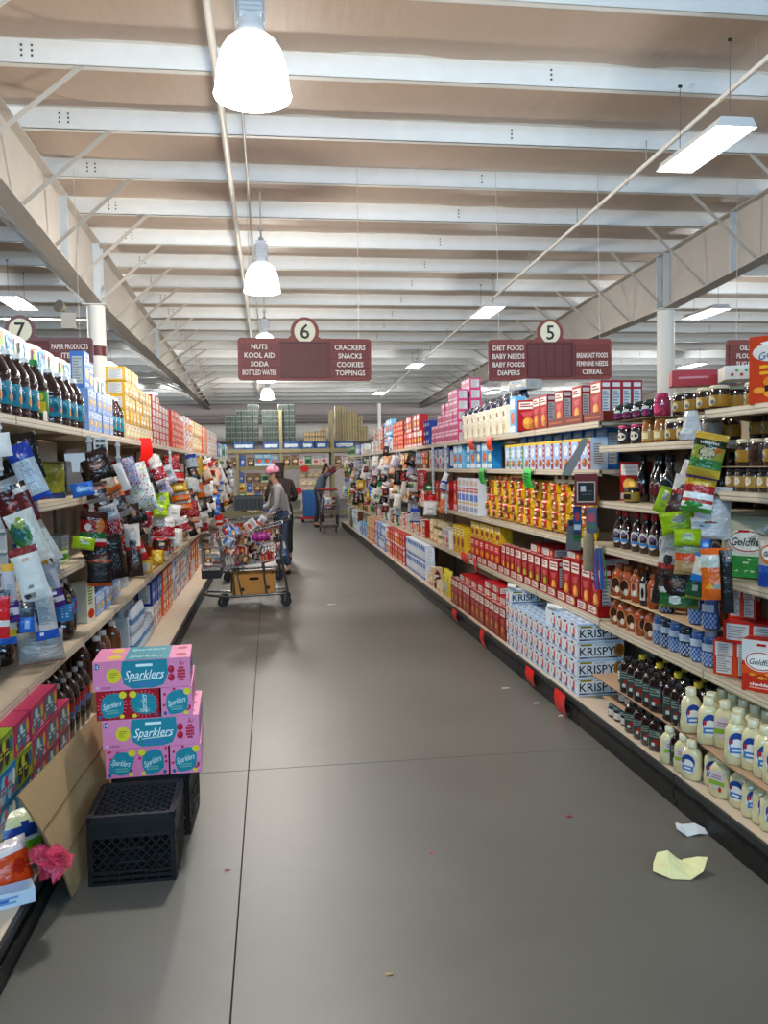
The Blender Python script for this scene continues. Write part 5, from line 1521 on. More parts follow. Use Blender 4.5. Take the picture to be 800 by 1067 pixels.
# empty stretch with grey cardboard leaning against the back
m = MB(); m.box(-1.45, 5.1, Z + .002, -1.44, 5.95, Z + .34, '#8b8c88')
tag(link('grey_board', m.mesh('grey_board', M_MATTE)), 'large grey board standing at the back of the half empty second shelf', 'board')
m = MB(); m.box(-1.40, 6.0, Z + .002, -1.39, 6.9, Z + .3, '#94959a')
tag(link('grey_board', m.mesh('grey_board', M_MATTE)), 'pale grey board behind the red hanging ribbon', 'board')

S3, Z = 'third drinks shelf', 1.101
one('L', 4.28, Z, 'yellow_bottle', 'yellow juice bottle on the dim third shelf beside the beige carton', .12, -.4)
one('L', 3.95, Z, 'yellow_bottle', 'second yellow juice bottle behind the hanging pouches', .15, -.4)
one('L', 4.50, Z, 'beigebox', 'plain beige upright carton on the dim third shelf', .10, -.35)
one('L', 4.72, Z, 'green_small', 'small green and white tub on the third shelf', .06, -.3, scale=(.9, 1, .55))
one('L', 4.95, Z, 'grey_flat', 'pale grey carton at the end of the third shelf', .1, 0, scale=(.8, 1, 1.5))
row('L', Z, 3.1, 3.9, ['brown', 'navy'], 'dim carton', S3, pitch=.2, setback=.1)
row('L', Z, 6.2, 8.6, ['brown', 'red', 'white'], 'mixed carton', S3, pitch=.36, setback=.15)
row('L', Z, 8.6, 13.6, ['red', 'orange', 'white', 'brown'], 'mixed snack carton', S3, pitch=.4, setback=.12)
row('L', Z, 13.6, 21.6, ['white', 'brown', 'red', 'navy'], 'mixed far snack carton', S3, pitch=.6, setback=.1)

S4, Z = 'knee high drinks shelf', .681
one('L', 4.72, Z, 'cola', 'large cola bottle with light blue label on the knee shelf', .02, -.5, scale=(1.15, 1.15, .92))
one('L', 4.93, Z, 'cola', 'cola bottle with light blue label just behind the large one', .05, -.6, scale=(1.15, 1.15, .92))
one('L', 4.14, Z, 'cola', 'cola bottle with light blue label behind the clear bag', .16, -.6, scale=(1.15, 1.15, .92))
row('L', Z, 4.2, 4.9, 'cola', 'cola bottle behind the front row', S4, pitch=.14, setback=.26, scale=(1, 1, .92))
row('L', Z, 3.1, 4.0, 'cola_red', 'red labelled dark cola bottle', S4, pitch=.15, setback=.16, scale=(1, 1, .92))
one('L', 5.24, Z, 'strawberry', 'white juice carton with orange red fruit picture on the knee shelf', .03, -.25)
row('L', Z, 5.38, 5.95, 'lightblue_small', 'small blue grey drink carton', S4, pitch=.135, scale=(1, 1, .9), setback=.03)
row('L', Z, 5.97, 6.4, 'lightblue_small', 'gold topped blue juice pack', S4, pitch=.14, layers=2, scale=(1, 1, .75), setback=.06)
row('L', Z, 7.6, 8.6, ['gold_pack', 'orange'], 'orange snack pack', S4, pitch=.2)
row('L', Z, 8.6, 12.5, ['white', 'green', 'redwhite', 'grey_flat'], 'pale snack carton', S4, pitch=.3, setback=.03)
row('L', Z, 12.5, 21.6, ['white', 'red', 'brown', 'sky'], 'mixed far carton', S4, pitch=.5, setback=.05)
m = MB()
rows_ = []
rd = random.Random(5)
for j in range(7):
    v = j / 6; rr = 0.14 * (1 - .75 * v ** 2)
    rows_.append([(-1.28 + rr * math.cos(t) * (1 + rd.uniform(-.08, .08)), 6.75 + rr * 2.0 * math.sin(t) * (1 + rd.uniform(-.08, .08)), Z + .002 + .31 * v) for t in [2 * PI * k / 14 for k in range(14)]])
m.grid(rows_, lambda j, i: '#9aa3ab' if j < 4 else '#a6abae', close_u=True); m.face(rows_[-1], '#aab0b4')
tag(link('plastic_sack', m.mesh('plastic_sack', M_FILM)), 'slumped pale blue grey plastic sack on the knee shelf', 'sack')

# bottom deck
DK2 = .157
for (y, ks) in ((2.93, ['pk_yellow', 'pk_yellow', 'pk_orange', 'pk_pink']), (3.12, ['pk_teal', 'pk_teal', 'pk_teal', 'pk_black']), (3.33, ['pk_teal', 'pk_teal', 'pk_black', 'pk_pink']),
                (3.54, ['pk_pink', 'pk_pink', 'pk_pink', 'pk_pink']), (3.75, ['pk_redblue', 'pk_pink', 'pk_pink', 'pk_pink']), (3.96, ['pk_pink', 'pk_redblue', 'pk_pink'])):
    for j, k in enumerate(ks):
        one('L', y, DK2 + .1235 * j, k, lab_of({'pk_pink': 'pink', 'pk_teal': 'light blue', 'pk_orange': 'orange brown', 'pk_yellow': 'yellow', 'pk_black': 'lime and black', 'pk_redblue': 'dark red'}[k] + ' soda can case', 'drinks deck', j, 9), -.10 + .004 * (j % 2), random.uniform(-.03, .03), 'soda can cases on the deck')
row('L', DK2, 4.30, 5.05, 'cola_red', 'red labelled cola bottle', 'drinks deck', pitch=.125, setback=.0)
row('L', DK2, 4.30, 5.05, 'cola_red', 'dark cola bottle behind the front row', 'drinks deck', pitch=.125, setback=.13)
m = MB(); m.box(-1.50, 5.12, DK2 + .001, -.98, 6.3, DK2 + .114, '#8f7350'); tag(link('cardboard_sheet', m.mesh('cardboard_sheet', M_MATTE)), 'low brown cardboard case under the brown juice bottles', 'cardboard')
for i, (y, k, sb) in enumerate(((5.3, 'dark_jug', .06), (5.46, 'dark_jug', .0), (5.64, 'brown_jug', .0), (5.80, 'brown_jug', .08), (5.98, 'brown_jug', .0), (6.14, 'dark_jug', .05))):
    one('L', y, DK2 + .115, k, f'brown juice bottle with white cap, {nth(i + 1)} from the near end, on the cardboard flat', sb, -.4, 'brown juice bottles', scale=(1.1, 1.1, 1.05))
row('L', DK2 + .115, 5.2, 6.2, 'dark_jug', 'brown juice bottle behind the front row', 'on the cardboard flat', pitch=.13, setback=.18)
m = MB(); m.box(-1.46, 6.34, DK2 + .001, -1.08, 6.40, .50, '#a9b2b8'); tag(link('divider_panel', m.mesh('divider_panel', M_MATTE)), 'pale grey panel leaning beside the water packs on the deck', 'board')


# shrink wrapped water: bottles show through the film
def water_case(nx, ny):
    m = MB(); w, d = nx * .066, ny * .066
    rd = random.Random(2)
    for i in range(nx):
        for j in range(ny):
            if j == 0 or i in (0, nx - 1) or True:
                o = (-w / 2 + .066 * (i + .5), -d / 2 + .066 * (j + .5), 0)
                m.lathe([(.028, 0), (.032, .006), (.031, .06), (.029, .065), (.031, .07), (.031, .13), (.02, .165), (.013, .175)], 8, '#cfd9e2', o=o, cap=False)
                m.lathe([(.014, .175), (.014, .19), (.001, .19)], 8, '#d8dcde', o=o, cap=False)
                m.lathe([(.0318, .075), (.0318, .115)], 8, '#4f86bd', o=o, cap=False)
    return Proto('water_case', 'case', w, d, .195, m.mesh('water_case', M_CLEAR))


P['water'] = water_case(4, 4)
for i, y in enumerate((6.58, 6.86, 7.14)):
    for j in range(2 if i < 2 else 1):
        one('L', y, DK2 + .197 * j, 'water', f'shrink wrapped case of small water bottles, {nth(i + 1)} from the near end, {"upper" if j else "lower"} layer', -.02, random.uniform(-.05, .05), 'water bottle cases')
row('L', DK2 + .0, 7.29, 7.57, 'water', 'pink printed water case', 'deck past the big jugs', pitch=.27, setback=-.02)
for i in range(5):
    one('L', 6.50 + .165 * i, DK2 + (.396 if i < 4 else .198), 'jug', f'pale water jug, {nth(i + 1)} from the near end, on the water cases', .06, 0, 'water jugs', scale=(.9, .9, .38))
row('L', DK2, 7.6, 8.3, 'white', 'white drink carton', 'drinks deck', pitch=.19, layers=1, scale=(1, 1, 1.0), setback=.0)
row('L', DK2 + .222, 7.6, 8.3, 'navy', 'deep blue drink carton', 'on the white cartons of the deck', pitch=.17, layers=1, scale=(1.2, 1.5, .9), setback=.0)
row('L', DK2, 8.35, 9.3, 'orange', 'orange fruit drink carton', 'drinks deck', pitch=.2, layers=2, setback=.0)
row('L', DK2, 9.35, 10.6, ['whiteblue', 'white'], 'white and blue drink carton', 'drinks deck', pitch=.18, layers=2, setback=.0)
row('L', DK2, 10.7, 12.5, ['white', 'orange'], 'pale far drink carton', 'drinks deck', pitch=.3, layers=2, setback=.0)
row('L', DK2, 12.6, 21.6, ['white', 'sky', 'brown', 'red'], 'mixed far drink carton', 'drinks deck', pitch=.55, setback=.0)

# ================================================================== BAGS ON CLIP STRIPS
STY = {
 'goldgreen': ('green and gold rice pouch', bands((.05, '#b99a3c'), (.18, '#b9a23f'), (.42, '#3f7a3a'), (.70, '#8c8f3c'), (.84, '#22301f'), (1, '#c0a044'), ell=((.48, .56, .27, .12, '#1d281a'), (.48, .56, .24, .1, '#b0a684'), (.45, .3, .3, .08, '#2f6f38'), (.8, .62, .12, .07, '#b06a2c')))),
 'whiteback': ('pale printed pouch back', bands((.3, '#7aa02c'), (.36, '#2f4a86'), (1, '#cfc6c6'), ell=((.5, .7, .3, .2, '#c0b2b4'),))),
 'lime': ('lime green pouch', bands((.08, '#8fae1f'), (.9, '#9dbb22'), (1, '#86a41c'), ell=((.55, .6, .2, .16, '#8f8f8c'), (.45, .3, .18, .1, '#7f991e')))),
 'candy': ('white and brown nut pouch', bands((.5, '#4a3630'), (.6, '#8a3a30'), (1, '#cfc8c0'), ell=((.5, .62, .35, .1, '#b8352c'), (.45, .72, .2, .1, '#2b2420'), (.4, .25, .3, .14, '#6d5148')))),
 'fruit': ('white pouch with red and yellow fruit print', bands((.14, '#4a8a3a'), (.26, '#dbe0da'), (.34, '#b5443a'), (.5, '#dfe3e2'), (.72, '#a82a2e'), (.86, '#c8a22c'), (1, '#5a4a8a'), ell=((.35, .78, .16, .08, '#d7b53a'), (.7, .78, .16, .08, '#d7b53a'), (.4, .2, .3, .08, '#3f8a3a')))),
 'foil': ('shiny white foil pouch', bands((1, '#c3c7cb'), ell=((.55, .8, .2, .06, '#7a4a40'), (.3, .62, .06, .03, '#33363a'), (.25, .2, .05, .02, '#33363a')))),
 'tanorange': ('tan pouch with orange panel', bands((.38, '#b5966a'), (.46, '#c8602c'), (.58, '#d2521f'), (.9, '#8c9a7c'), (1, '#c2632c'), ell=((.5, .2, .32, .12, '#c2a780'), (.5, .74, .36, .1, '#9aa58c')))),
 'choc': ('tall white and dark chocolate pouch', bands((.4, '#33241f'), (.5, '#54352c'), (.56, '#a83a34'), (1, '#c9c3bd'), ell=((.5, .62, .25, .08, '#3a2c28'), (.5, .25, .3, .12, '#5a4038')))),
 'cocoa': ('dark brown candy bag', bands((.15, '#1f1614'), (1, '#2e201c'), ell=((.5, .55, .3, .16, '#6d3f2c'), (.5, .5, .14, .08, '#b08a6a')))),
 'greenclear': ('clear pouch with green label', bands((.2, '#7d8a3c'), (.75, '#2f6a3a'), (1, '#b0b5b2'), ell=((.4, .45, .16, .22, '#c3c9c2'),))),
 'green': ('small dark green pouch', bands((.15, '#8a8f3a'), (.8, '#27603a'), (1, '#1f3a28'), ell=((.5, .5, .2, .14, '#c3c9b0'),))),
 'bluefish': ('small blue and white fish cracker packet', bands((.3, '#2f7ab8'), (.82, '#c9c2b4'), (1, '#2f7ab8'), ell=((.5, .58, .34, .16, '#d9cfc2'), (.5, .66, .24, .06, '#33507a'), (.5, .45, .22, .08, '#d9803a')))),
 'orange': ('tall orange pouch with pale patches', bands((.62, '#cf6a22'), (.74, '#b8c0b4'), (.86, '#c8cac8'), (1, '#cf6a22'), ell=((.3, .26, .14, .05, '#d2a02c'), (.6, .26, .2, .05, '#8e9a9a')))),
 'dark': ('nearly black pouch', bands((1, '#17130f'), ell=((.5, .5, .2, .1, '#2b2622'),))),
 'blue': ('small bright blue pouch', bands((1, '#2f6fc0'), ell=((.5, .5, .3, .14, '#8fb6dc'),))),
 'white': ('blank white card pouch', bands((1, '#d3d2cf'), ell=((.5, .5, .25, .06, '#a9a8a6'),))),
 'bluesilver': ('silver grey pouch with blue ends', bands((.08, '#2b489a'), (.72, '#a9b3ba'), (1, '#25419a'), ell=((.5, .5, .3, .16, '#9aa4ac'), (.5, .64, .2, .04, '#7d868e')))),
 'maroon': ('narrow maroon pouch', bands((.7, '#5a1a1a'), (.9, '#b5afaa'), (1, '#2b1c1c'), ell=((.5, .35, .25, .1, '#8a3a2c'),))),
 'whitemaroon': ('white pouch with maroon edge', bands((.55, '#b9b6b4'), (.8, '#8f8886'), (1, '#6a1d22'), ell=((.25, .5, .16, .5, '#6a1d22'),))),
 'silver': ('silver grey pouch', bands((1, '#a7a8ae'), ell=((.5, .6, .3, .12, '#6f7078'), (.5, .3, .3, .08, '#c9cad0')))),
 'greenwhite': ('white pouch with green leaf print', bands((.12, '#c9c6bf'), (1, '#b9b9b2'), ell=((.3, .6, .34, .26, '#3c6a3a'), (.25, .62, .2, .14, '#1f5a56'), (.4, .8, .2, .1, '#7d8a3c')))),
 'card': ('plain white card pouch with small barcode', bands((.86, '#c9cbc8'), (1, '#7a1c22'), ell=((.5, .78, .14, .04, '#c2a58c'), (.2, .12, .12, .05, '#5a5a5c'), (.4, .28, .16, .02, '#7d7f80')))),
 'purple': ('purple ended card with barcode', bands((.1, '#4a2470'), (.2, '#b9b5bd'), (.34, '#4a2470'), (.86, '#a9a5aa'), (1, '#c2962c'), ell=((.5, .28, .12, .03, '#d9d6dc'),))),
 'bluebox': ('white striped pouch with blue foot', bands((.2, '#2a5cb0'), (.9, '#b8b2ae'), (1, '#c9a02c'), ell=((.25, .12, .1, .04, '#d3dbe6'), (.15, .5, .05, .3, '#24366a')))),
 'blueblk': ('small bright blue bag with dark top', bands((.55, '#2a68b8'), (1, '#3a3d48'), ell=((.5, .3, .25, .12, '#8fb0d6'),))),
 'red': ('narrow red pouch', bands((.2, '#b81f24'), (.34, '#bfb9b6'), (.9, '#bd1d22'), (1, '#2a2526'))),
 'clear': ('large clear bag of pale rice', bands((.06, '#a06a66'), (1, '#a39a94'), ell=((.25, .5, .2, .14, '#bcb8b6'), (.75, .7, .14, .2, '#b3aaa6')))),
 'yellowblue': ('yellow and blue snack pouch', bands((.3, '#2a66b0'), (.55, '#c9a82c'), (.75, '#b8b2a6'), (1, '#c8962c'))),
 'peach': ('peach coloured pouch with orange corner', bands((.15, '#c8622c'), (.85, '#c9a98c'), (1, '#d2906a'), ell=((.5, .55, .3, .2, '#d2bca2'),))),
 'brownsilver': ('brown and silver candy bag', bands((.2, '#8e8882'), (.6, '#3d2a24'), (.75, '#b86a3a'), (1, '#4a352c'), ell=((.4, .5, .14, .1, '#c9c5c0'), (.7, .3, .2, .08, '#7d6a60')))),
 'redgreen': ('red pouch with green band and peanuts', bands((.14, '#a81c22'), (.22, '#d9cfc9'), (.4, '#2f6a3a'), (.75, '#8e1a1e'), (1, '#3a1416'), ell=((.75, .6, .16, .2, '#b8763a'), (.3, .55, .12, .1, '#c9c3bd')))),
 'redcrinkle': ('crinkled red candy bag', bands((.3, '#a01820'), (.6, '#8a1219'), (1, '#9c1a22'), spots=(.25, '#c23a3c', '#6a0f14', '#d9b0aa'))),
 'orangeframe': ('black picture pouch with orange frame', bands((.12, '#b5531f'), (.9, '#1c1a18'), (1, '#7a3a1c'), ell=((.5, .5, .42, .2, '#22211f'), (.5, .5, .3, .03, '#4a4a44')))),
 'dots': ('pouch with red and blue dots', bands((1, '#a9a6b4'), spots=(.5, '#b03a4a', '#3a5aa8', '#d9d6e0', '#6a7ab0'))),
 'toys': ('white pouch with bright little pictures', bands((1, '#cfd3d2'), spots=(.22, '#6fb0c9', '#c24a3a', '#8fb84a', '#d9b84a'))),
 'redwhite': ('red and white candy pouch', bands((.08, '#d9d6d2'), (.55, '#9c1c26'), (.7, '#d3cfcc'), (1, '#b8b4b2'), spots=(.15, '#d9d6d2', '#7a1019'))),
 'gold': ('small golden pouch', bands((1, '#c09a2c'), ell=((.5, .5, .3, .2, '#e0c86a'),))),
 'redframe': ('small dark red framed packet', bands((.2, '#9c1c22'), (.8, '#3a2a1c'), (1, '#9c1c22'), ell=((.6, .5, .2, .12, '#c9b89a'),))),
}
_pm = {}


def pouch(style, w, h):
    k = (style, round(w, 2), round(h, 2))
    if k not in _pm:
        small = w * h < .012
        m, S = pouch_mesh(w, h, min(.06, w * .38), STY[style][1], None, 'hanging_pouch', 6 if small else 24 if w * h > .014 else 14, 8 if small else 32 if w * h > .014 else 20, gusset=False, seed=len(_pm))
        if style == 'goldgreen':
            for i in range(9):
                m.rect(S, -w * .3 + w * .066 * i, h * .74, -w * .26 + w * .066 * i, h * .79, '#c9c6b4', .003)
        if style in ('card', 'purple'):
            for i in range(9):
                m.rect(S, -w * .36 + w * .04 * i, h * .07, -w * .36 + w * (.04 * i + .018), h * .17, '#2a2a2c', .003)
        if style in ('bluesilver', 'whiteback', 'whitemaroon', 'bluebox', 'purple', 'silver'):
            m.lines(S, -w * .26, h * .3, w * .3, h * .66, 9, '#8b8f96', .003, 3)
        _pm[k] = m.mesh('hanging_pouch', M_FILM if style not in ('card', 'white', 'purple', 'orangeframe') else M_PRINT)
    return _pm[k]


def clip_strip(x, y, z0, z1, label, lean=0.0):
    m = MB(); m.tube([(0, 0, 0), (lean, 0, z0 - z1)], .004, '#b9bcbc', 5)
    m.box(-.012, -.003, z0 - z1, .012, .0, 0, '#a7abad')
    n = max(3, int((z1 - z0) / .075))
    for i in range(n):
        z = (z0 - z1) * (i + .5) / n; m.box(-.016, -.02, z, .016, -.003, z + .012, '#c3c6c6')
    o = tag(link('hanging_clip_strip', m.mesh('hanging_clip_strip', M_PAINT)), label, 'clip strip', 'clip strips'); o.location = (x, y, z1)
    return o


def hang(bags, strip, side, turn):
    bags = sorted(bags, key=lambda b: -b[2]); cnt = {}
    for i, (x, y, z, w, h, tilt, st) in enumerate(bags):
        w, h = (w * 1.1, h * 1.06) if side == 'L' else (w, h)
        o = link('hanging_pouch', pouch(st, w, h))
        tag(o, f'{STY[st][0]}, {nth(i + 1)} down {strip}', 'bag', 'pouches on ' + strip)
        a = turn + random.uniform(-.12, .12); t = math.radians(tilt) * .8
        R = Matrix.Rotation(a, 4, 'Z') @ Matrix.Rotation(t, 4, 'Y') @ Matrix.Rotation(random.uniform(-.12, .02), 4, 'X')
        c = Vector((x, y, z)) - R @ Vector((0, 0, h / 2))
        M = R; M.translation = c; o.matrix_world = M


BAGS_R = [(1.8, 3.267, 1.621, 0.134, 0.184, 16, 'goldgreen'), (1.86, 3.595, 1.476, 0.069, 0.254, 25, 'whiteback'), (1.87, 3.793, 1.411, 0.077, 0.129, 25, 'lime'), (1.84, 3.547, 1.439, 0.118, 0.182, 20, 'candy'), (1.8, 3.337, 1.459, 0.129, 0.163, 12, 'fruit'), (1.93, 3.46, 1.368, 0.16, 0.229, 4, 'foil'), (1.9, 3.438, 1.298, 0.151, 0.093, 2, 'foil'), (1.815, 3.551, 1.326, 0.155, 0.104, -15, 'lime'), (1.8, 3.434, 1.263, 0.115, 0.076, 0, 'lime'), (1.83, 3.457, 1.175, 0.142, 0.161, 3, 'tanorange'), (1.85, 3.732, 1.09, 0.086, 0.347, 12, 'choc'), (1.84, 3.599, 1.035, 0.13, 0.132, -6, 'cocoa'), (1.85, 3.609, 0.967, 0.177, 0.097, 2, 'greenclear'), (1.83, 3.422, 1.043, 0.071, 0.101, 10, 'green'), (1.79, 3.276, 1.147, 0.085, 0.121, 15, 'bluefish'), (1.82, 3.237, 1.126, 0.113, 0.216, -3, 'orange'), (1.84, 3.183, 1.101, 0.05, 0.26, -3, 'dark'), (1.84, 3.352, 1.235, 0.043, 0.049, 0, 'blue')]
BAGS_R2 = [(1.88, 9.026, 1.367, 0.078, 0.106, 20, 'bluesilver'), (1.88, 8.918, 1.464, 0.055, 0.084, 25, 'white'), (1.88, 9.09, 1.185, 0.056, 0.256, 8, 'orange'), (1.87, 9.771, 1.191, 0.144, 0.114, 0, 'red'), (1.86, 9.727, 1.079, 0.155, 0.159, 3, 'white'), (1.88, 9.874, 1.326, 0.145, 0.092, 0, 'green'), (1.9, 10.426, 1.41, 0.128, 0.243, 0, 'redcrinkle'), (1.87, 11.187, 1.607, 0.096, 0.13, 15, 'brownsilver'), (1.87, 11.359, 1.476, 0.111, 0.106, 10, 'cocoa'), (1.88, 11.775, 1.28, 0.086, 0.219, 15, 'toys'), (1.87, 11.698, 1.432, 0.1, 0.109, 10, 'redcrinkle'), (1.88, 12.666, 1.67, 0.108, 0.147, 20, 'white'), (1.88, 12.886, 1.523, 0.11, 0.149, 15, 'peach'), (1.88, 12.703, 1.332, 0.108, 0.118, 0, 'orange'), (1.87, 12.654, 1.171, 0.17, 0.176, 0, 'foil'), (1.88, 14.12, 1.617, 0.103, 0.196, 20, 'white'), (1.88, 14.291, 1.27, 0.139, 0.298, 10, 'greenwhite'), (1.88, 15.37, 1.337, 0.112, 0.249, 0, 'bluesilver'), (1.88, 15.549, 1.118, 0.151, 0.216, 0, 'blue'), (1.88, 15.132, 0.99, 0.166, 0.21, -10, 'white'), (1.88, 16.784, 1.471, 0.142, 0.271, 20, 'white'), (1.88, 17.556, 1.203, 0.17, 0.203, 0, 'gold'), (1.88, 18.293, 1.505, 0.155, 0.295, 0, 'silver'), (1.88, 20.104, 1.498, 0.17, 0.278, 0, 'green'), (1.88, 20.69, 1.139, 0.15, 0.334, 0, 'bluesilver'), (1.88, 19.733, 0.931, 0.191, 0.228, 0, 'lime'), (1.88, 18.621, 0.859, 0.136, 0.258, 5, 'cocoa'), (1.88, 13.614, 1.835, 0.099, 0.158, 5, 'cocoa'), (1.88, 10.569, 1.678, 0.09, 0.148, 8, 'silver')]
BAGS_L1 = [(-0.93, 3.094, 1.693, 0.05, 0.074, -8, 'white'), (-0.9, 3.276, 1.597, 0.083, 0.208, -26, 'bluesilver'), (-0.89, 3.2, 1.489, 0.048, 0.147, -28, 'maroon'), (-0.88, 3.336, 1.362, 0.054, 0.228, -33, 'whitemaroon'), (-0.88, 3.474, 1.247, 0.048, 0.123, -15, 'silver'), (-0.87, 3.146, 1.363, 0.094, 0.187, -26, 'greenwhite'), (-0.85, 3.067, 1.24, 0.089, 0.183, -18, 'card'), (-0.85, 2.843, 1.205, 0.036, 0.181, -5, 'purple'), (-0.86, 3.382, 1.17, 0.059, 0.195, -16, 'purple'), (-0.86, 3.047, 1.09, 0.046, 0.101, 3, 'blueblk'), (-0.85, 3.23, 1.068, 0.075, 0.179, -8, 'bluebox'), (-0.84, 2.733, 1.155, 0.032, 0.144, 3, 'red'), (-0.88, 3.287, 0.934, 0.153, 0.117, -4, 'clear'), (-0.88, 2.897, 1.079, 0.054, 0.096, 5, 'yellowblue')]
BAGS_L2 = [(-0.93, 4.886, 1.562, 0.102, 0.184, -35, 'peach'), (-0.91, 4.562, 1.484, 0.106, 0.101, -12, 'brownsilver'), (-0.91, 4.434, 1.301, 0.124, 0.167, 6, 'redgreen'), (-0.92, 4.272, 1.507, 0.099, 0.066, -12, 'blue'), (-0.91, 4.979, 1.256, 0.082, 0.166, -14, 'redcrinkle'), (-0.9, 4.925, 1.105, 0.104, 0.242, -10, 'dark'), (-0.89, 4.46, 1.069, 0.115, 0.129, 3, 'orangeframe'), (-0.92, 4.936, 1.358, 0.092, 0.088, -20, 'silver'), (-0.93, 4.295, 1.24, 0.1, 0.057, 15, 'lime'), (-0.9, 5.076, 1.418, 0.107, 0.192, -30, 'brownsilver')]
BAGS_L3 = [(-0.92, 5.711, 1.59, 0.08, 0.178, -20, 'dots'), (-0.9, 5.924, 1.49, 0.153, 0.291, -20, 'toys'), (-0.89, 6.101, 1.397, 0.143, 0.177, -18, 'toys'), (-0.92, 5.38, 1.556, 0.05, 0.167, -25, 'white'), (-0.91, 5.707, 1.31, 0.08, 0.127, -8, 'cocoa'), (-0.92, 5.72, 1.066, 0.094, 0.333, -4, 'choc'), (-0.91, 6.205, 1.241, 0.087, 0.111, 5, 'redcrinkle'), (-0.91, 5.945, 1.077, 0.042, 0.2, -22, 'red')]
BAGS_L4 = [(-0.93, 7.116, 1.6, 0.1, 0.207, -25, 'redwhite'), (-0.92, 7.377, 1.467, 0.104, 0.182, -22, 'dots'), (-0.91, 7.202, 1.342, 0.11, 0.113, -5, 'lime'), (-0.91, 7.058, 1.26, 0.108, 0.103, 2, 'lime'), (-0.9, 7.127, 1.112, 0.176, 0.176, 5, 'redwhite'), (-0.91, 6.992, 0.988, 0.115, 0.102, 2, 'redframe'), (-0.92, 6.87, 0.891, 0.081, 0.116, 0, 'gold'), (-0.93, 7.895, 1.554, 0.093, 0.159, -25, 'silver')]
BAGS_L5 = [(-0.93, 8.52, 1.521, 0.14, 0.096, 5, 'red'), (-0.92, 8.572, 1.414, 0.152, 0.087, -5, 'gold'), (-0.91, 8.631, 1.325, 0.163, 0.097, -6, 'orange'), (-0.9, 8.692, 1.235, 0.174, 0.107, -6, 'orange'), (-0.91, 9.7, 1.136, 0.161, 0.175, -10, 'redcrinkle'), (-0.92, 8.09, 1.18, 0.115, 0.164, 10, 'white'), (-0.91, 8.638, 1.033, 0.143, 0.156, -20, 'redwhite'), (-0.93, 8.357, 0.93, 0.099, 0.169, 8, 'toys'), (-0.93, 10.564, 1.592, 0.15, 0.166, 0, 'gold'), (-0.93, 11.048, 1.38, 0.104, 0.299, -15, 'orange'), (-0.93, 11.409, 1.115, 0.108, 0.257, -10, 'redcrinkle'), (-0.93, 11.633, 0.842, 0.11, 0.236, -8, 'redwhite'), (-0.93, 13.026, 1.631, 0.139, 0.205, -12, 'red'), (-0.93, 12.711, 1.33, 0.135, 0.172, 5, 'toys'), (-0.92, 13.752, 1.119, 0.163, 0.186, 0, 'blue'), (-0.92, 13.898, 0.91, 0.148, 0.157, 0, 'blue'), (-0.93, 15.639, 1.493, 0.148, 0.353, -25, 'white'), (-0.93, 16.09, 1.162, 0.134, 0.291, -10, 'toys'), (-0.93, 14.999, 0.717, 0.125, 0.238, -5, 'red')]
clip_strip(1.90, 3.56, 1.0, 1.69, 'grey clip strip behind the pouches between the jar shelves and the fish crackers')
hang(BAGS_R, 'the jar side clip strip', 'R', -.5)
for nm, y0, y1 in (('the noodle end clip strip', 8.5, 9.2), ('the strip past the striped cartons', 9.2, 10.5), ('the strips past the pink packs', 10.5, 12.4), ('the halfway cracker side strips', 12.4, 15.2), ('the farthest cracker side strips', 15.2, 99)):
    g = [b for b in BAGS_R2 if y0 <= b[1] < y1]
    if g:
        hang(g, nm, 'R', -.25)
        clip_strip(1.92, g[0][1] + .06, 1.05, 1.82, f'thin grey plastic hanger of {nm}')
rd = random.Random(17)
for L_, y_, ks_ in ((BAGS_L1, 3.45, ['dark', 'maroon', 'silver', 'bluesilver']), (BAGS_L2, 4.95, ['cocoa', 'dark', 'brownsilver', 'redcrinkle', 'silver', 'redwhite']), (BAGS_L3, 6.0, ['cocoa', 'redwhite', 'brownsilver', 'silver', 'dark']), (BAGS_L4, 7.3, ['redwhite', 'dots', 'cocoa', 'redcrinkle', 'silver', 'red']), (BAGS_L5, 8.9, ['redcrinkle', 'orange', 'cocoa', 'dots', 'redwhite'])):
    for i in range(7 if L_ is not BAGS_L1 else 4):
        L_.append((-.985 + rd.uniform(-.02, .02), y_ + rd.uniform(-.14, .14), 1.62 - .085 * i + rd.uniform(-.04, .04), rd.uniform(.10, .16), rd.uniform(.12, .2), rd.uniform(-34, -6), ks_[i % len(ks_)]))
hang(BAGS_L1, 'the nearest drinks side strip', 'L', .35); clip_strip(-1.02, 3.34, 1.02, 1.80, 'clear clip strip nearest the viewer on the drinks side', .02)
hang(BAGS_L2, 'the second drinks side strip', 'L', .3); clip_strip(-1.02, 4.95, .98, 1.80, 'second clip strip of the drinks side under the paper banner')
hang(BAGS_L3, 'the third drinks side strip', 'L', .25); clip_strip(-1.02, 5.85, 1.0, 1.80, 'third clip strip of the drinks side under the white pouches')
hang(BAGS_L4, 'the fourth drinks side strip', 'L', .22); clip_strip(-1.02, 7.18, .95, 1.80, 'fourth clip strip of the drinks side with lime packets')
hang([b for b in BAGS_L5 if b[1] < 10], 'the fifth drinks side strip', 'L', .2); clip_strip(-1.02, 8.8, 1.0, 1.80, 'fifth clip strip of the drinks side with orange packets')
hang([b for b in BAGS_L5 if b[1] >= 10], 'the farther drinks side strips', 'L', .18)
for i, y in enumerate((11.6, 13.4, 15.9)):
    clip_strip(-1.0, y, 1.0, 1.80, f'thin far clip strip of the drinks side, {nth(i + 1)} past the orange packets')
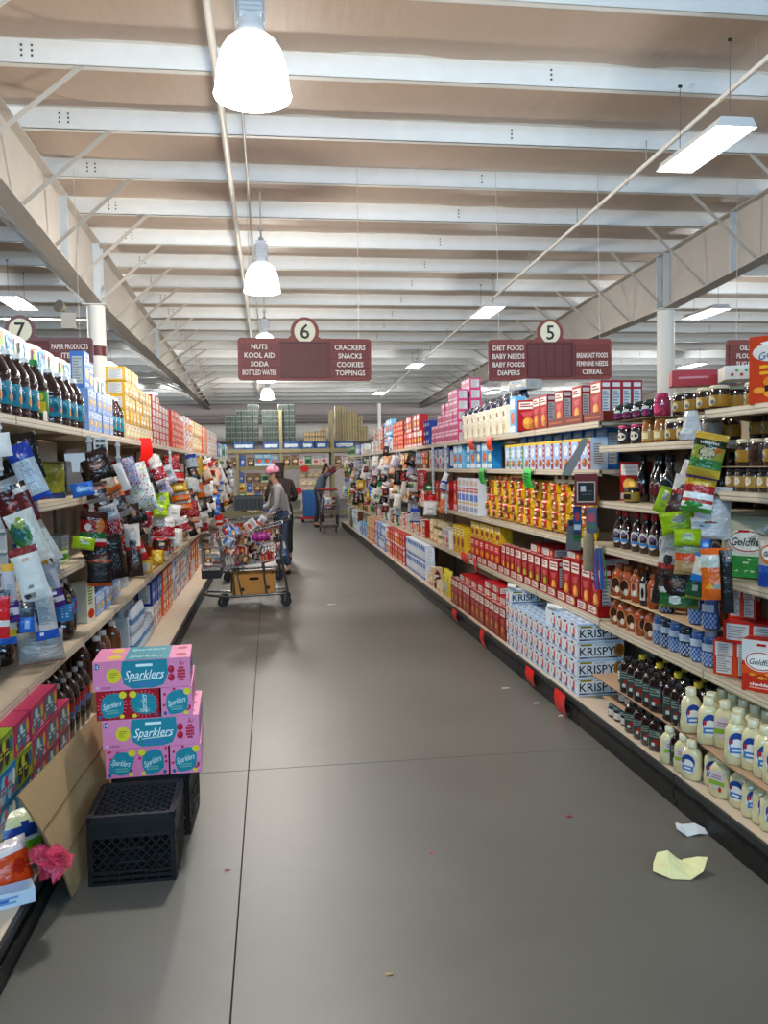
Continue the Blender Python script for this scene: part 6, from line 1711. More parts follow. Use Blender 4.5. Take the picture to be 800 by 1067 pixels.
# more pouches down both sides, hung in files
rd = random.Random(11); ks = ['redcrinkle', 'cocoa', 'toys', 'dark', 'white', 'bluesilver', 'brownsilver', 'redwhite', 'gold', 'silver', 'greenwhite', 'dots', 'peach', 'cocoa', 'maroon', 'whitemaroon']
for side, ys in (('L', (10.3, 11.2, 12.3, 13.2, 14.4, 15.6, 16.9, 18.4, 20.0)), ('R', (10.9, 12.3, 13.6, 14.9, 16.2, 17.6, 19.2, 20.8))):
    for f, y in enumerate(ys):
        g = []
        for i in range(7):
            g.append(((1.86 if side == 'R' else -.94) + rd.uniform(-.03, .03), y + rd.uniform(-.12, .12), 1.66 - .125 * i + rd.uniform(-.03, .03), rd.uniform(.09, .15), rd.uniform(.13, .21), rd.uniform(-32, 4) * (1 if side == 'L' else -1), rd.choice(ks)))
        clip_strip(1.92 if side == 'R' else -1.01, y + .1, .85, 1.80, f'thin plastic hanger of the {nth(f + 1)} far file of pouches, {TC if side == "R" else TD}')
        hang(g, f'the {nth(f + 1)} far file, {TC if side == "R" else TD}', side, .2 if side == 'L' else -.3)

# things on the post between saltines and jars (second and third cracker sections)
def slab(name, cat, label, w, h, t, col, loc, rz, tilt=0, fn=None, mat=None):
    m = MB(); m.box(-w / 2, -t / 2, 0, w / 2, t / 2, h, col)
    if fn:
        fn(m, flat((0, -t / 2, 0), (1, 0, 0), (0, 0, 1), (0, -1, 0)), w, h)
    o = tag(link(name, m.mesh(name, mat or M_PRINT)), label, cat); o.location = loc; o.rotation_euler = (0, tilt, rz)
    return o


slab('hanging_game_packet', 'packet', 'dark red hanging packet with a black window at the end of the noodle shelf', .135, .19, .03, '#7a141b', (1.87, 4.80, 1.34), -.35, 0,
     lambda m, S, w, h: (m.rect(S, -w * .40, h * .1, w * .40, h * .76, '#c9b9a6', .001), m.rect(S, -w * .35, h * .14, w * .35, h * .72, '#161616', .0015), m.rect(S, -w * .24, h * .44, -w * .02, h * .62, '#c6cacc', .002), m.lines(S, -w * .2, h * .3, w * .3, h * .5, 2, '#55524e', .0018)))
slab('hanging_toy_packet', 'packet', 'blue and white hanging packet under the dark red one', .05, .16, .025, '#2a4a86', (1.86, 4.92, 1.17), -.35, 0, lambda m, S, w, h: (m.rect(S, -w * .4, h * .1, w * .4, h * .3, '#c9ced6', .001), m.ell(S, 0, h * .6, w * .3, h * .16, '#b83a44', .001)))
slab('hanging_toy_packet', 'packet', 'mixed colour hanging packet beside the blue and white one', .06, .15, .025, '#5a6a8a', (1.88, 4.74, 1.18), -.35, 0, lambda m, S, w, h: (m.ell(S, 0, h * .6, w * .34, h * .2, '#c05a6a', .001), m.ell(S, 0, h * .25, w * .3, h * .1, '#4a8a5a', .001)))
slab('hanging_grey_packet', 'packet', 'grey hanging packet beside the yellow noodle bags', .09, .19, .03, '#6d7272', (1.87, 5.02, 1.05), -.35, .06, lambda m, S, w, h: (m.rect(S, -w * .4, h * .8, w * .2, h * .98, '#1c1c1e', .001), m.rect(S, w * .0, h * .3, w * .45, h * .48, '#2f7a3a', .001)))
m = MB(); m.lathe([(.03, 0), (.034, .02), (.034, .2), (.028, .235), (.012, .245)], 12, '#8f8468')
o = tag(link('hanging_scrubber', m.mesh('hanging_scrubber', M_CLOTH)), 'tan loofah roll hanging in front of the red cracker cartons', 'loofah'); o.location = (1.87, 4.76, .95)
m = MB()
for i in range(7):
    m.tube([(.006 * i - .02, 0, .24), (.012 * i - .03, .004 * (i % 3), .1), (.010 * i - .02, 0, 0)], .005, ['#6a4a8a', '#3a6aa8', '#8a3a6a', '#4a7ab8', '#2f5a9a', '#7a5a9a', '#3f8a4a'][i], 5)
o = tag(link('hanging_ribbon_wand', m.mesh('hanging_ribbon_wand', M_CLOTH)), 'bundle of purple and blue wands hanging beside the tan loofah', 'wands'); o.location = (1.87, 4.60, .86)
# wedge shaped shelf talker
m = MB(); S = flat((0, 0, 0), (1, 0, 0), (0, 0, 1), (0, -1, 0))
m.prism(S, [(-.11, 0), (-.05, .0), (.06, .22), (.02, .23)], .004, '#8f918f'); m.prism(flat((0, .02, 0), (1, 0, 0), (0, 0, 1), (0, -1, 0)), [(-.10, .03), (-.085, .02), (.03, .19), (.01, .2)], .008, '#2b2b2e')
o = tag(link('hanging_shelf_sign', m.mesh('hanging_shelf_sign', M_PRINT)), 'tilted grey shelf sign jutting out at the end of the animal crackers', 'sign'); o.location = (1.86, 4.88, 1.52); o.rotation_euler = (0, 0, -.3)

# ------------------------------------------------------------------ price tags and ribbons
def hang_tag(label, loc, w, h, col, rz, torn=False, fn=None, bend=.02):
    m = MB(); n = 6; rows_ = []
    rd = random.Random(int(loc[1] * 100))
    for j in range(n + 1):
        v = j / n; off = -bend * math.sin(v * PI * .8)
        lo = [rd.uniform(0, .03) if torn and j == 0 else 0 for _ in range(7)]
        rows_.append([((u / 6 - .5) * w * (1 - .04 * v) + (1 - v) * w * .04, off, h * v - h + lo[u]) for u in range(7)])
    m.grid(rows_, col)
    m.grid([[(a, b + .0012, c) for a, b, c in r] for r in rows_], shade(col, .9), flip=True)
    if fn:
        fn(m, flat((0, -.004 - bend, -h), (1, 0, 0), (0, 0, 1), (0, -1, 0)), w, h)
    o = tag(link('hanging_price_tag', m.mesh('hanging_price_tag', M_PRINT)), label, 'tag', 'coloured shelf tags'); o.location = loc; o.rotation_euler = (0, 0, rz)
    return o


RED, ORG, GRN = '#e02218', '#e8501c', '#2fc24a'
bars = lambda m, S, w, h: m.lines(S, -w * .3, h * .2, w * .3, h * .8, 4, '#1f7a30', .001, 2)
hang_tag('bright red torn paper tag on the kick plate under the near saltines', (1.795, 5.03, .15), .20, .15, RED, -PI / 2, True)
hang_tag('bright red torn paper tag on the kick plate under the middle of the saltines', (1.795, 5.65, .15), .19, .13, RED, -PI / 2, True)
hang_tag('bright red upright paper tag on the kick plate under the red crackers', (1.795, 7.0, .16), .14, .14, RED, -PI / 2)
hang_tag('bright red slanted paper tag on the kick plate, furthest of its row', (1.795, 8.1, .15), .2, .11, RED, -PI / 2)
hang_tag('red slanted tag on the knee height cracker shelf, further one', (1.935, 8.25, .70), .26, .10, RED, -PI / 2)
hang_tag('red upright tag on the knee height cracker shelf, nearer one', (1.935, 7.78, .70), .10, .13, RED, -PI / 2)
hang_tag('orange tag below the cream cookie bags, further one', (1.935, 7.90, 1.845), .17, .11, ORG, -PI / 2)
hang_tag('orange tag below the cream cookie bags, nearer one', (1.935, 7.23, 1.845), .18, .125, ORG, -PI / 2)
hang_tag('bright green price tag on the chest shelf, further one by the striped cartons', (1.935, 7.5, 1.56), .19, .145, GRN, -PI / 2, fn=bars)
hang_tag('bright green price tag on the chest shelf under the animal cracker cartons', (1.935, 6.12, 1.56), .2, .145, GRN, -PI / 2, fn=bars)
hang_tag('small white folded price card on the near saltine stack', (1.86, 5.35, .655), .12, .05, '#d9ddd8', -PI / 2 + .3)
hang_tag('small white folded price card at the far saltine stack', (1.86, 6.3, .655), .12, .05, '#d9ddd8', -PI / 2 + .3)
hang_tag('bright red ribbon hanging from the top drinks shelf', (-1.035, 7.1, 1.86), .12, .24, '#e8201a', PI / 2 - .75, bend=.04)


def ledger(m, S, w, h):
    for i in range(8):
        m.rect(S, -w * .34, h * (.08 + .115 * i), w * .3, h * (.14 + .115 * i), '#4a4b50', .001); m.rect(S, -w * .1, h * (.08 + .115 * i), -w * .05, h * (.14 + .115 * i), '#c9c9c6', .0015)
    m.ell(S, w * .2, h * .3, w * .1, .01, '#b8443a', .002, 8)


hang_tag('long white paper banner with dark print hanging from the top drinks shelf', (-1.02, 5.25, 1.80), .085, .27, '#d9d9d4', .45, fn=ledger, bend=.012)
m = MB(); S = flat((0, 0, 0), (1, 0, 0), (0, 0, 1), (0, -1, 0)); m.prism(S, [(-.02, -.09), (.03, -.09), (.035, -.02), (.075, -.005), (.07, .045), (-.07, .04), (-.065, -.01), (-.025, -.015)], .002, '#cdd0d3')
o = tag(link('hanging_header_card', m.mesh('hanging_header_card', M_PRINT)), 'blank white tee shaped header card above the olive pouch', 'card'); o.location = (-1.03, 4.62, 1.66); o.rotation_euler = (0, 0, .45); o.scale = (.75, 1, .75)
m = MB()
rd = random.Random(8); rows_ = []
for j in range(6):
    v = j / 5; rr = .055 * (1 - .5 * v)
    rows_.append([(rr * math.cos(t) * (1 + rd.uniform(-.2, .2)), rr * math.sin(t) * (1 + rd.uniform(-.2, .2)), .13 * v) for t in [2 * PI * k / 12 for k in range(12)]])
m.grid(rows_, '#c3c6c9', close_u=True, smooth=False); m.face(rows_[-1], '#c3c6c9'); m.face(rows_[0][::-1], '#c3c6c9')
o = tag(link('hanging_plastic_bag', m.mesh('hanging_plastic_bag', M_FILM)), 'scrunched white plastic bag over the grey lidded jar', 'bag'); o.location = (1.905, 3.60, 1.695)
m = MB(); m.box(-.02, -.003, 0, .02, 0, .03, '#d9d4c0')
o = tag(link('shelf_label', m.mesh('shelf_label', M_PRINT)), 'small cream shelf label in front of the green capped bottle', 'label'); o.location = (-1.045, 4.12, 1.835); o.rotation_euler = (0, 0, PI / 2); o.scale = (1.6, 1, 1.6)

# ================================================================== FOREGROUND ON THE FLOOR
def milk_crate(label, x, y, rz):
    w, d, h, t = .165, .175, .272, .010
    B1, B2 = '#0f0f10', '#161618'
    m = MB(); m.box(-w + .022, -d + .022, .10, w - .022, d - .022, .104, '#101011')
    o = tag(link('milk_crate', m.mesh('milk_crate', M_RUBBER)), label, 'crate', 'black milk crates'); o.location = (x, y, 0); o.rotation_euler = (0, 0, rz)
    for sx in (-1, 1):
        for sy in (-1, 1):
            m = MB(); m.box(sx * w - (t * 2 if sx > 0 else 0), sy * d - (t * 2 if sy > 0 else 0), 0, sx * w + (0 if sx > 0 else t * 2), sy * d + (0 if sy > 0 else t * 2), h, B1)
            link('corner_post', m.mesh('corner_post', M_RUBBER), o)
    for L, ang, off in ((w, 0, d), (w, PI, d), (d, PI / 2, w), (d, -PI / 2, w)):
        m = MB(); a, b = -L + .018, L - .018
        m.box(a, -off, .19, b, -off + t, h - .004, B1); m.box(a, -off - .004, h - .03, b, -off + t, h, B2); m.box(a, -off - .003, .185, b, -off + t, .197, B2)
        for z in (0, .022, .044):
            m.box(a, -off - .002, z, b, -off + t, z + .012, B1)
        for q in range(7):
            u = a + (b - a) * q / 6; m.box(u - .003, -off, 0, u + .003, -off + t * .7, .06, B1)
        for q in range(-4, 9):
            for s in (-1, 1):
                u0 = a + (b - a) * q / 8 if s > 0 else b - (b - a) * q / 8
                u1 = u0 + s * .125; z0, z1 = .058, .188
                # clip to the panel
                pts = []
                for uu in (u0, u1):
                    pts.append(min(b, max(a, uu)))
                if abs(pts[1] - pts[0]) < .01:
                    continue
                za = z0 + (z1 - z0) * abs(pts[0] - u0) / .125; zb = z0 + (z1 - z0) * abs(pts[1] - u0) / .125
                m.bar((pts[0], -off + .004, za), (pts[1], -off + .004, zb), .006, .006, B1)
        m.box(-.05, -off - .002, .085, .05, -off + .008, .092, B2); m.box(-.05, -off - .002, .135, .05, -off + .008, .142, B2)
        p = link('side_panel', m.mesh('side_panel', M_RUBBER), o); p.rotation_euler = (0, 0, ang)
    m = MB(); g = '#242528'
    n = 7
    for q in range(-n, n + 1):
        for s in (-1, 1):
            c = q * .046
            # line x*s - y = c inside the rectangle
            pts = []
            for X in (-w + .02, w - .02):
                Y = X * s - c
                if abs(Y) <= d - .02: pts.append((X, Y))
            for Y in (-d + .02, d - .02):
                X = (Y + c) * s
                if abs(X) < w - .02: pts.append((X, Y))
            if len(pts) >= 2 and (Vector(pts[0]) - Vector(pts[1])).length > .02:
                m.bar((*pts[0], h - .012), (*pts[1], h - .012), .005, .010, g)
    for sx in (-1, 1):
        m.box(sx * w - (.022 if sx > 0 else 0), -d, h - .02, sx * w + (0 if sx > 0 else .022), d, h - .002, g)
    for sy in (-1, 1):
        m.box(-w, sy * d - (.022 if sy > 0 else 0), h - .02, w, sy * d + (0 if sy > 0 else .022), h - .002, g)
    link('base_grid', m.mesh('base_grid', M_RUBBER), o)
    return o


milk_crate('black plastic milk crate standing upside down, front one beside the leaning cardboard', -.57, 3.43, .01)
milk_crate('black plastic milk crate under the stack of pink sparkling water cartons', -.545, 3.84, -.03)


def sparkle_long(m, F, w, d, h):
    for k, q in (('front', w),):
        S = F[k]
        m.poly(S, [(-w * .20, h * .98), (w * .26, h * .98), (w * .27, h * .5), (w * .22, h * .12), (w * .12, h * .03), (-w * .1, h * .03), (-w * .19, h * .2), (-w * .215, h * .6)], '#2a8c9c', .0008)
        m.text(S, 'Sparklers', .03 * w, h * .50, h * .30, '#e9f0ee', .0016, w=w * .40, shear=.3, bold=.004)
        m.poly(S, [(-w * .1, h * .3), (w * .2, h * .36), (w * .2, h * .33), (-w * .1, h * .28)], '#e9f0ee', .0014)
        m.lines(S, -w * .06, h * .72, w * .12, h * .9, 1, '#dcecea', .0014); m.lines(S, -w * .08, h * .1, w * .16, h * .24, 2, '#5a7ac0', .0014)
        m.ell(S, -w * .29, h * .50, w * .075, h * .25, '#d9cf3c', .001, 20); m.lines(S, -w * .33, h * .38, -w * .25, h * .62, 4, '#a8a02c', .0015, 2)
        m.ell(S, -w * .46, h * .83, w * .028, h * .10, '#2f5a86', .001, 14); m.text(S, '12', -w * .46, h * .83, h * .1, '#e6eef2', .0015, bold=.02)
        m.ell(S, -w * .455, h * .12, w * .012, h * .05, '#c9d2dc', .001, 8); m.lines(S, -w * .42, h * .06, -w * .28, h * .14, 2, '#a8507a', .001, 4)
        for a, b in ((.30, .62), (.30, .34)):
            m.ell(S, w * a, h * b, w * .034, h * .13, '#b01f3c', .001, 12); m.ell(S, w * (a - .008), h * (b + .04), w * .012, h * .05, '#cf4a62', .0016, 8)
        rd = random.Random(2)
        for i in range(5):
            for j in range(5):
                if (i - 2) ** 2 + (j - 2) ** 2 <= 6:
                    m.ell(S, w * (.37 + .017 * i), h * (.25 + .10 * j), w * .010, h * .048, '#a81f3c' if (i + j) % 2 else '#c43a56', .001 + .0002 * (i % 2), 7)
        m.poly(S, [(w * .38, h * .76), (w * .40, h * .95), (w * .42, h * .78), (w * .45, h * .9), (w * .43, h * .74)], '#c46a86', .0013)
    T = F['top']
    m.rect(T, -w * .18, -d * .5, w * .28, d * .5, '#2f93a3', .0006); m.ell(T, -w * .29, 0, w * .07, d * .3, '#d9c23c', .0009, 14); m.text(T, 'Sparklers', .04 * w, 0, d * .34, '#dcecea', .0014, w=w * .36, shear=.3)
    m.ell(T, w * .4, 0, w * .06, d * .2, '#b83a56', .0009, 12)
    m.ell(F['x1'], 0, h * .5, d * .3, h * .3, '#2a8c9c', .001, 12)


def sparkle_end(base, burst, rot, flip=1):
    def fn(m, F, w, d, h):
        S = F['front']
        if burst:
            for k in range(22):
                t = 2 * PI * k / 22; c, s = math.cos(t), math.sin(t)
                m.poly(S, [(w * .30 * c, h * .5 + h * .34 * s), (w * .47 * math.cos(t - .03), h * .5 + h * .46 * math.sin(t - .03)), (w * .47 * math.cos(t + .03), h * .5 + h * .46 * math.sin(t + .03))], '#d98a92', .0006)
        else:
            rd = random.Random(int(rot * 100) + 5)
            for k in range(14):
                m.ell(S, rd.uniform(-.44, .44) * w, rd.uniform(.06, .94) * h, w * .045, h * .05, '#b82848', .0006, 7)
        pts = [(-.34, .1), (-.40, .45), (-.30, .8), (-.1, .92), (.2, .94), (.38, .8), (.40, .5), (.32, .16), (.1, .05), (-.2, .04)]
        c, s = math.cos(rot), math.sin(rot)
        m.poly(S, [(w * .92 * (a * c - (b - .5) * s), h * (.5 + .92 * (a * s + (b - .5) * c))) for a, b in pts], '#2a8c9c', .0012)
        r2 = rot + (.12 if abs(rot) < 1 else 0)
        m.text(S, 'Sparklers', 0, h * .52, h * .2, '#e3ecea', .002, w=w * .58, shear=.3, rot=r2)
        m.lines(S, -w * .2, h * .2, w * .2, h * .36, 2, '#7ab0a0', .0018, 2)
        m.ell(S, flip * w * .34, h * .84, w * .12, h * .12, '#d9cf3c', .0022, 14); m.ell(S, -flip * w * .38, h * .12, w * .06, h * .07, '#3a6a96', .0022, 10); m.ell(S, flip * w * .3, h * .1, w * .08, h * .07, '#d9cf3c', .0022, 10)
    return fn


P['sp_long'] = carton('sparkling_water_carton', 'carton', .405, .132, .128, '#dd8fb4', sparkle_long)
for k, (b, bu, ro, fl) in {'red_a': ('#a3172c', True, .1, 1), 'red_b': ('#a3172c', True, PI / 2, -1), 'pink_a': ('#dd8fb4', False, .12, 1), 'pink_b': ('#da86ae', False, .25, -1), 'pink_c': ('#d882ab', False, -.3, 1)}.items():
    P['sp_' + k] = carton('sparkling_water_carton', 'carton', .131, .40, .126, b, sparkle_end(b, bu, ro, fl))
SX, SY, SR = -.535, 3.66, .045
lay = [[('sp_pink_c', 'pink end-on sparkling water carton at the left of the bottom row'), ('sp_pink_b', 'pink end-on sparkling water carton in the middle of the bottom row'), ('sp_pink_a', 'pink end-on sparkling water carton at the right of the bottom row')],
       'long', [('sp_red_a', 'red end-on sparkling water carton at the left of the third row'), ('sp_red_b', 'red end-on sparkling water carton in the middle of the third row'), ('sp_pink_a', 'pink end-on sparkling water carton at the right of the third row')], 'long']
z = .2735
for j, L in enumerate(lay):
    dx, dr = [(0, 0), (-.005, .0), (-.03, .0), (-.035, .012)][j]
    R_ = Matrix.Rotation(SR + dr, 3, 'Z')
    if L == 'long':
        for q in range(3 if j == 1 else 2):
            v = R_ @ Vector((dx, .066 + .1335 * q, 0))
            nm = [['long pink sparkling water carton with raspberries at the front of the second row'], ['long pink sparkling water carton with raspberries at the front of the top row']][j // 2][0] if q == 0 else f'long pink sparkling water carton hidden {["", "second", "third"][q]} in the {["", "second", "", "top"][j]} row'
            P['sp_long'].put(nm.replace('hidden', 'standing'), (SX + v.x, SY + v.y, z), SR + dr, 'pink sparkling water cartons')
        z += .129
    else:
        for q, (k, nm) in enumerate(L):
            v = R_ @ Vector((dx + (q - 1) * .1345, .20, 0))
            P[k].put(nm, (SX + v.x, SY + v.y, z), SR + dr + [.01, -.01, .012][q], 'end-on sparkling water cartons')
        z += .127

# cardboard sheet leaning on the shelving
m = MB(); n = 12; rows_ = []
A0, A1, B0, B1 = Vector((-.772, 3.17, .004)), Vector((-.765, 4.25, .004)), Vector((-.858, 2.86, .525)), Vector((-.850, 4.12, .44))
for j in range(7):
    v = j / 6; r = []
    for i in range(n + 1):
        u = i / n; p = (A0.lerp(A1, u)).lerp(B0.lerp(B1, u), v)
        p.x += .02 * math.sin(PI * v) * (1 - .5 * u); p.z = max(.003, p.z)
        r.append(p)
    rows_.append(r)
m.grid(rows_, '#a98d66'); m.grid([[p + Vector((-.006, 0, -.002)) for p in r] for r in rows_], '#94784f', flip=True)
for i in range(n):
    m.face([rows_[-1][i], rows_[-1][i + 1], rows_[-1][i + 1] + Vector((-.006, 0, -.002)), rows_[-1][i] + Vector((-.006, 0, -.002))], '#7d6444')
for j in range(6):
    m.face([rows_[j][0], rows_[j + 1][0], rows_[j + 1][0] + Vector((-.006, 0, -.002)), rows_[j][0] + Vector((-.006, 0, -.002))], '#7d6444')
for v in (.35, .68):
    q0, q1 = A0.lerp(B0, v) + Vector((.018, 0, .001)), A1.lerp(B1, v) + Vector((.009, 0, .001)); m.bar(q0 + Vector((.003, 0, 0)), q1 + Vector((.003, 0, 0)), .002, .003, '#8c7049')
tag(link('cardboard_sheet', m.mesh('cardboard_sheet', M_MATTE)), 'large brown cardboard sheet leaning against the drinks side beside the crate', 'cardboard')

# clutter at the near end of the drinks deck
m = MB(); m.box(-.14, -.035, 0, .14, .035, .05, '#b8c6d4', {'x1': '#8c1f2c', 'front': '#b4c4d2'}); S = flat((0, -.035, 0), (1, 0, 0), (0, 0, 1), (0, -1, 0)); m.ell(S, .0, .026, .06, .014, '#3a62a8', .001, 12); m.lines(S, -.1, .01, .1, .04, 2, '#6f93b8', .0014)
m.rect(flat((.14, 0, 0), (0, 1, 0), (0, 0, 1), (1, 0, 0)), -.02, .012, .02, .042, '#e3d9d9', .001); m.rect(flat((0, 0, .05), (1, 0, 0), (0, 1, 0), (0, 0, 1)), -.12, -.03, .12, .03, '#a8bfe0', .001)
o = tag(link('small_carton', m.mesh('small_carton', M_PRINT)), 'small pale blue carton with a red end lying on the deck edge', 'carton'); o.location = (-.96, 2.84, .1575); o.rotation_euler = (0, 0, .42)
bag('spill_a', 'snack_bag', .22, .20, .08, bands((.3, '#b8c43a'), (.55, '#dfe3d2'), (.7, '#2a4a9c'), (1, '#c9d2b0'), ell=((.5, .62, .3, .14, '#24458f'), (.5, .3, .4, .14, '#6fae2f'))))
bag('spill_b', 'snack_bag', .17, .15, .08, bands((.2, '#c84a1c'), (.7, '#c8501f'), (1, '#c9bfc0'), ell=((.6, .4, .2, .16, '#a8331a'), (.5, .78, .3, .06, '#d9d3d6'))))
P['spill_a'].put('lime, white and blue snack bag lying against the leaning cardboard', (-.925, 3.12, .165), tilt=(-.3, .1, 1.0))
P['spill_b'].put('orange red clear topped bag lying on the deck behind the small carton', (-.925, 2.98, .165), tilt=(-.3, .0, .9))
bag('spill_c', 'snack_bag', .2, .2, .09, bands((.3, '#d9c83a'), (.6, '#dcdcd6'), (1, '#3f72b8'), ell=((.5, .5, .3, .2, '#d8c63a'),)))
P['spill_c'].put('yellow and pale blue bag standing behind the lime bag on the deck', (-1.20, 3.1, .16), tilt=(-.3, 0, .9))
m = MB(); rd = random.Random(4)
for k in range(80):
    p = [Vector((0, 0, .0))]; t = rd.uniform(-.6, 1.9); r = rd.uniform(.05, .12)
    for s in range(1, 4):
        p.append(Vector((r * s / 3 * math.cos(t) + rd.uniform(-.015, .015), r * s / 3 * math.sin(t) * .9 + rd.uniform(-.015, .015), .03 * math.sin(s) + rd.uniform(-.035, .02) - .006 * s)))
    d = Vector((-math.sin(t), math.cos(t), rd.uniform(-.4, .4))) * .035
    for s in range(3):
        a, b = p[s], p[s + 1]; m.face([a - d * s / 3, b - d * (s + 1) / 3, b + d * (s + 1) / 3, a + d * s / 3], ['#e0486c', '#ea7090', '#d03a5c'][k % 3], True)
o = tag(link('tulle_bow', m.mesh('tulle_bow', M_NET)), 'crumpled red pink netting bow at the deck edge beside the leaning cardboard', 'netting'); o.location = (-.845, 2.98, .24)

# litter
def scrap(label, pts, base, col, cat='paper'):
    """pts: rows of (x, y, z) offsets."""
    m = MB(); m.grid([[Vector(p) for p in r] for r in pts], col, smooth=False); m.grid([[Vector(p) + Vector((0, 0, -.0012)) for p in r] for r in pts], col, smooth=False, flip=True)
    o = tag(link('paper_scrap', m.mesh('paper_scrap', M_MATTE)), label, cat); o.location = base
    return o


scrap('curled pale yellow paper sheet lying on the floor near the kick plate', [[(-.10, .0, .012), (-.05, -.055, .004), (.02, -.07, .003), (.08, -.05, .02), (.12, -.01, .055)], [(-.075, .05, .02), (-.03, .0, .035), (.02, -.01, .02), (.065, .0, .018), (.095, .02, .045)], [(-.045, .08, .045), (-.01, .06, .060), (.02, .05, .035), (.04, .055, .012), (.055, .06, .02)]], (1.53, 2.99, .0), '#d9d7a2')
scrap('crumpled white paper scrap touching the black kick plate', [[(-.06, -.01, .03), (-.02, -.03, .002), (.03, -.03, .01), (.075, -.025, .002)], [(-.055, .01, .04), (-.02, .005, .035), (.03, .01, .04), (.07, -.005, .02)], [(-.05, .02, .045), (-.02, .03, .03), (.02, .03, .025), (.05, .02, .004)]], (1.74, 3.30, .0), '#dcdcda')
for i, (x, y, s, c, lb) in enumerate(((-.21, 3.3, .012, '#c23a3c', 'tiny red speck on the floor beside the crate'), (.62, 3.3, .010, '#c2383a', 'tiny red speck in the middle of the floor'), (1.30, 3.55, .014, '#b8403c', 'tiny red speck on the floor toward the paper'),
                                      (.33, 2.52, .012, '#b89a6a', 'tiny tan crumb on the near floor'), (1.62, 5.7, .03, '#d2d2ce', 'thin white scrap on the floor by the nearest red tag'), (1.72, 5.3, .025, '#d2d2ce', 'thin white scrap on the floor just nearer'), (1.78, 5.0, .02, '#cfcfca', 'thin white scrap on the floor nearest the saltines'), (.66, 9.6, .05, '#d9d9d6', 'white scrap on the floor far along the aisle'))):
    scrap(lb, [[(-s, -s * .4, .001), (s, -s * .3, .003)], [(-s * .8, s * .4, .004), (s, s * .4, .0015)]], (x, y, .0015), c, 'speck' if s < .02 else 'paper')

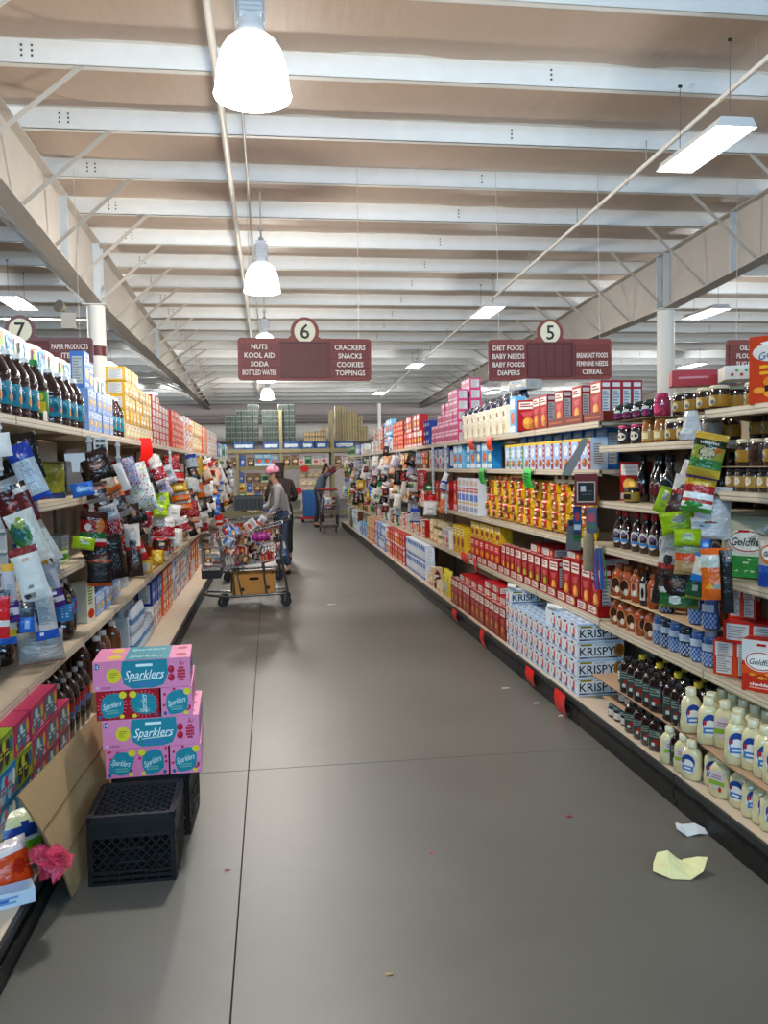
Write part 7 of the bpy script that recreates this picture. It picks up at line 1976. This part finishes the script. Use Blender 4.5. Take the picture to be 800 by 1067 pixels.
# ================================================================== SHOPPING CARTS
def cart_meshes():
    """Side view along x: nose at -x, handle at +x."""
    STL, DK_ = '#8d8f92', '#5a5b5e'
    parts = []
    hw = .25
    # basket corners: (x, z) along the side outline
    top0, top1, bot0, bot1 = (-.62, .80), (.12, .96), (-.56, .44), (.10, .56)
    def side_pt(u, v):
        a = Vector((bot0[0] + (bot1[0] - bot0[0]) * u, bot0[1] + (bot1[1] - bot0[1]) * u)); b = Vector((top0[0] + (top1[0] - top0[0]) * u, top0[1] + (top1[1] - top0[1]) * u))
        return a.lerp(b, v)
    hwz = lambda v: hw - .05 * (1 - v)
    for s in (-1, 1):
        m = MB()
        for i in range(21):
            u = i / 20; a, b = side_pt(u, 0), side_pt(u, 1); m.tube([(a.x, s * hwz(0), a.y), (b.x, s * hwz(1), b.y)], .003, STL, 4, cap=False)
        for v in (0, .33, .66, 1):
            a, b = side_pt(0, v), side_pt(1, v); m.tube([(a.x, s * hwz(v), a.y), (b.x, s * hwz(v), b.y)], .007 if v in (0, 1) else .004, STL, 5)
        parts.append(('side_grid', m.mesh('side_grid', M_CHROME)))
    m = MB()
    for u in (0, 1):
        for i in range(11):
            y = -1 + .2 * i; a, b = side_pt(u, 0), side_pt(u, 1); m.tube([(a.x, y * hwz(0), a.y), (b.x, y * hwz(1), b.y)], .003, STL, 4, cap=False)
        for v in (.33, .66, 1):
            a = side_pt(u, v); m.tube([(a.x, -hwz(v), a.y), (a.x, hwz(v), a.y)], .005, STL, 5)
    parts.append(('end_grid', m.mesh('end_grid', M_CHROME)))
    m = MB()
    for i in range(11):
        y = (-1 + .2 * i) * hwz(0); m.tube([(bot0[0], y, bot0[1]), (bot1[0], y, bot1[1])], .003, STL, 4, cap=False)
    for i in range(8):
        a = side_pt(i / 7, 0); m.tube([(a.x, -hwz(0), a.y), (a.x, hwz(0), a.y)], .003, STL, 4, cap=False)
    parts.append(('basket_floor', m.mesh('basket_floor', M_CHROME)))
    # nose tray in front of the basket
    m = MB()
    for y in (-.22, .22):
        m.tube([(-.60, y, .46), (-.80, y, .46), (-.80, y, .70), (-.62, y, .72)], .006, STL, 5)
    for i in range(9):
        y = -.22 + .055 * i; m.tube([(-.60, y, .46), (-.80, y, .46), (-.80, y, .70)], .003, STL, 4)
    for z in (.54, .62, .70):
        m.tube([(-.60, -.22, z), (-.80, -.22, z), (-.80, .22, z), (-.60, .22, z)], .004, STL, 4)
    parts.append(('nose_tray', m.mesh('nose_tray', M_CHROME)))
    # frame
    m = MB()
    for s in (-1, 1):
        y = s * .21
        m.tube([(.12, y, .95), (.09, y, .62), (.16, y, .16), (.10, y, .15), (-.50, y, .13), (-.72, y * .8, .15)], .014, DK_, 7)
        m.tube([(-.12, y, .52), (-.08, y, .15)], .012, DK_, 6); m.tube([(-.46, y, .46), (-.44, y, .14)], .012, DK_, 6); m.tube([(-.42, y, .46), (-.36, y, .14)], .010, DK_, 6)
    m.tube([(-.72, -.17, .15), (-.78, -.1, .155), (-.78, .1, .155), (-.72, .17, .15)], .014, DK_, 7)
    for x in (.05, -.12, -.29, -.46):
        m.tube([(x, -.21, .142), (x, .21, .142)], .006, DK_, 5)
    m.tube([(.12, -.21, .36), (.12, .21, .36)], .01, DK_, 6)
    parts.append(('frame', m.mesh('frame', M_CHROME)))
    m = MB(); m.tube([(.12, -.25, .98), (.2, -.25, 1.0), (.2, .25, 1.0), (.12, .25, .98)], .015, '#3a3b3f', 8); parts.append(('handle', m.mesh('handle', M_RUBBER)))
    for x, y in ((.14, -.2), (.14, .2), (-.58, -.14), (-.58, .14)):
        m = MB(); M = Matrix.Rotation(PI / 2, 4, 'X'); 
        q = MB(); q.lathe([(.02, -.014), (.058, -.014), (.062, -.008), (.062, .008), (.058, .014), (.02, .014)], 16, '#1d1d1f')
        for f, c, sm_ in zip(q.f, q.c, q.sm):
            m.face([(M @ Vector(q.v[i])) + Vector((x, y, .0625)) for i in f], c, False)
        m.bar((x - .02, y, .0625), (x, y, .145), .034, .006, '#77797c', up=(1, 0, 0))
        parts.append(('wheel', m.mesh('wheel', M_RUBBER)))
    return parts


CART = cart_meshes()


def cart(label, loc, rz, group='shopping carts'):
    o = bpy.data.objects.new('shopping_cart', None); COL.objects.link(o); o.empty_display_size = .2
    tag(o, label, 'cart', group); o.location = loc; o.rotation_euler = (0, 0, rz)
    for nm, me in CART:
        link(nm, me, o)
    return o


CX_, CY_ = .0, 9.82
cart('loaded wire shopping cart with a cardboard box on its lower rack', (CX_, CY_, 0), 0)
# its load: every item a thing
m = MB(); w, d, h = .245, .19, .23
m.box(-w, -d, 0, w, d, .004, '#8a6436')
for a in ((-w, -d, w, -d + .006), (-w, d - .006, w, d), (-w, -d, -w + .006, d), (w - .006, -d, w, d)):
    m.box(a[0], a[1], 0, a[2], a[3], h, '#a97b42', {'x0': '#6b4523'})
S = flat((0, -d, 0), (1, 0, 0), (0, 0, 1), (0, -1, 0))
m.poly(S, rounded(-.055, .165, .055, .195, .014, 3), '#23170c', .001)
m.ell(S, -.13, .06, .022, .022, '#3a2612', .001, 10); m.ell(S, .16, .07, .022, .022, '#3a2612', .001, 10)
o = tag(link('cardboard_box', m.mesh('cardboard_box', M_MATTE)), 'open brown cardboard box with a handle slot on the lower rack of the loaded cart', 'box'); o.location = (CX_ - .24, CY_, .150); o.rotation_euler = (0, 0, .10)
rd = random.Random(21)
ck = ['mix0', 'mix1', 'mix2', 'mix4', 'mix5', 'mix7', 'red', 'blue_high', 'brown', 'whiteblue']
wd = {'mix0': 'red and gold bag', 'mix1': 'orange bag', 'mix2': 'blue bag', 'mix4': 'white and blue bag', 'mix5': 'brown bag', 'mix7': 'dark red bag', 'red': 'red carton', 'blue_high': 'blue carton', 'brown': 'brown carton', 'whiteblue': 'white and blue carton'}
n_ = 0
for lv in range(3):
    for i in range(4):
        for j in range(2):
            k = ck[rd.randrange(len(ck))]; n_ += 1
            x = -.44 + .155 * i; zf = .565 + .11 * lv + .03 * i * .6
            P[k].put(f'{wd[k]} in the loaded cart, {nth(n_)} from its bottom', (CX_ + x, CY_ - .1 + .2 * j, zf - .06), tilt=(rd.uniform(-.25, .25), rd.choice((-1, 1)) * rd.uniform(1.0, 1.5), rd.uniform(-.4, .4)), group='goods in the loaded cart', scale=(.62, .62, .6))
for i, (k, x, z, t) in enumerate((('white', -.30, .90, (.3, .9, .2)), ('blue_high', -.5, .84, (.2, 1.2, .4)), ('mix4', -.16, .93, (.2, .6, .3)), ('mix2', -.56, .86, (.1, 1.0, 0)))):
    P[k].put(f'{ {"white": "white carton", "blue_high": "blue carton", "mix4": "pale bag", "mix2": "blue and white bag"}[k] } on top of the load of the near cart', (CX_ + x, CY_ - .05, z), tilt=t, group='goods in the loaded cart', scale=(.6, .6, .6))
for i, (k, x) in enumerate((('mix0', -.74), ('mix4', -.66), ('brown', -.78), ('grey_flat', -.70))):
    P[k].put(f'{["red and gold bag", "white and blue bag", "brown carton", "pale grey carton"][i]} in the nose tray of the loaded cart', (CX_ + x, CY_ - .1 + .12 * (i % 3), .475 + .1 * (i // 2)), tilt=(0, .1, .3 * i), group='goods in the nose tray', scale=(.55, .55, .6))
m = MB(); m.box(-.11, -.18, 0, .11, .18, .11, '#1d1c1d'); m.box(-.113, -.183, .09, .113, .183, .112, '#2c2c2e')
for i in range(8):
    m.rect(flat((0, -.183, 0), (1, 0, 0), (0, 0, 1), (0, -1, 0)), -.1 + .026 * i, .095, -.084 + .026 * i, .108, '#c9c3ba', .001)
o = tag(link('black_tray', m.mesh('black_tray', M_RUBBER)), 'black plastic tray at the low nose of the loaded cart', 'tray'); o.location = (CX_ - .70, CY_, .47 - .11 + .0)
o.location = (CX_ - .70, CY_, .345)
m = MB(); rows_ = []
for j in range(9):
    v = j / 8; r = .055 * (math.sin(PI * (.12 + .76 * v)) ** .5) * (1 + .10 * (-1) ** j)
    rows_.append([(-.1 + .2 * v, r * .7 * math.cos(t), r * math.sin(t)) for t in [2 * PI * k / 10 for k in range(10)]])
m.grid(rows_, lambda j, i: '#b03a94' if j % 2 else '#8f2a78', close_u=True); m.face(rows_[0], '#8f2a78'); m.face(rows_[-1], '#8f2a78')
o = tag(link('hanging_magenta_pack', m.mesh('hanging_magenta_pack', M_FILM)), 'ribbed magenta pack hanging on the side of the loaded cart', 'pack'); o.location = (CX_ - .13, CY_ - .285, .82); o.rotation_euler = (0, -.05, 0)

cart('second shopping cart beside the woman in the pink cap, carrying a dark grey tray', (-.06, 12.05, 0), 0)
m = MB(); m.box(-.2, -.17, 0, .2, .17, .2, '#3f4244'); m.box(-.21, -.18, .17, .21, .18, .20, '#55585a')
for i in range(6):
    m.rect(flat((0, -.17, 0), (1, 0, 0), (0, 0, 1), (0, -1, 0)), -.17 + .06 * i, .03, -.13 + .06 * i, .15, '#2b2d2f', .001)
o = tag(link('grey_tray', m.mesh('grey_tray', M_RUBBER)), 'dark grey ribbed plastic bin standing high in the second cart', 'bin'); o.location = (-.32, 12.05, 1.0)
for i, (k, x) in enumerate((('mix0', -.42), ('mix5', -.26), ('brown', -.10), ('mix7', .0), ('red', -.52))):
    P[k].put(f'{wd[k]} under the grey bin in the second cart', (x - .06, 12.0, .60), tilt=(.2, .3 * i, .4), group='goods in the second cart', scale=(.9, .9, 1.1))
cart('farthest shopping cart, end on, with a blue pack inside and a red handle', (1.38, 20.6, 0), PI / 2)
m = MB(); m.tube([(-.24, 0, 0), (.24, 0, 0)], .022, '#b01f28', 8)
o = tag(link('red_handle_cover', m.mesh('red_handle_cover', M_RUBBER)), 'red sleeve on the handle of the farthest cart', 'sleeve'); o.location = (1.38, 20.83, 1.03)
P['navy'].put('deep blue carton in the farthest cart', (1.30, 20.45, .55), .2, scale=(1.3, 1.3, 1.2)); P['mix7'].put('dark red bag in the farthest cart', (1.46, 20.3, .55), .3, scale=(1.2, 1, 1.4)); P['mix4'].put('white and blue bag in the farthest cart', (1.36, 20.15, .6), -.2, scale=(1.1, 1, 1.2))


# ================================================================== PEOPLE
def skin(name, pts, edges, mat, root=None, parent=None, sub=2):
    """One continuous surface grown round a skeleton. pts: name -> (x, y, z, radius[, radius 2])."""
    ks = list(pts); ix = {k: i for i, k in enumerate(ks)}
    me = bpy.data.meshes.new(name)
    me.from_pydata([pts[k][:3] for k in ks], [(ix[a], ix[b]) for a, b in edges], [])
    o = link(name, me, parent)
    md = o.modifiers.new('Skin', 'SKIN'); md.use_smooth_shade = True
    sv = me.skin_vertices[0].data
    for k in ks:
        p = pts[k]; sv[ix[k]].radius = (p[3], p[4] if len(p) > 4 else p[3]); sv[ix[k]].use_root = (k == (root or ks[0]))
    s = o.modifiers.new('Smooth', 'SUBSURF'); s.levels = sub; s.render_levels = sub
    me.materials.append(mat)
    return o


def plain(name, hx, rough=.8, spec=.2, bump=0.0):
    m, n, l, b = new_mat(name)
    nz = n.new('ShaderNodeTexNoise'); nz.inputs['Scale'].default_value = 45
    r = n.new('ShaderNodeValToRGB'); r.color_ramp.elements[0].color = shade(hx, .85); r.color_ramp.elements[1].color = shade(hx, 1.15)
    tc = n.new('ShaderNodeTexCoord'); l.new(tc.outputs['Object'], nz.inputs['Vector']); l.new(nz.outputs['Fac'], r.inputs['Fac']); l.new(r.outputs['Color'], b.inputs['Base Color'])
    b.inputs['Roughness'].default_value = rough; b.inputs['Specular IOR Level'].default_value = spec
    return m


def person(label, loc, rz, skin_hx, top_hx, leg_hx, hair_hx, pose, cap_hx=None, long_hair=False, scale=1.0, sleeve_hx=None):
    """The figure faces local -x. pose: joints of the two arms and the bend of the trunk."""
    o = bpy.data.objects.new('person', None); COL.objects.link(o); o.empty_display_size = .2
    tag(o, label, 'person'); o.location = loc; o.rotation_euler = (0, 0, rz); o.scale = (scale,) * 3
    ms, mt, ml, mh = plain('skin_tone', skin_hx, .55, .4), plain('top_cloth', top_hx), plain('trouser_cloth', leg_hx), plain('hair', hair_hx, .6)
    mw, mdk = plain('eye_white', '#e6e2dc', .3), plain('dark_detail', '#2a1a16', .4); mlip = plain('lip', '#a8584c', .5)
    b = pose['bend']      # how far the chest leans forward
    J = {'pelvis': (0, 0, .92, .085, .10), 'waist': (-.02 - b * .25, 0, 1.06, .085, .11), 'chest': (-.04 - b * .7, 0, 1.24, .09, .125), 'neck0': (-.05 - b, 0, 1.36, .055, .07), 'neck1': (-.065 - b * 1.15, 0, 1.42, .05), 'skull0': (-.085 - b * 1.25, 0, 1.455, .062, .066), 'skull1': (-.085 - b * 1.3, 0, 1.52, .086, .074), 'skull2': (-.075 - b * 1.3, 0, 1.585, .06, .055)}
    E = [('pelvis', 'waist'), ('waist', 'chest'), ('chest', 'neck0'), ('neck0', 'neck1'), ('neck1', 'skull0'), ('skull0', 'skull1'), ('skull1', 'skull2')]
    for s, nm in ((-1, 'a'), (1, 'b')):
        sh = (-.05 - b * .8, s * .17, 1.30)
        el, wr = pose['elbow' + nm], pose['wrist' + nm]
        J['sho' + nm] = (*sh, .05); J['elb' + nm] = (*el, .036); J['wri' + nm] = (*wr, .025)
        d = (Vector(wr) - Vector(el)).normalized()
        J['palm' + nm] = (*(Vector(wr) + d * .06), .024, .036)
        E += [('chest', 'sho' + nm), ('sho' + nm, 'elb' + nm), ('elb' + nm, 'wri' + nm), ('wri' + nm, 'palm' + nm)]
        kx = pose.get('stride', .06) * s
        J['hip' + nm] = (0, s * .09, .86, .078); J['kne' + nm] = (-.03 - kx * .5, s * .10, .48, .052); J['ank' + nm] = (.02 - kx, s * .10, .09, .036); J['toe' + nm] = (-.13 - kx, s * .11, .035, .032)
        E += [('pelvis', 'hip' + nm), ('hip' + nm, 'kne' + nm), ('kne' + nm, 'ank' + nm), ('ank' + nm, 'toe' + nm)]
        # five fingers, each rooted in the palm and curled
        side = d.cross(Vector((-1, 0, -.3))).normalized() if abs(d.dot(Vector((-1, 0, -.3)).normalized())) < .95 else Vector((0, 1, 0))
        curl = side.cross(d).normalized()
        for q, (off, ln) in enumerate(((-.027, .066), (-.009, .076), (.009, .072), (.026, .056))):
            p0 = Vector(J['palm' + nm][:3]) + side * off + d * .028; p1 = p0 + d * ln * .5 + curl * ln * .12; p2 = p1 + d * ln * .3 + curl * ln * .38
            J[f'f{nm}{q}0'] = (*p0, .0095); J[f'f{nm}{q}1'] = (*p1, .0085); J[f'f{nm}{q}2'] = (*p2, .007)
            E += [('palm' + nm, f'f{nm}{q}0'), (f'f{nm}{q}0', f'f{nm}{q}1'), (f'f{nm}{q}1', f'f{nm}{q}2')]
        t0 = Vector(wr) + d * .03 - side * .034; t1 = t0 + d * .035 - side * .02 + curl * .012; t2 = t1 + d * .028 + curl * .012
        J[f't{nm}0'] = (*t0, .011); J[f't{nm}1'] = (*t1, .009); J[f't{nm}2'] = (*t2, .007)
        E += [('palm' + nm, f't{nm}0'), (f't{nm}0', f't{nm}1'), (f't{nm}1', f't{nm}2')]
    skin('body', J, E, ms, 'pelvis', o)
    g = lambda k, r, r2=None: (*J[k][:3], r, r2 or r)
    T = {'waist0': (J['pelvis'][0] - .005, 0, .85, .145, .17), 'wb': (J['pelvis'][0] - .005, 0, .92, .145, .17), 'waist': g('waist', .125, .15), 'chest': g('chest', .125, .165), 'neck0': (J['neck0'][0], 0, 1.375, .075, .095)}
    TE = [('waist0', 'wb'), ('wb', 'waist'), ('waist', 'chest'), ('chest', 'neck0')]
    for nm in 'ab':
        w = Vector(J['elb' + nm][:3]).lerp(Vector(J['wri' + nm][:3]), .9)
        T['sho' + nm] = g('sho' + nm, .072); T['elb' + nm] = g('elb' + nm, .055); T['cuf' + nm] = (*w, .042); TE += [('chest', 'sho' + nm), ('sho' + nm, 'elb' + nm), ('elb' + nm, 'cuf' + nm)]
    sk = skin('sweatshirt', T, TE, mt, 'waist', o)
    L = {'belt': (J['pelvis'][0], 0, 1.03, .10, .125), 'pelvis': (0.01, 0, .88, .13, .155)}
    LE = [('belt', 'pelvis')]
    for nm in 'ab':
        a = Vector(J['kne' + nm][:3]).lerp(Vector(J['ank' + nm][:3]), .92)
        L['hip' + nm] = g('hip' + nm, .095); L['kne' + nm] = g('kne' + nm, .07); L['hem' + nm] = (*a, .058); LE += [('pelvis', 'hip' + nm), ('hip' + nm, 'kne' + nm), ('kne' + nm, 'hem' + nm)]
    skin('jeans', L, LE, ml, 'pelvis', o)
    for nm in 'ab':
        a, t = J['ank' + nm], J['toe' + nm]
        skin('shoe', {'heel': (a[0] + .035, a[1], .042, .042), 'mid': (a[0] - .05, a[1], .045, .044), 'toe': (t[0] - .03, t[1], .036, .036)}, [('heel', 'mid'), ('mid', 'toe')], mdk, 'mid', o, 1)
    hc = Vector(J['skull1'][:3])
    # face: nose, eyes, brows, mouth, ears
    skin('nose', {'a': (hc.x - .082, 0, hc.z + .004, .010), 'b': (hc.x - .100, 0, hc.z - .03, .013)}, [('a', 'b')], ms, 'a', o, 1)
    for s in (-1, 1):
        m = MB(); m.lathe([(.002, -.011), (.009, -.007), (.0115, 0), (.009, .007), (.002, .011)], 10, '#e6e2dc'); e = link('eye', m.mesh('eye', mw), o); e.location = (hc.x - .074, s * .030, hc.z + .004)
        m = MB(); m.lathe([(.002, -.006), (.0055, 0), (.002, .006)], 8, '#2a1a16'); p = link('pupil', m.mesh('pupil', mdk), e); p.location = (-.0085, 0, 0)
        m = MB(); m.tube([(hc.x - .080, s * .016, hc.z + .022), (hc.x - .082, s * .030, hc.z + .027), (hc.x - .072, s * .044, hc.z + .021)], .004, '#2a1a16', 5); link('eyebrow', m.mesh('eyebrow', mh), o)
        skin('ear', {'a': (hc.x + .012, s * .078, hc.z - .015, .012, .008), 'b': (hc.x + .018, s * .084, hc.z + .012, .016, .008)}, [('a', 'b')], ms, 'a', o, 1)
    m = MB(); m.tube([(hc.x - .074, -.022, hc.z - .058), (hc.x - .084, 0, hc.z - .056), (hc.x - .074, .022, hc.z - .058)], [.004, .007, .004], '#a8584c', 6); link('mouth', m.mesh('mouth', mlip), o)
    # hair
    H = {'h0': (hc.x - .01, 0, hc.z + .055, .085, .082), 'h1': (hc.x + .05, 0, hc.z + .02, .075, .08), 'h2': (hc.x + .07, 0, hc.z - .06, .055, .06)}
    HE = [('h0', 'h1'), ('h1', 'h2')]
    if long_hair:
        H['h3'] = (hc.x + .10, 0, hc.z - .20, .07, .09); H['h4'] = (hc.x + .12, 0, hc.z - .36, .05, .07); HE += [('h2', 'h3'), ('h3', 'h4')]
    skin('hair', H, HE, mh, 'h1', o)
    if cap_hx:
        mc = plain('cap_cloth', cap_hx)
        m = MB(); m.lathe([(.098, 0), (.100, .03), (.09, .065), (.06, .092), (.02, .104), (.001, .105)], 18, '#ffffff', sx=1.06, sy=.92, cap=False)
        pts = [(-.09 * math.cos(t) - .02 if False else -.098 - .085 * math.cos(t), .078 * math.sin(t)) for t in [-PI / 2 + PI * k / 10 for k in range(11)]]
        m.prism(flat((0.02, 0, .002), (1, 0, 0), (0, 1, 0), (0, 0, 1)), pts[::-1], .006, '#ffffff')
        c = link('cap', m.mesh('cap', mc), o); c.location = (hc.x + .0, 0, hc.z + .028); c.rotation_euler = (0, -.12, 0)
    if sleeve_hx:
        msl = plain('sleeve_cloth', sleeve_hx)
        for nm in 'ab':
            w = Vector(J['elb' + nm][:3]).lerp(Vector(J['wri' + nm][:3]), .92)
            skin('sleeve', {'s': g('sho' + nm, .078), 'e': g('elb' + nm, .06), 'c': (*w, .047)}, [('s', 'e'), ('e', 'c')], msl, 'e', o, 1)
    return o


person('woman in a pink cap, pale grey sweatshirt and blue jeans leaning to a cart', (.15, 12.55, 0), .10, '#c99a80', '#8f8f90', '#3f4f68', '#4a3226',
       {'bend': .03, 'elbowa': (-.10, -.23, 1.04), 'wrista': (-.22, -.20, .93), 'elbowb': (-.16, .20, 1.05), 'wristb': (-.32, .16, .98), 'stride': .05}, '#d08aa0', scale=.985)
person('person with long dark hair in dark clothes standing behind the woman in the pink cap', (.19, 14.2, 0), -PI / 2 + .2, '#b98a70', '#2a2422', '#24262c', '#1f1512',
       {'bend': .10, 'elbowa': (-.10, -.24, 1.06), 'wrista': (-.28, -.2, 1.0), 'elbowb': (-.10, .24, 1.06), 'wristb': (-.28, .2, 1.0), 'stride': .05}, None, True, scale=1.02)
person('person in a grey blue vest with maroon sleeves reaching to the far cracker shelves', (1.22, 21.9, 0), PI - .25, '#b98a70', '#5a6b7a', '#2c3340', '#2b201c',
       {'bend': .12, 'elbowa': (-.28, -.22, 1.42), 'wrista': (-.46, -.20, 1.56), 'elbowb': (-.32, .2, 1.36), 'wristb': (-.52, .16, 1.48), 'stride': .1}, None, True, scale=1.03, sleeve_hx='#6a2a3a')

# ================================================================== PALLET RACK ACROSS THE END
RY = 26.0
m = MB(); YB = '#8c8058'
rack = tag(link('pallet_rack', (lambda: (m.box(-1.6, RY + .9, 2.03, 3.4, RY + .96, 2.16, YB), m.mesh('rear_beam', M_PAINT))[1])()), 'tan steel pallet rack across the end of the aisle', 'rack')
for x in (-1.0, .33, 1.92, 3.25):
    for y in (RY, RY + .95):
        m = MB(); m.box(x - .045, y - .04, 0, x + .045, y + .04, 3.35 if x in (.33, 1.92) else 2.03, YB); link('post', m.mesh('post', M_PAINT), rack)
for z, c in ((2.04, YB), (1.52, '#80754f'), (.12, '#80754f')):
    m = MB(); m.box(-1.6, RY - .05, z, 3.4, RY, z + .12, c); link('beam_rail', m.mesh('beam_rail', M_PAINT), rack)
    m = MB(); m.box(-1.6, RY, z + .10, 3.4, RY + .92, z + .12, '#756c4e'); link('rack_deck', m.mesh('rack_deck', M_PAINT), rack)


def stack(desc, x0, cols, h, w, base, fn, z0, key, y=RY + .12, ragged=None):
    if key not in P:
        P[key] = carton('case_of_cans', 'case', w, .4, h, base, fn)
    for i, n_ in enumerate(cols):
        for j in range(n_):
            P[key].put(f'{desc}, column {["one", "two", "three", "four", "five", "six", "seven"][i]}, {nth(j + 1)} from the bottom', (x0 + (w + .006) * (i + .5), y + .2 + random.uniform(-.012, .012), z0 + (h + .002) * j), random.uniform(-.02, .02), desc + 's')


def cans_fn(c1, c2):
    def fn(m, F, w, d, h):
        for q in range(4):
            u = -w * .375 + w * .25 * q
            m.rect(F['front'], u - w * .1, h * .1, u + w * .1, h * .86, c1 if q % 2 else c2, .002); m.rect(F['front'], u - w * .1, h * .78, u + w * .1, h * .9, '#8d908c', .003)
    return fn


g1 = cans_fn('#2a3a31', '#4f5a52'); t1 = cans_fn('#a88a62', '#c9b48a')
for i, x in enumerate((-.80, .03, .64, 1.15, 1.58, 2.30)):
    wdt = .62 if i in (0, 5) else .48 if i in (1, 2) else .34
    m = MB(); m.box(-wdt / 2, 0, 0, wdt / 2, .8, .03, '#2b5aa0'); m.box(-wdt / 2, 0, .17, wdt / 2, .8, .215, '#27508f')
    for u in (-.45, 0, .45):
        m.box(u * wdt - .04, 0, .03, u * wdt + .04, .8, .17, '#234a86')
    m.box(-wdt / 2 + .04, -.002, .05, wdt / 2 - .04, .0, .15, '#c3ced8')
    o = tag(link('blue_pallet', m.mesh('blue_pallet', M_RUBBER)), f'blue plastic pallet on top of the rack, {nth(i + 1)} along it', 'pallet', 'blue pallets on the rack'); o.location = (x, RY + .04, 2.165)
ZP = 2.382
stack('grey green case of cans on the first pallet', -1.36, [5, 5, 6, 6, 7, 7], .165, .165, '#444d46', g1, ZP, 'case_g')
stack('grey green case of cans on the middle pallets', -.24, [6, 6, 6, 7, 7, 7], .165, .165, '#444d46', g1, ZP, 'case_g')
stack('tan case of jars on the small pallets', 1.06, [2, 2, 2, 3], .155, .165, '#86714f', t1, ZP, 'case_t')
stack('cream case of jars on the last pallet', 2.03, [7, 7, 6, 6, 5, 3], .155, .165, '#a8986f', cans_fn('#b8a881', '#8f7a50'), ZP, 'case_c')
# goods on the levels below
rd = random.Random(31)
for i, (x, k) in enumerate(((-1.1, 'brown'), (-.85, 'navy'), (-.6, 'brown'), (-.35, 'sky'), (-.1, 'sky'), (.12, 'sky'), (.5, 'brown'), (.75, 'brown'), (.95, 'white'), (1.15, 'green'), (1.4, 'white'), (1.65, 'white'), (2.1, 'brown'), (2.3, 'white'), (2.55, 'beige'))):
    P[k].put(f'{ {"brown": "brown", "navy": "navy", "sky": "pale blue", "white": "white", "green": "green", "beige": "beige"}[k] } carton on the rack level under the pallets, {nth(i + 1)} along it', (x, RY + .12, 1.641), rd.uniform(-.1, .1), 'cartons on the middle rack level', scale=(1.25, 1.5, rd.uniform(1.2, 1.55)))
for lv in range(5):
    for i in range(4):
        P['cream_pack'].put(f'cream case on the low rack level, column {["one", "two", "three", "four"][i]}, {nth(lv + 1)} from the bottom', (1.0 + .2 * i, RY + .15, .242 + .25 * lv), 0, 'cream cases on the low rack level', scale=(1.1, 1.6, 1.9))
for lv in range(4):
    for i in range(5):
        k = ['brown', 'green', 'yellow', 'navy', 'brown'][(i + lv) % 5]
        P[k].put(f'dim carton on the low rack level behind the woman, column {["one", "two", "three", "four", "five"][i]}, {nth(lv + 1)} from the bottom', (-.9 + .24 * i, RY + .15, .242 + .30 * lv), 0, 'dim cartons on the low rack level', scale=(1.3, 1.6, 1.3))
# blue bin on a red base in front of the rack
m = MB(); m.box(-.28, -.22, .16, .28, .22, .92, '#2f6bb0'); m.box(-.30, -.24, .86, .30, .24, .92, '#3a78bd')
for x in (-.2, -.07, .07, .2):
    m.box(x - .015, -.232, .2, x + .015, -.22, .86, '#285d9c')
o = tag(link('blue_bin', m.mesh('blue_bin', M_RUBBER)), 'tall blue plastic bin on a red dolly before the rack', 'bin'); o.location = (1.18, 24.4, 0)
m = MB(); m.box(-.36, -.28, .08, .36, .28, .155, '#a8202a')
for x in (-.28, .28):
    for y in (-.2, .2):
        m.lathe([(.03, 0), (.04, .02), (.04, .06), (.03, .08)], 8, '#1d1d1f', o=(x, y, 0))
o = tag(link('red_dolly', m.mesh('red_dolly', M_PAINT)), 'flat red dolly under the tall blue bin', 'dolly'); o.location = (1.18, 24.4, 0)
for i, (x, y, z, lb) in enumerate(((.07, 25.5, 1.52, 'round red price disc hanging on the rack above the woman'), (1.02, 25.5, 1.54, 'round red price disc hanging on the rack over the cream cases'), (.74, 24.0, .92, 'round red price disc hanging low in front of the blue bin'))):
    m = MB(); S = flat((0, 0, 0), (1, 0, 0), (0, 0, 1), (0, -1, 0)); m.prism(S, [(.13 * math.cos(2 * PI * k / 20), .10 * math.sin(2 * PI * k / 20)) for k in range(20)], .006, '#d8201f')
    m.tube([(0, 0, .1), (0, 0, .4)], .004, '#8a8a88', 4)
    o = tag(link('hanging_price_disc', m.mesh('hanging_price_disc', M_PRINT)), lb, 'sign', 'red price discs'); o.location = (x, y, z)

# ================================================================== check of the labels
_seen = {}
for o in scene.objects:
    if o.parent is None and o.type in {'MESH', 'EMPTY'} and o.get('kind') != 'structure':
        l_ = o.get('label')
        if not l_:
            print('NO LABEL', o.name); continue
        if not 4 <= len(l_.split()) <= 16:
            print('LABEL LENGTH', len(l_.split()), l_)
        _seen.setdefault(l_, []).append(o.name)
for l_, v in _seen.items():
    if len(v) > 1:
        print('SHARED', len(v), l_)
print('THINGS', len(_seen), 'OBJECTS', len(scene.objects), 'TRIS', sum(len(p.data.polygons) for p in scene.objects if p.type == 'MESH') * 2)
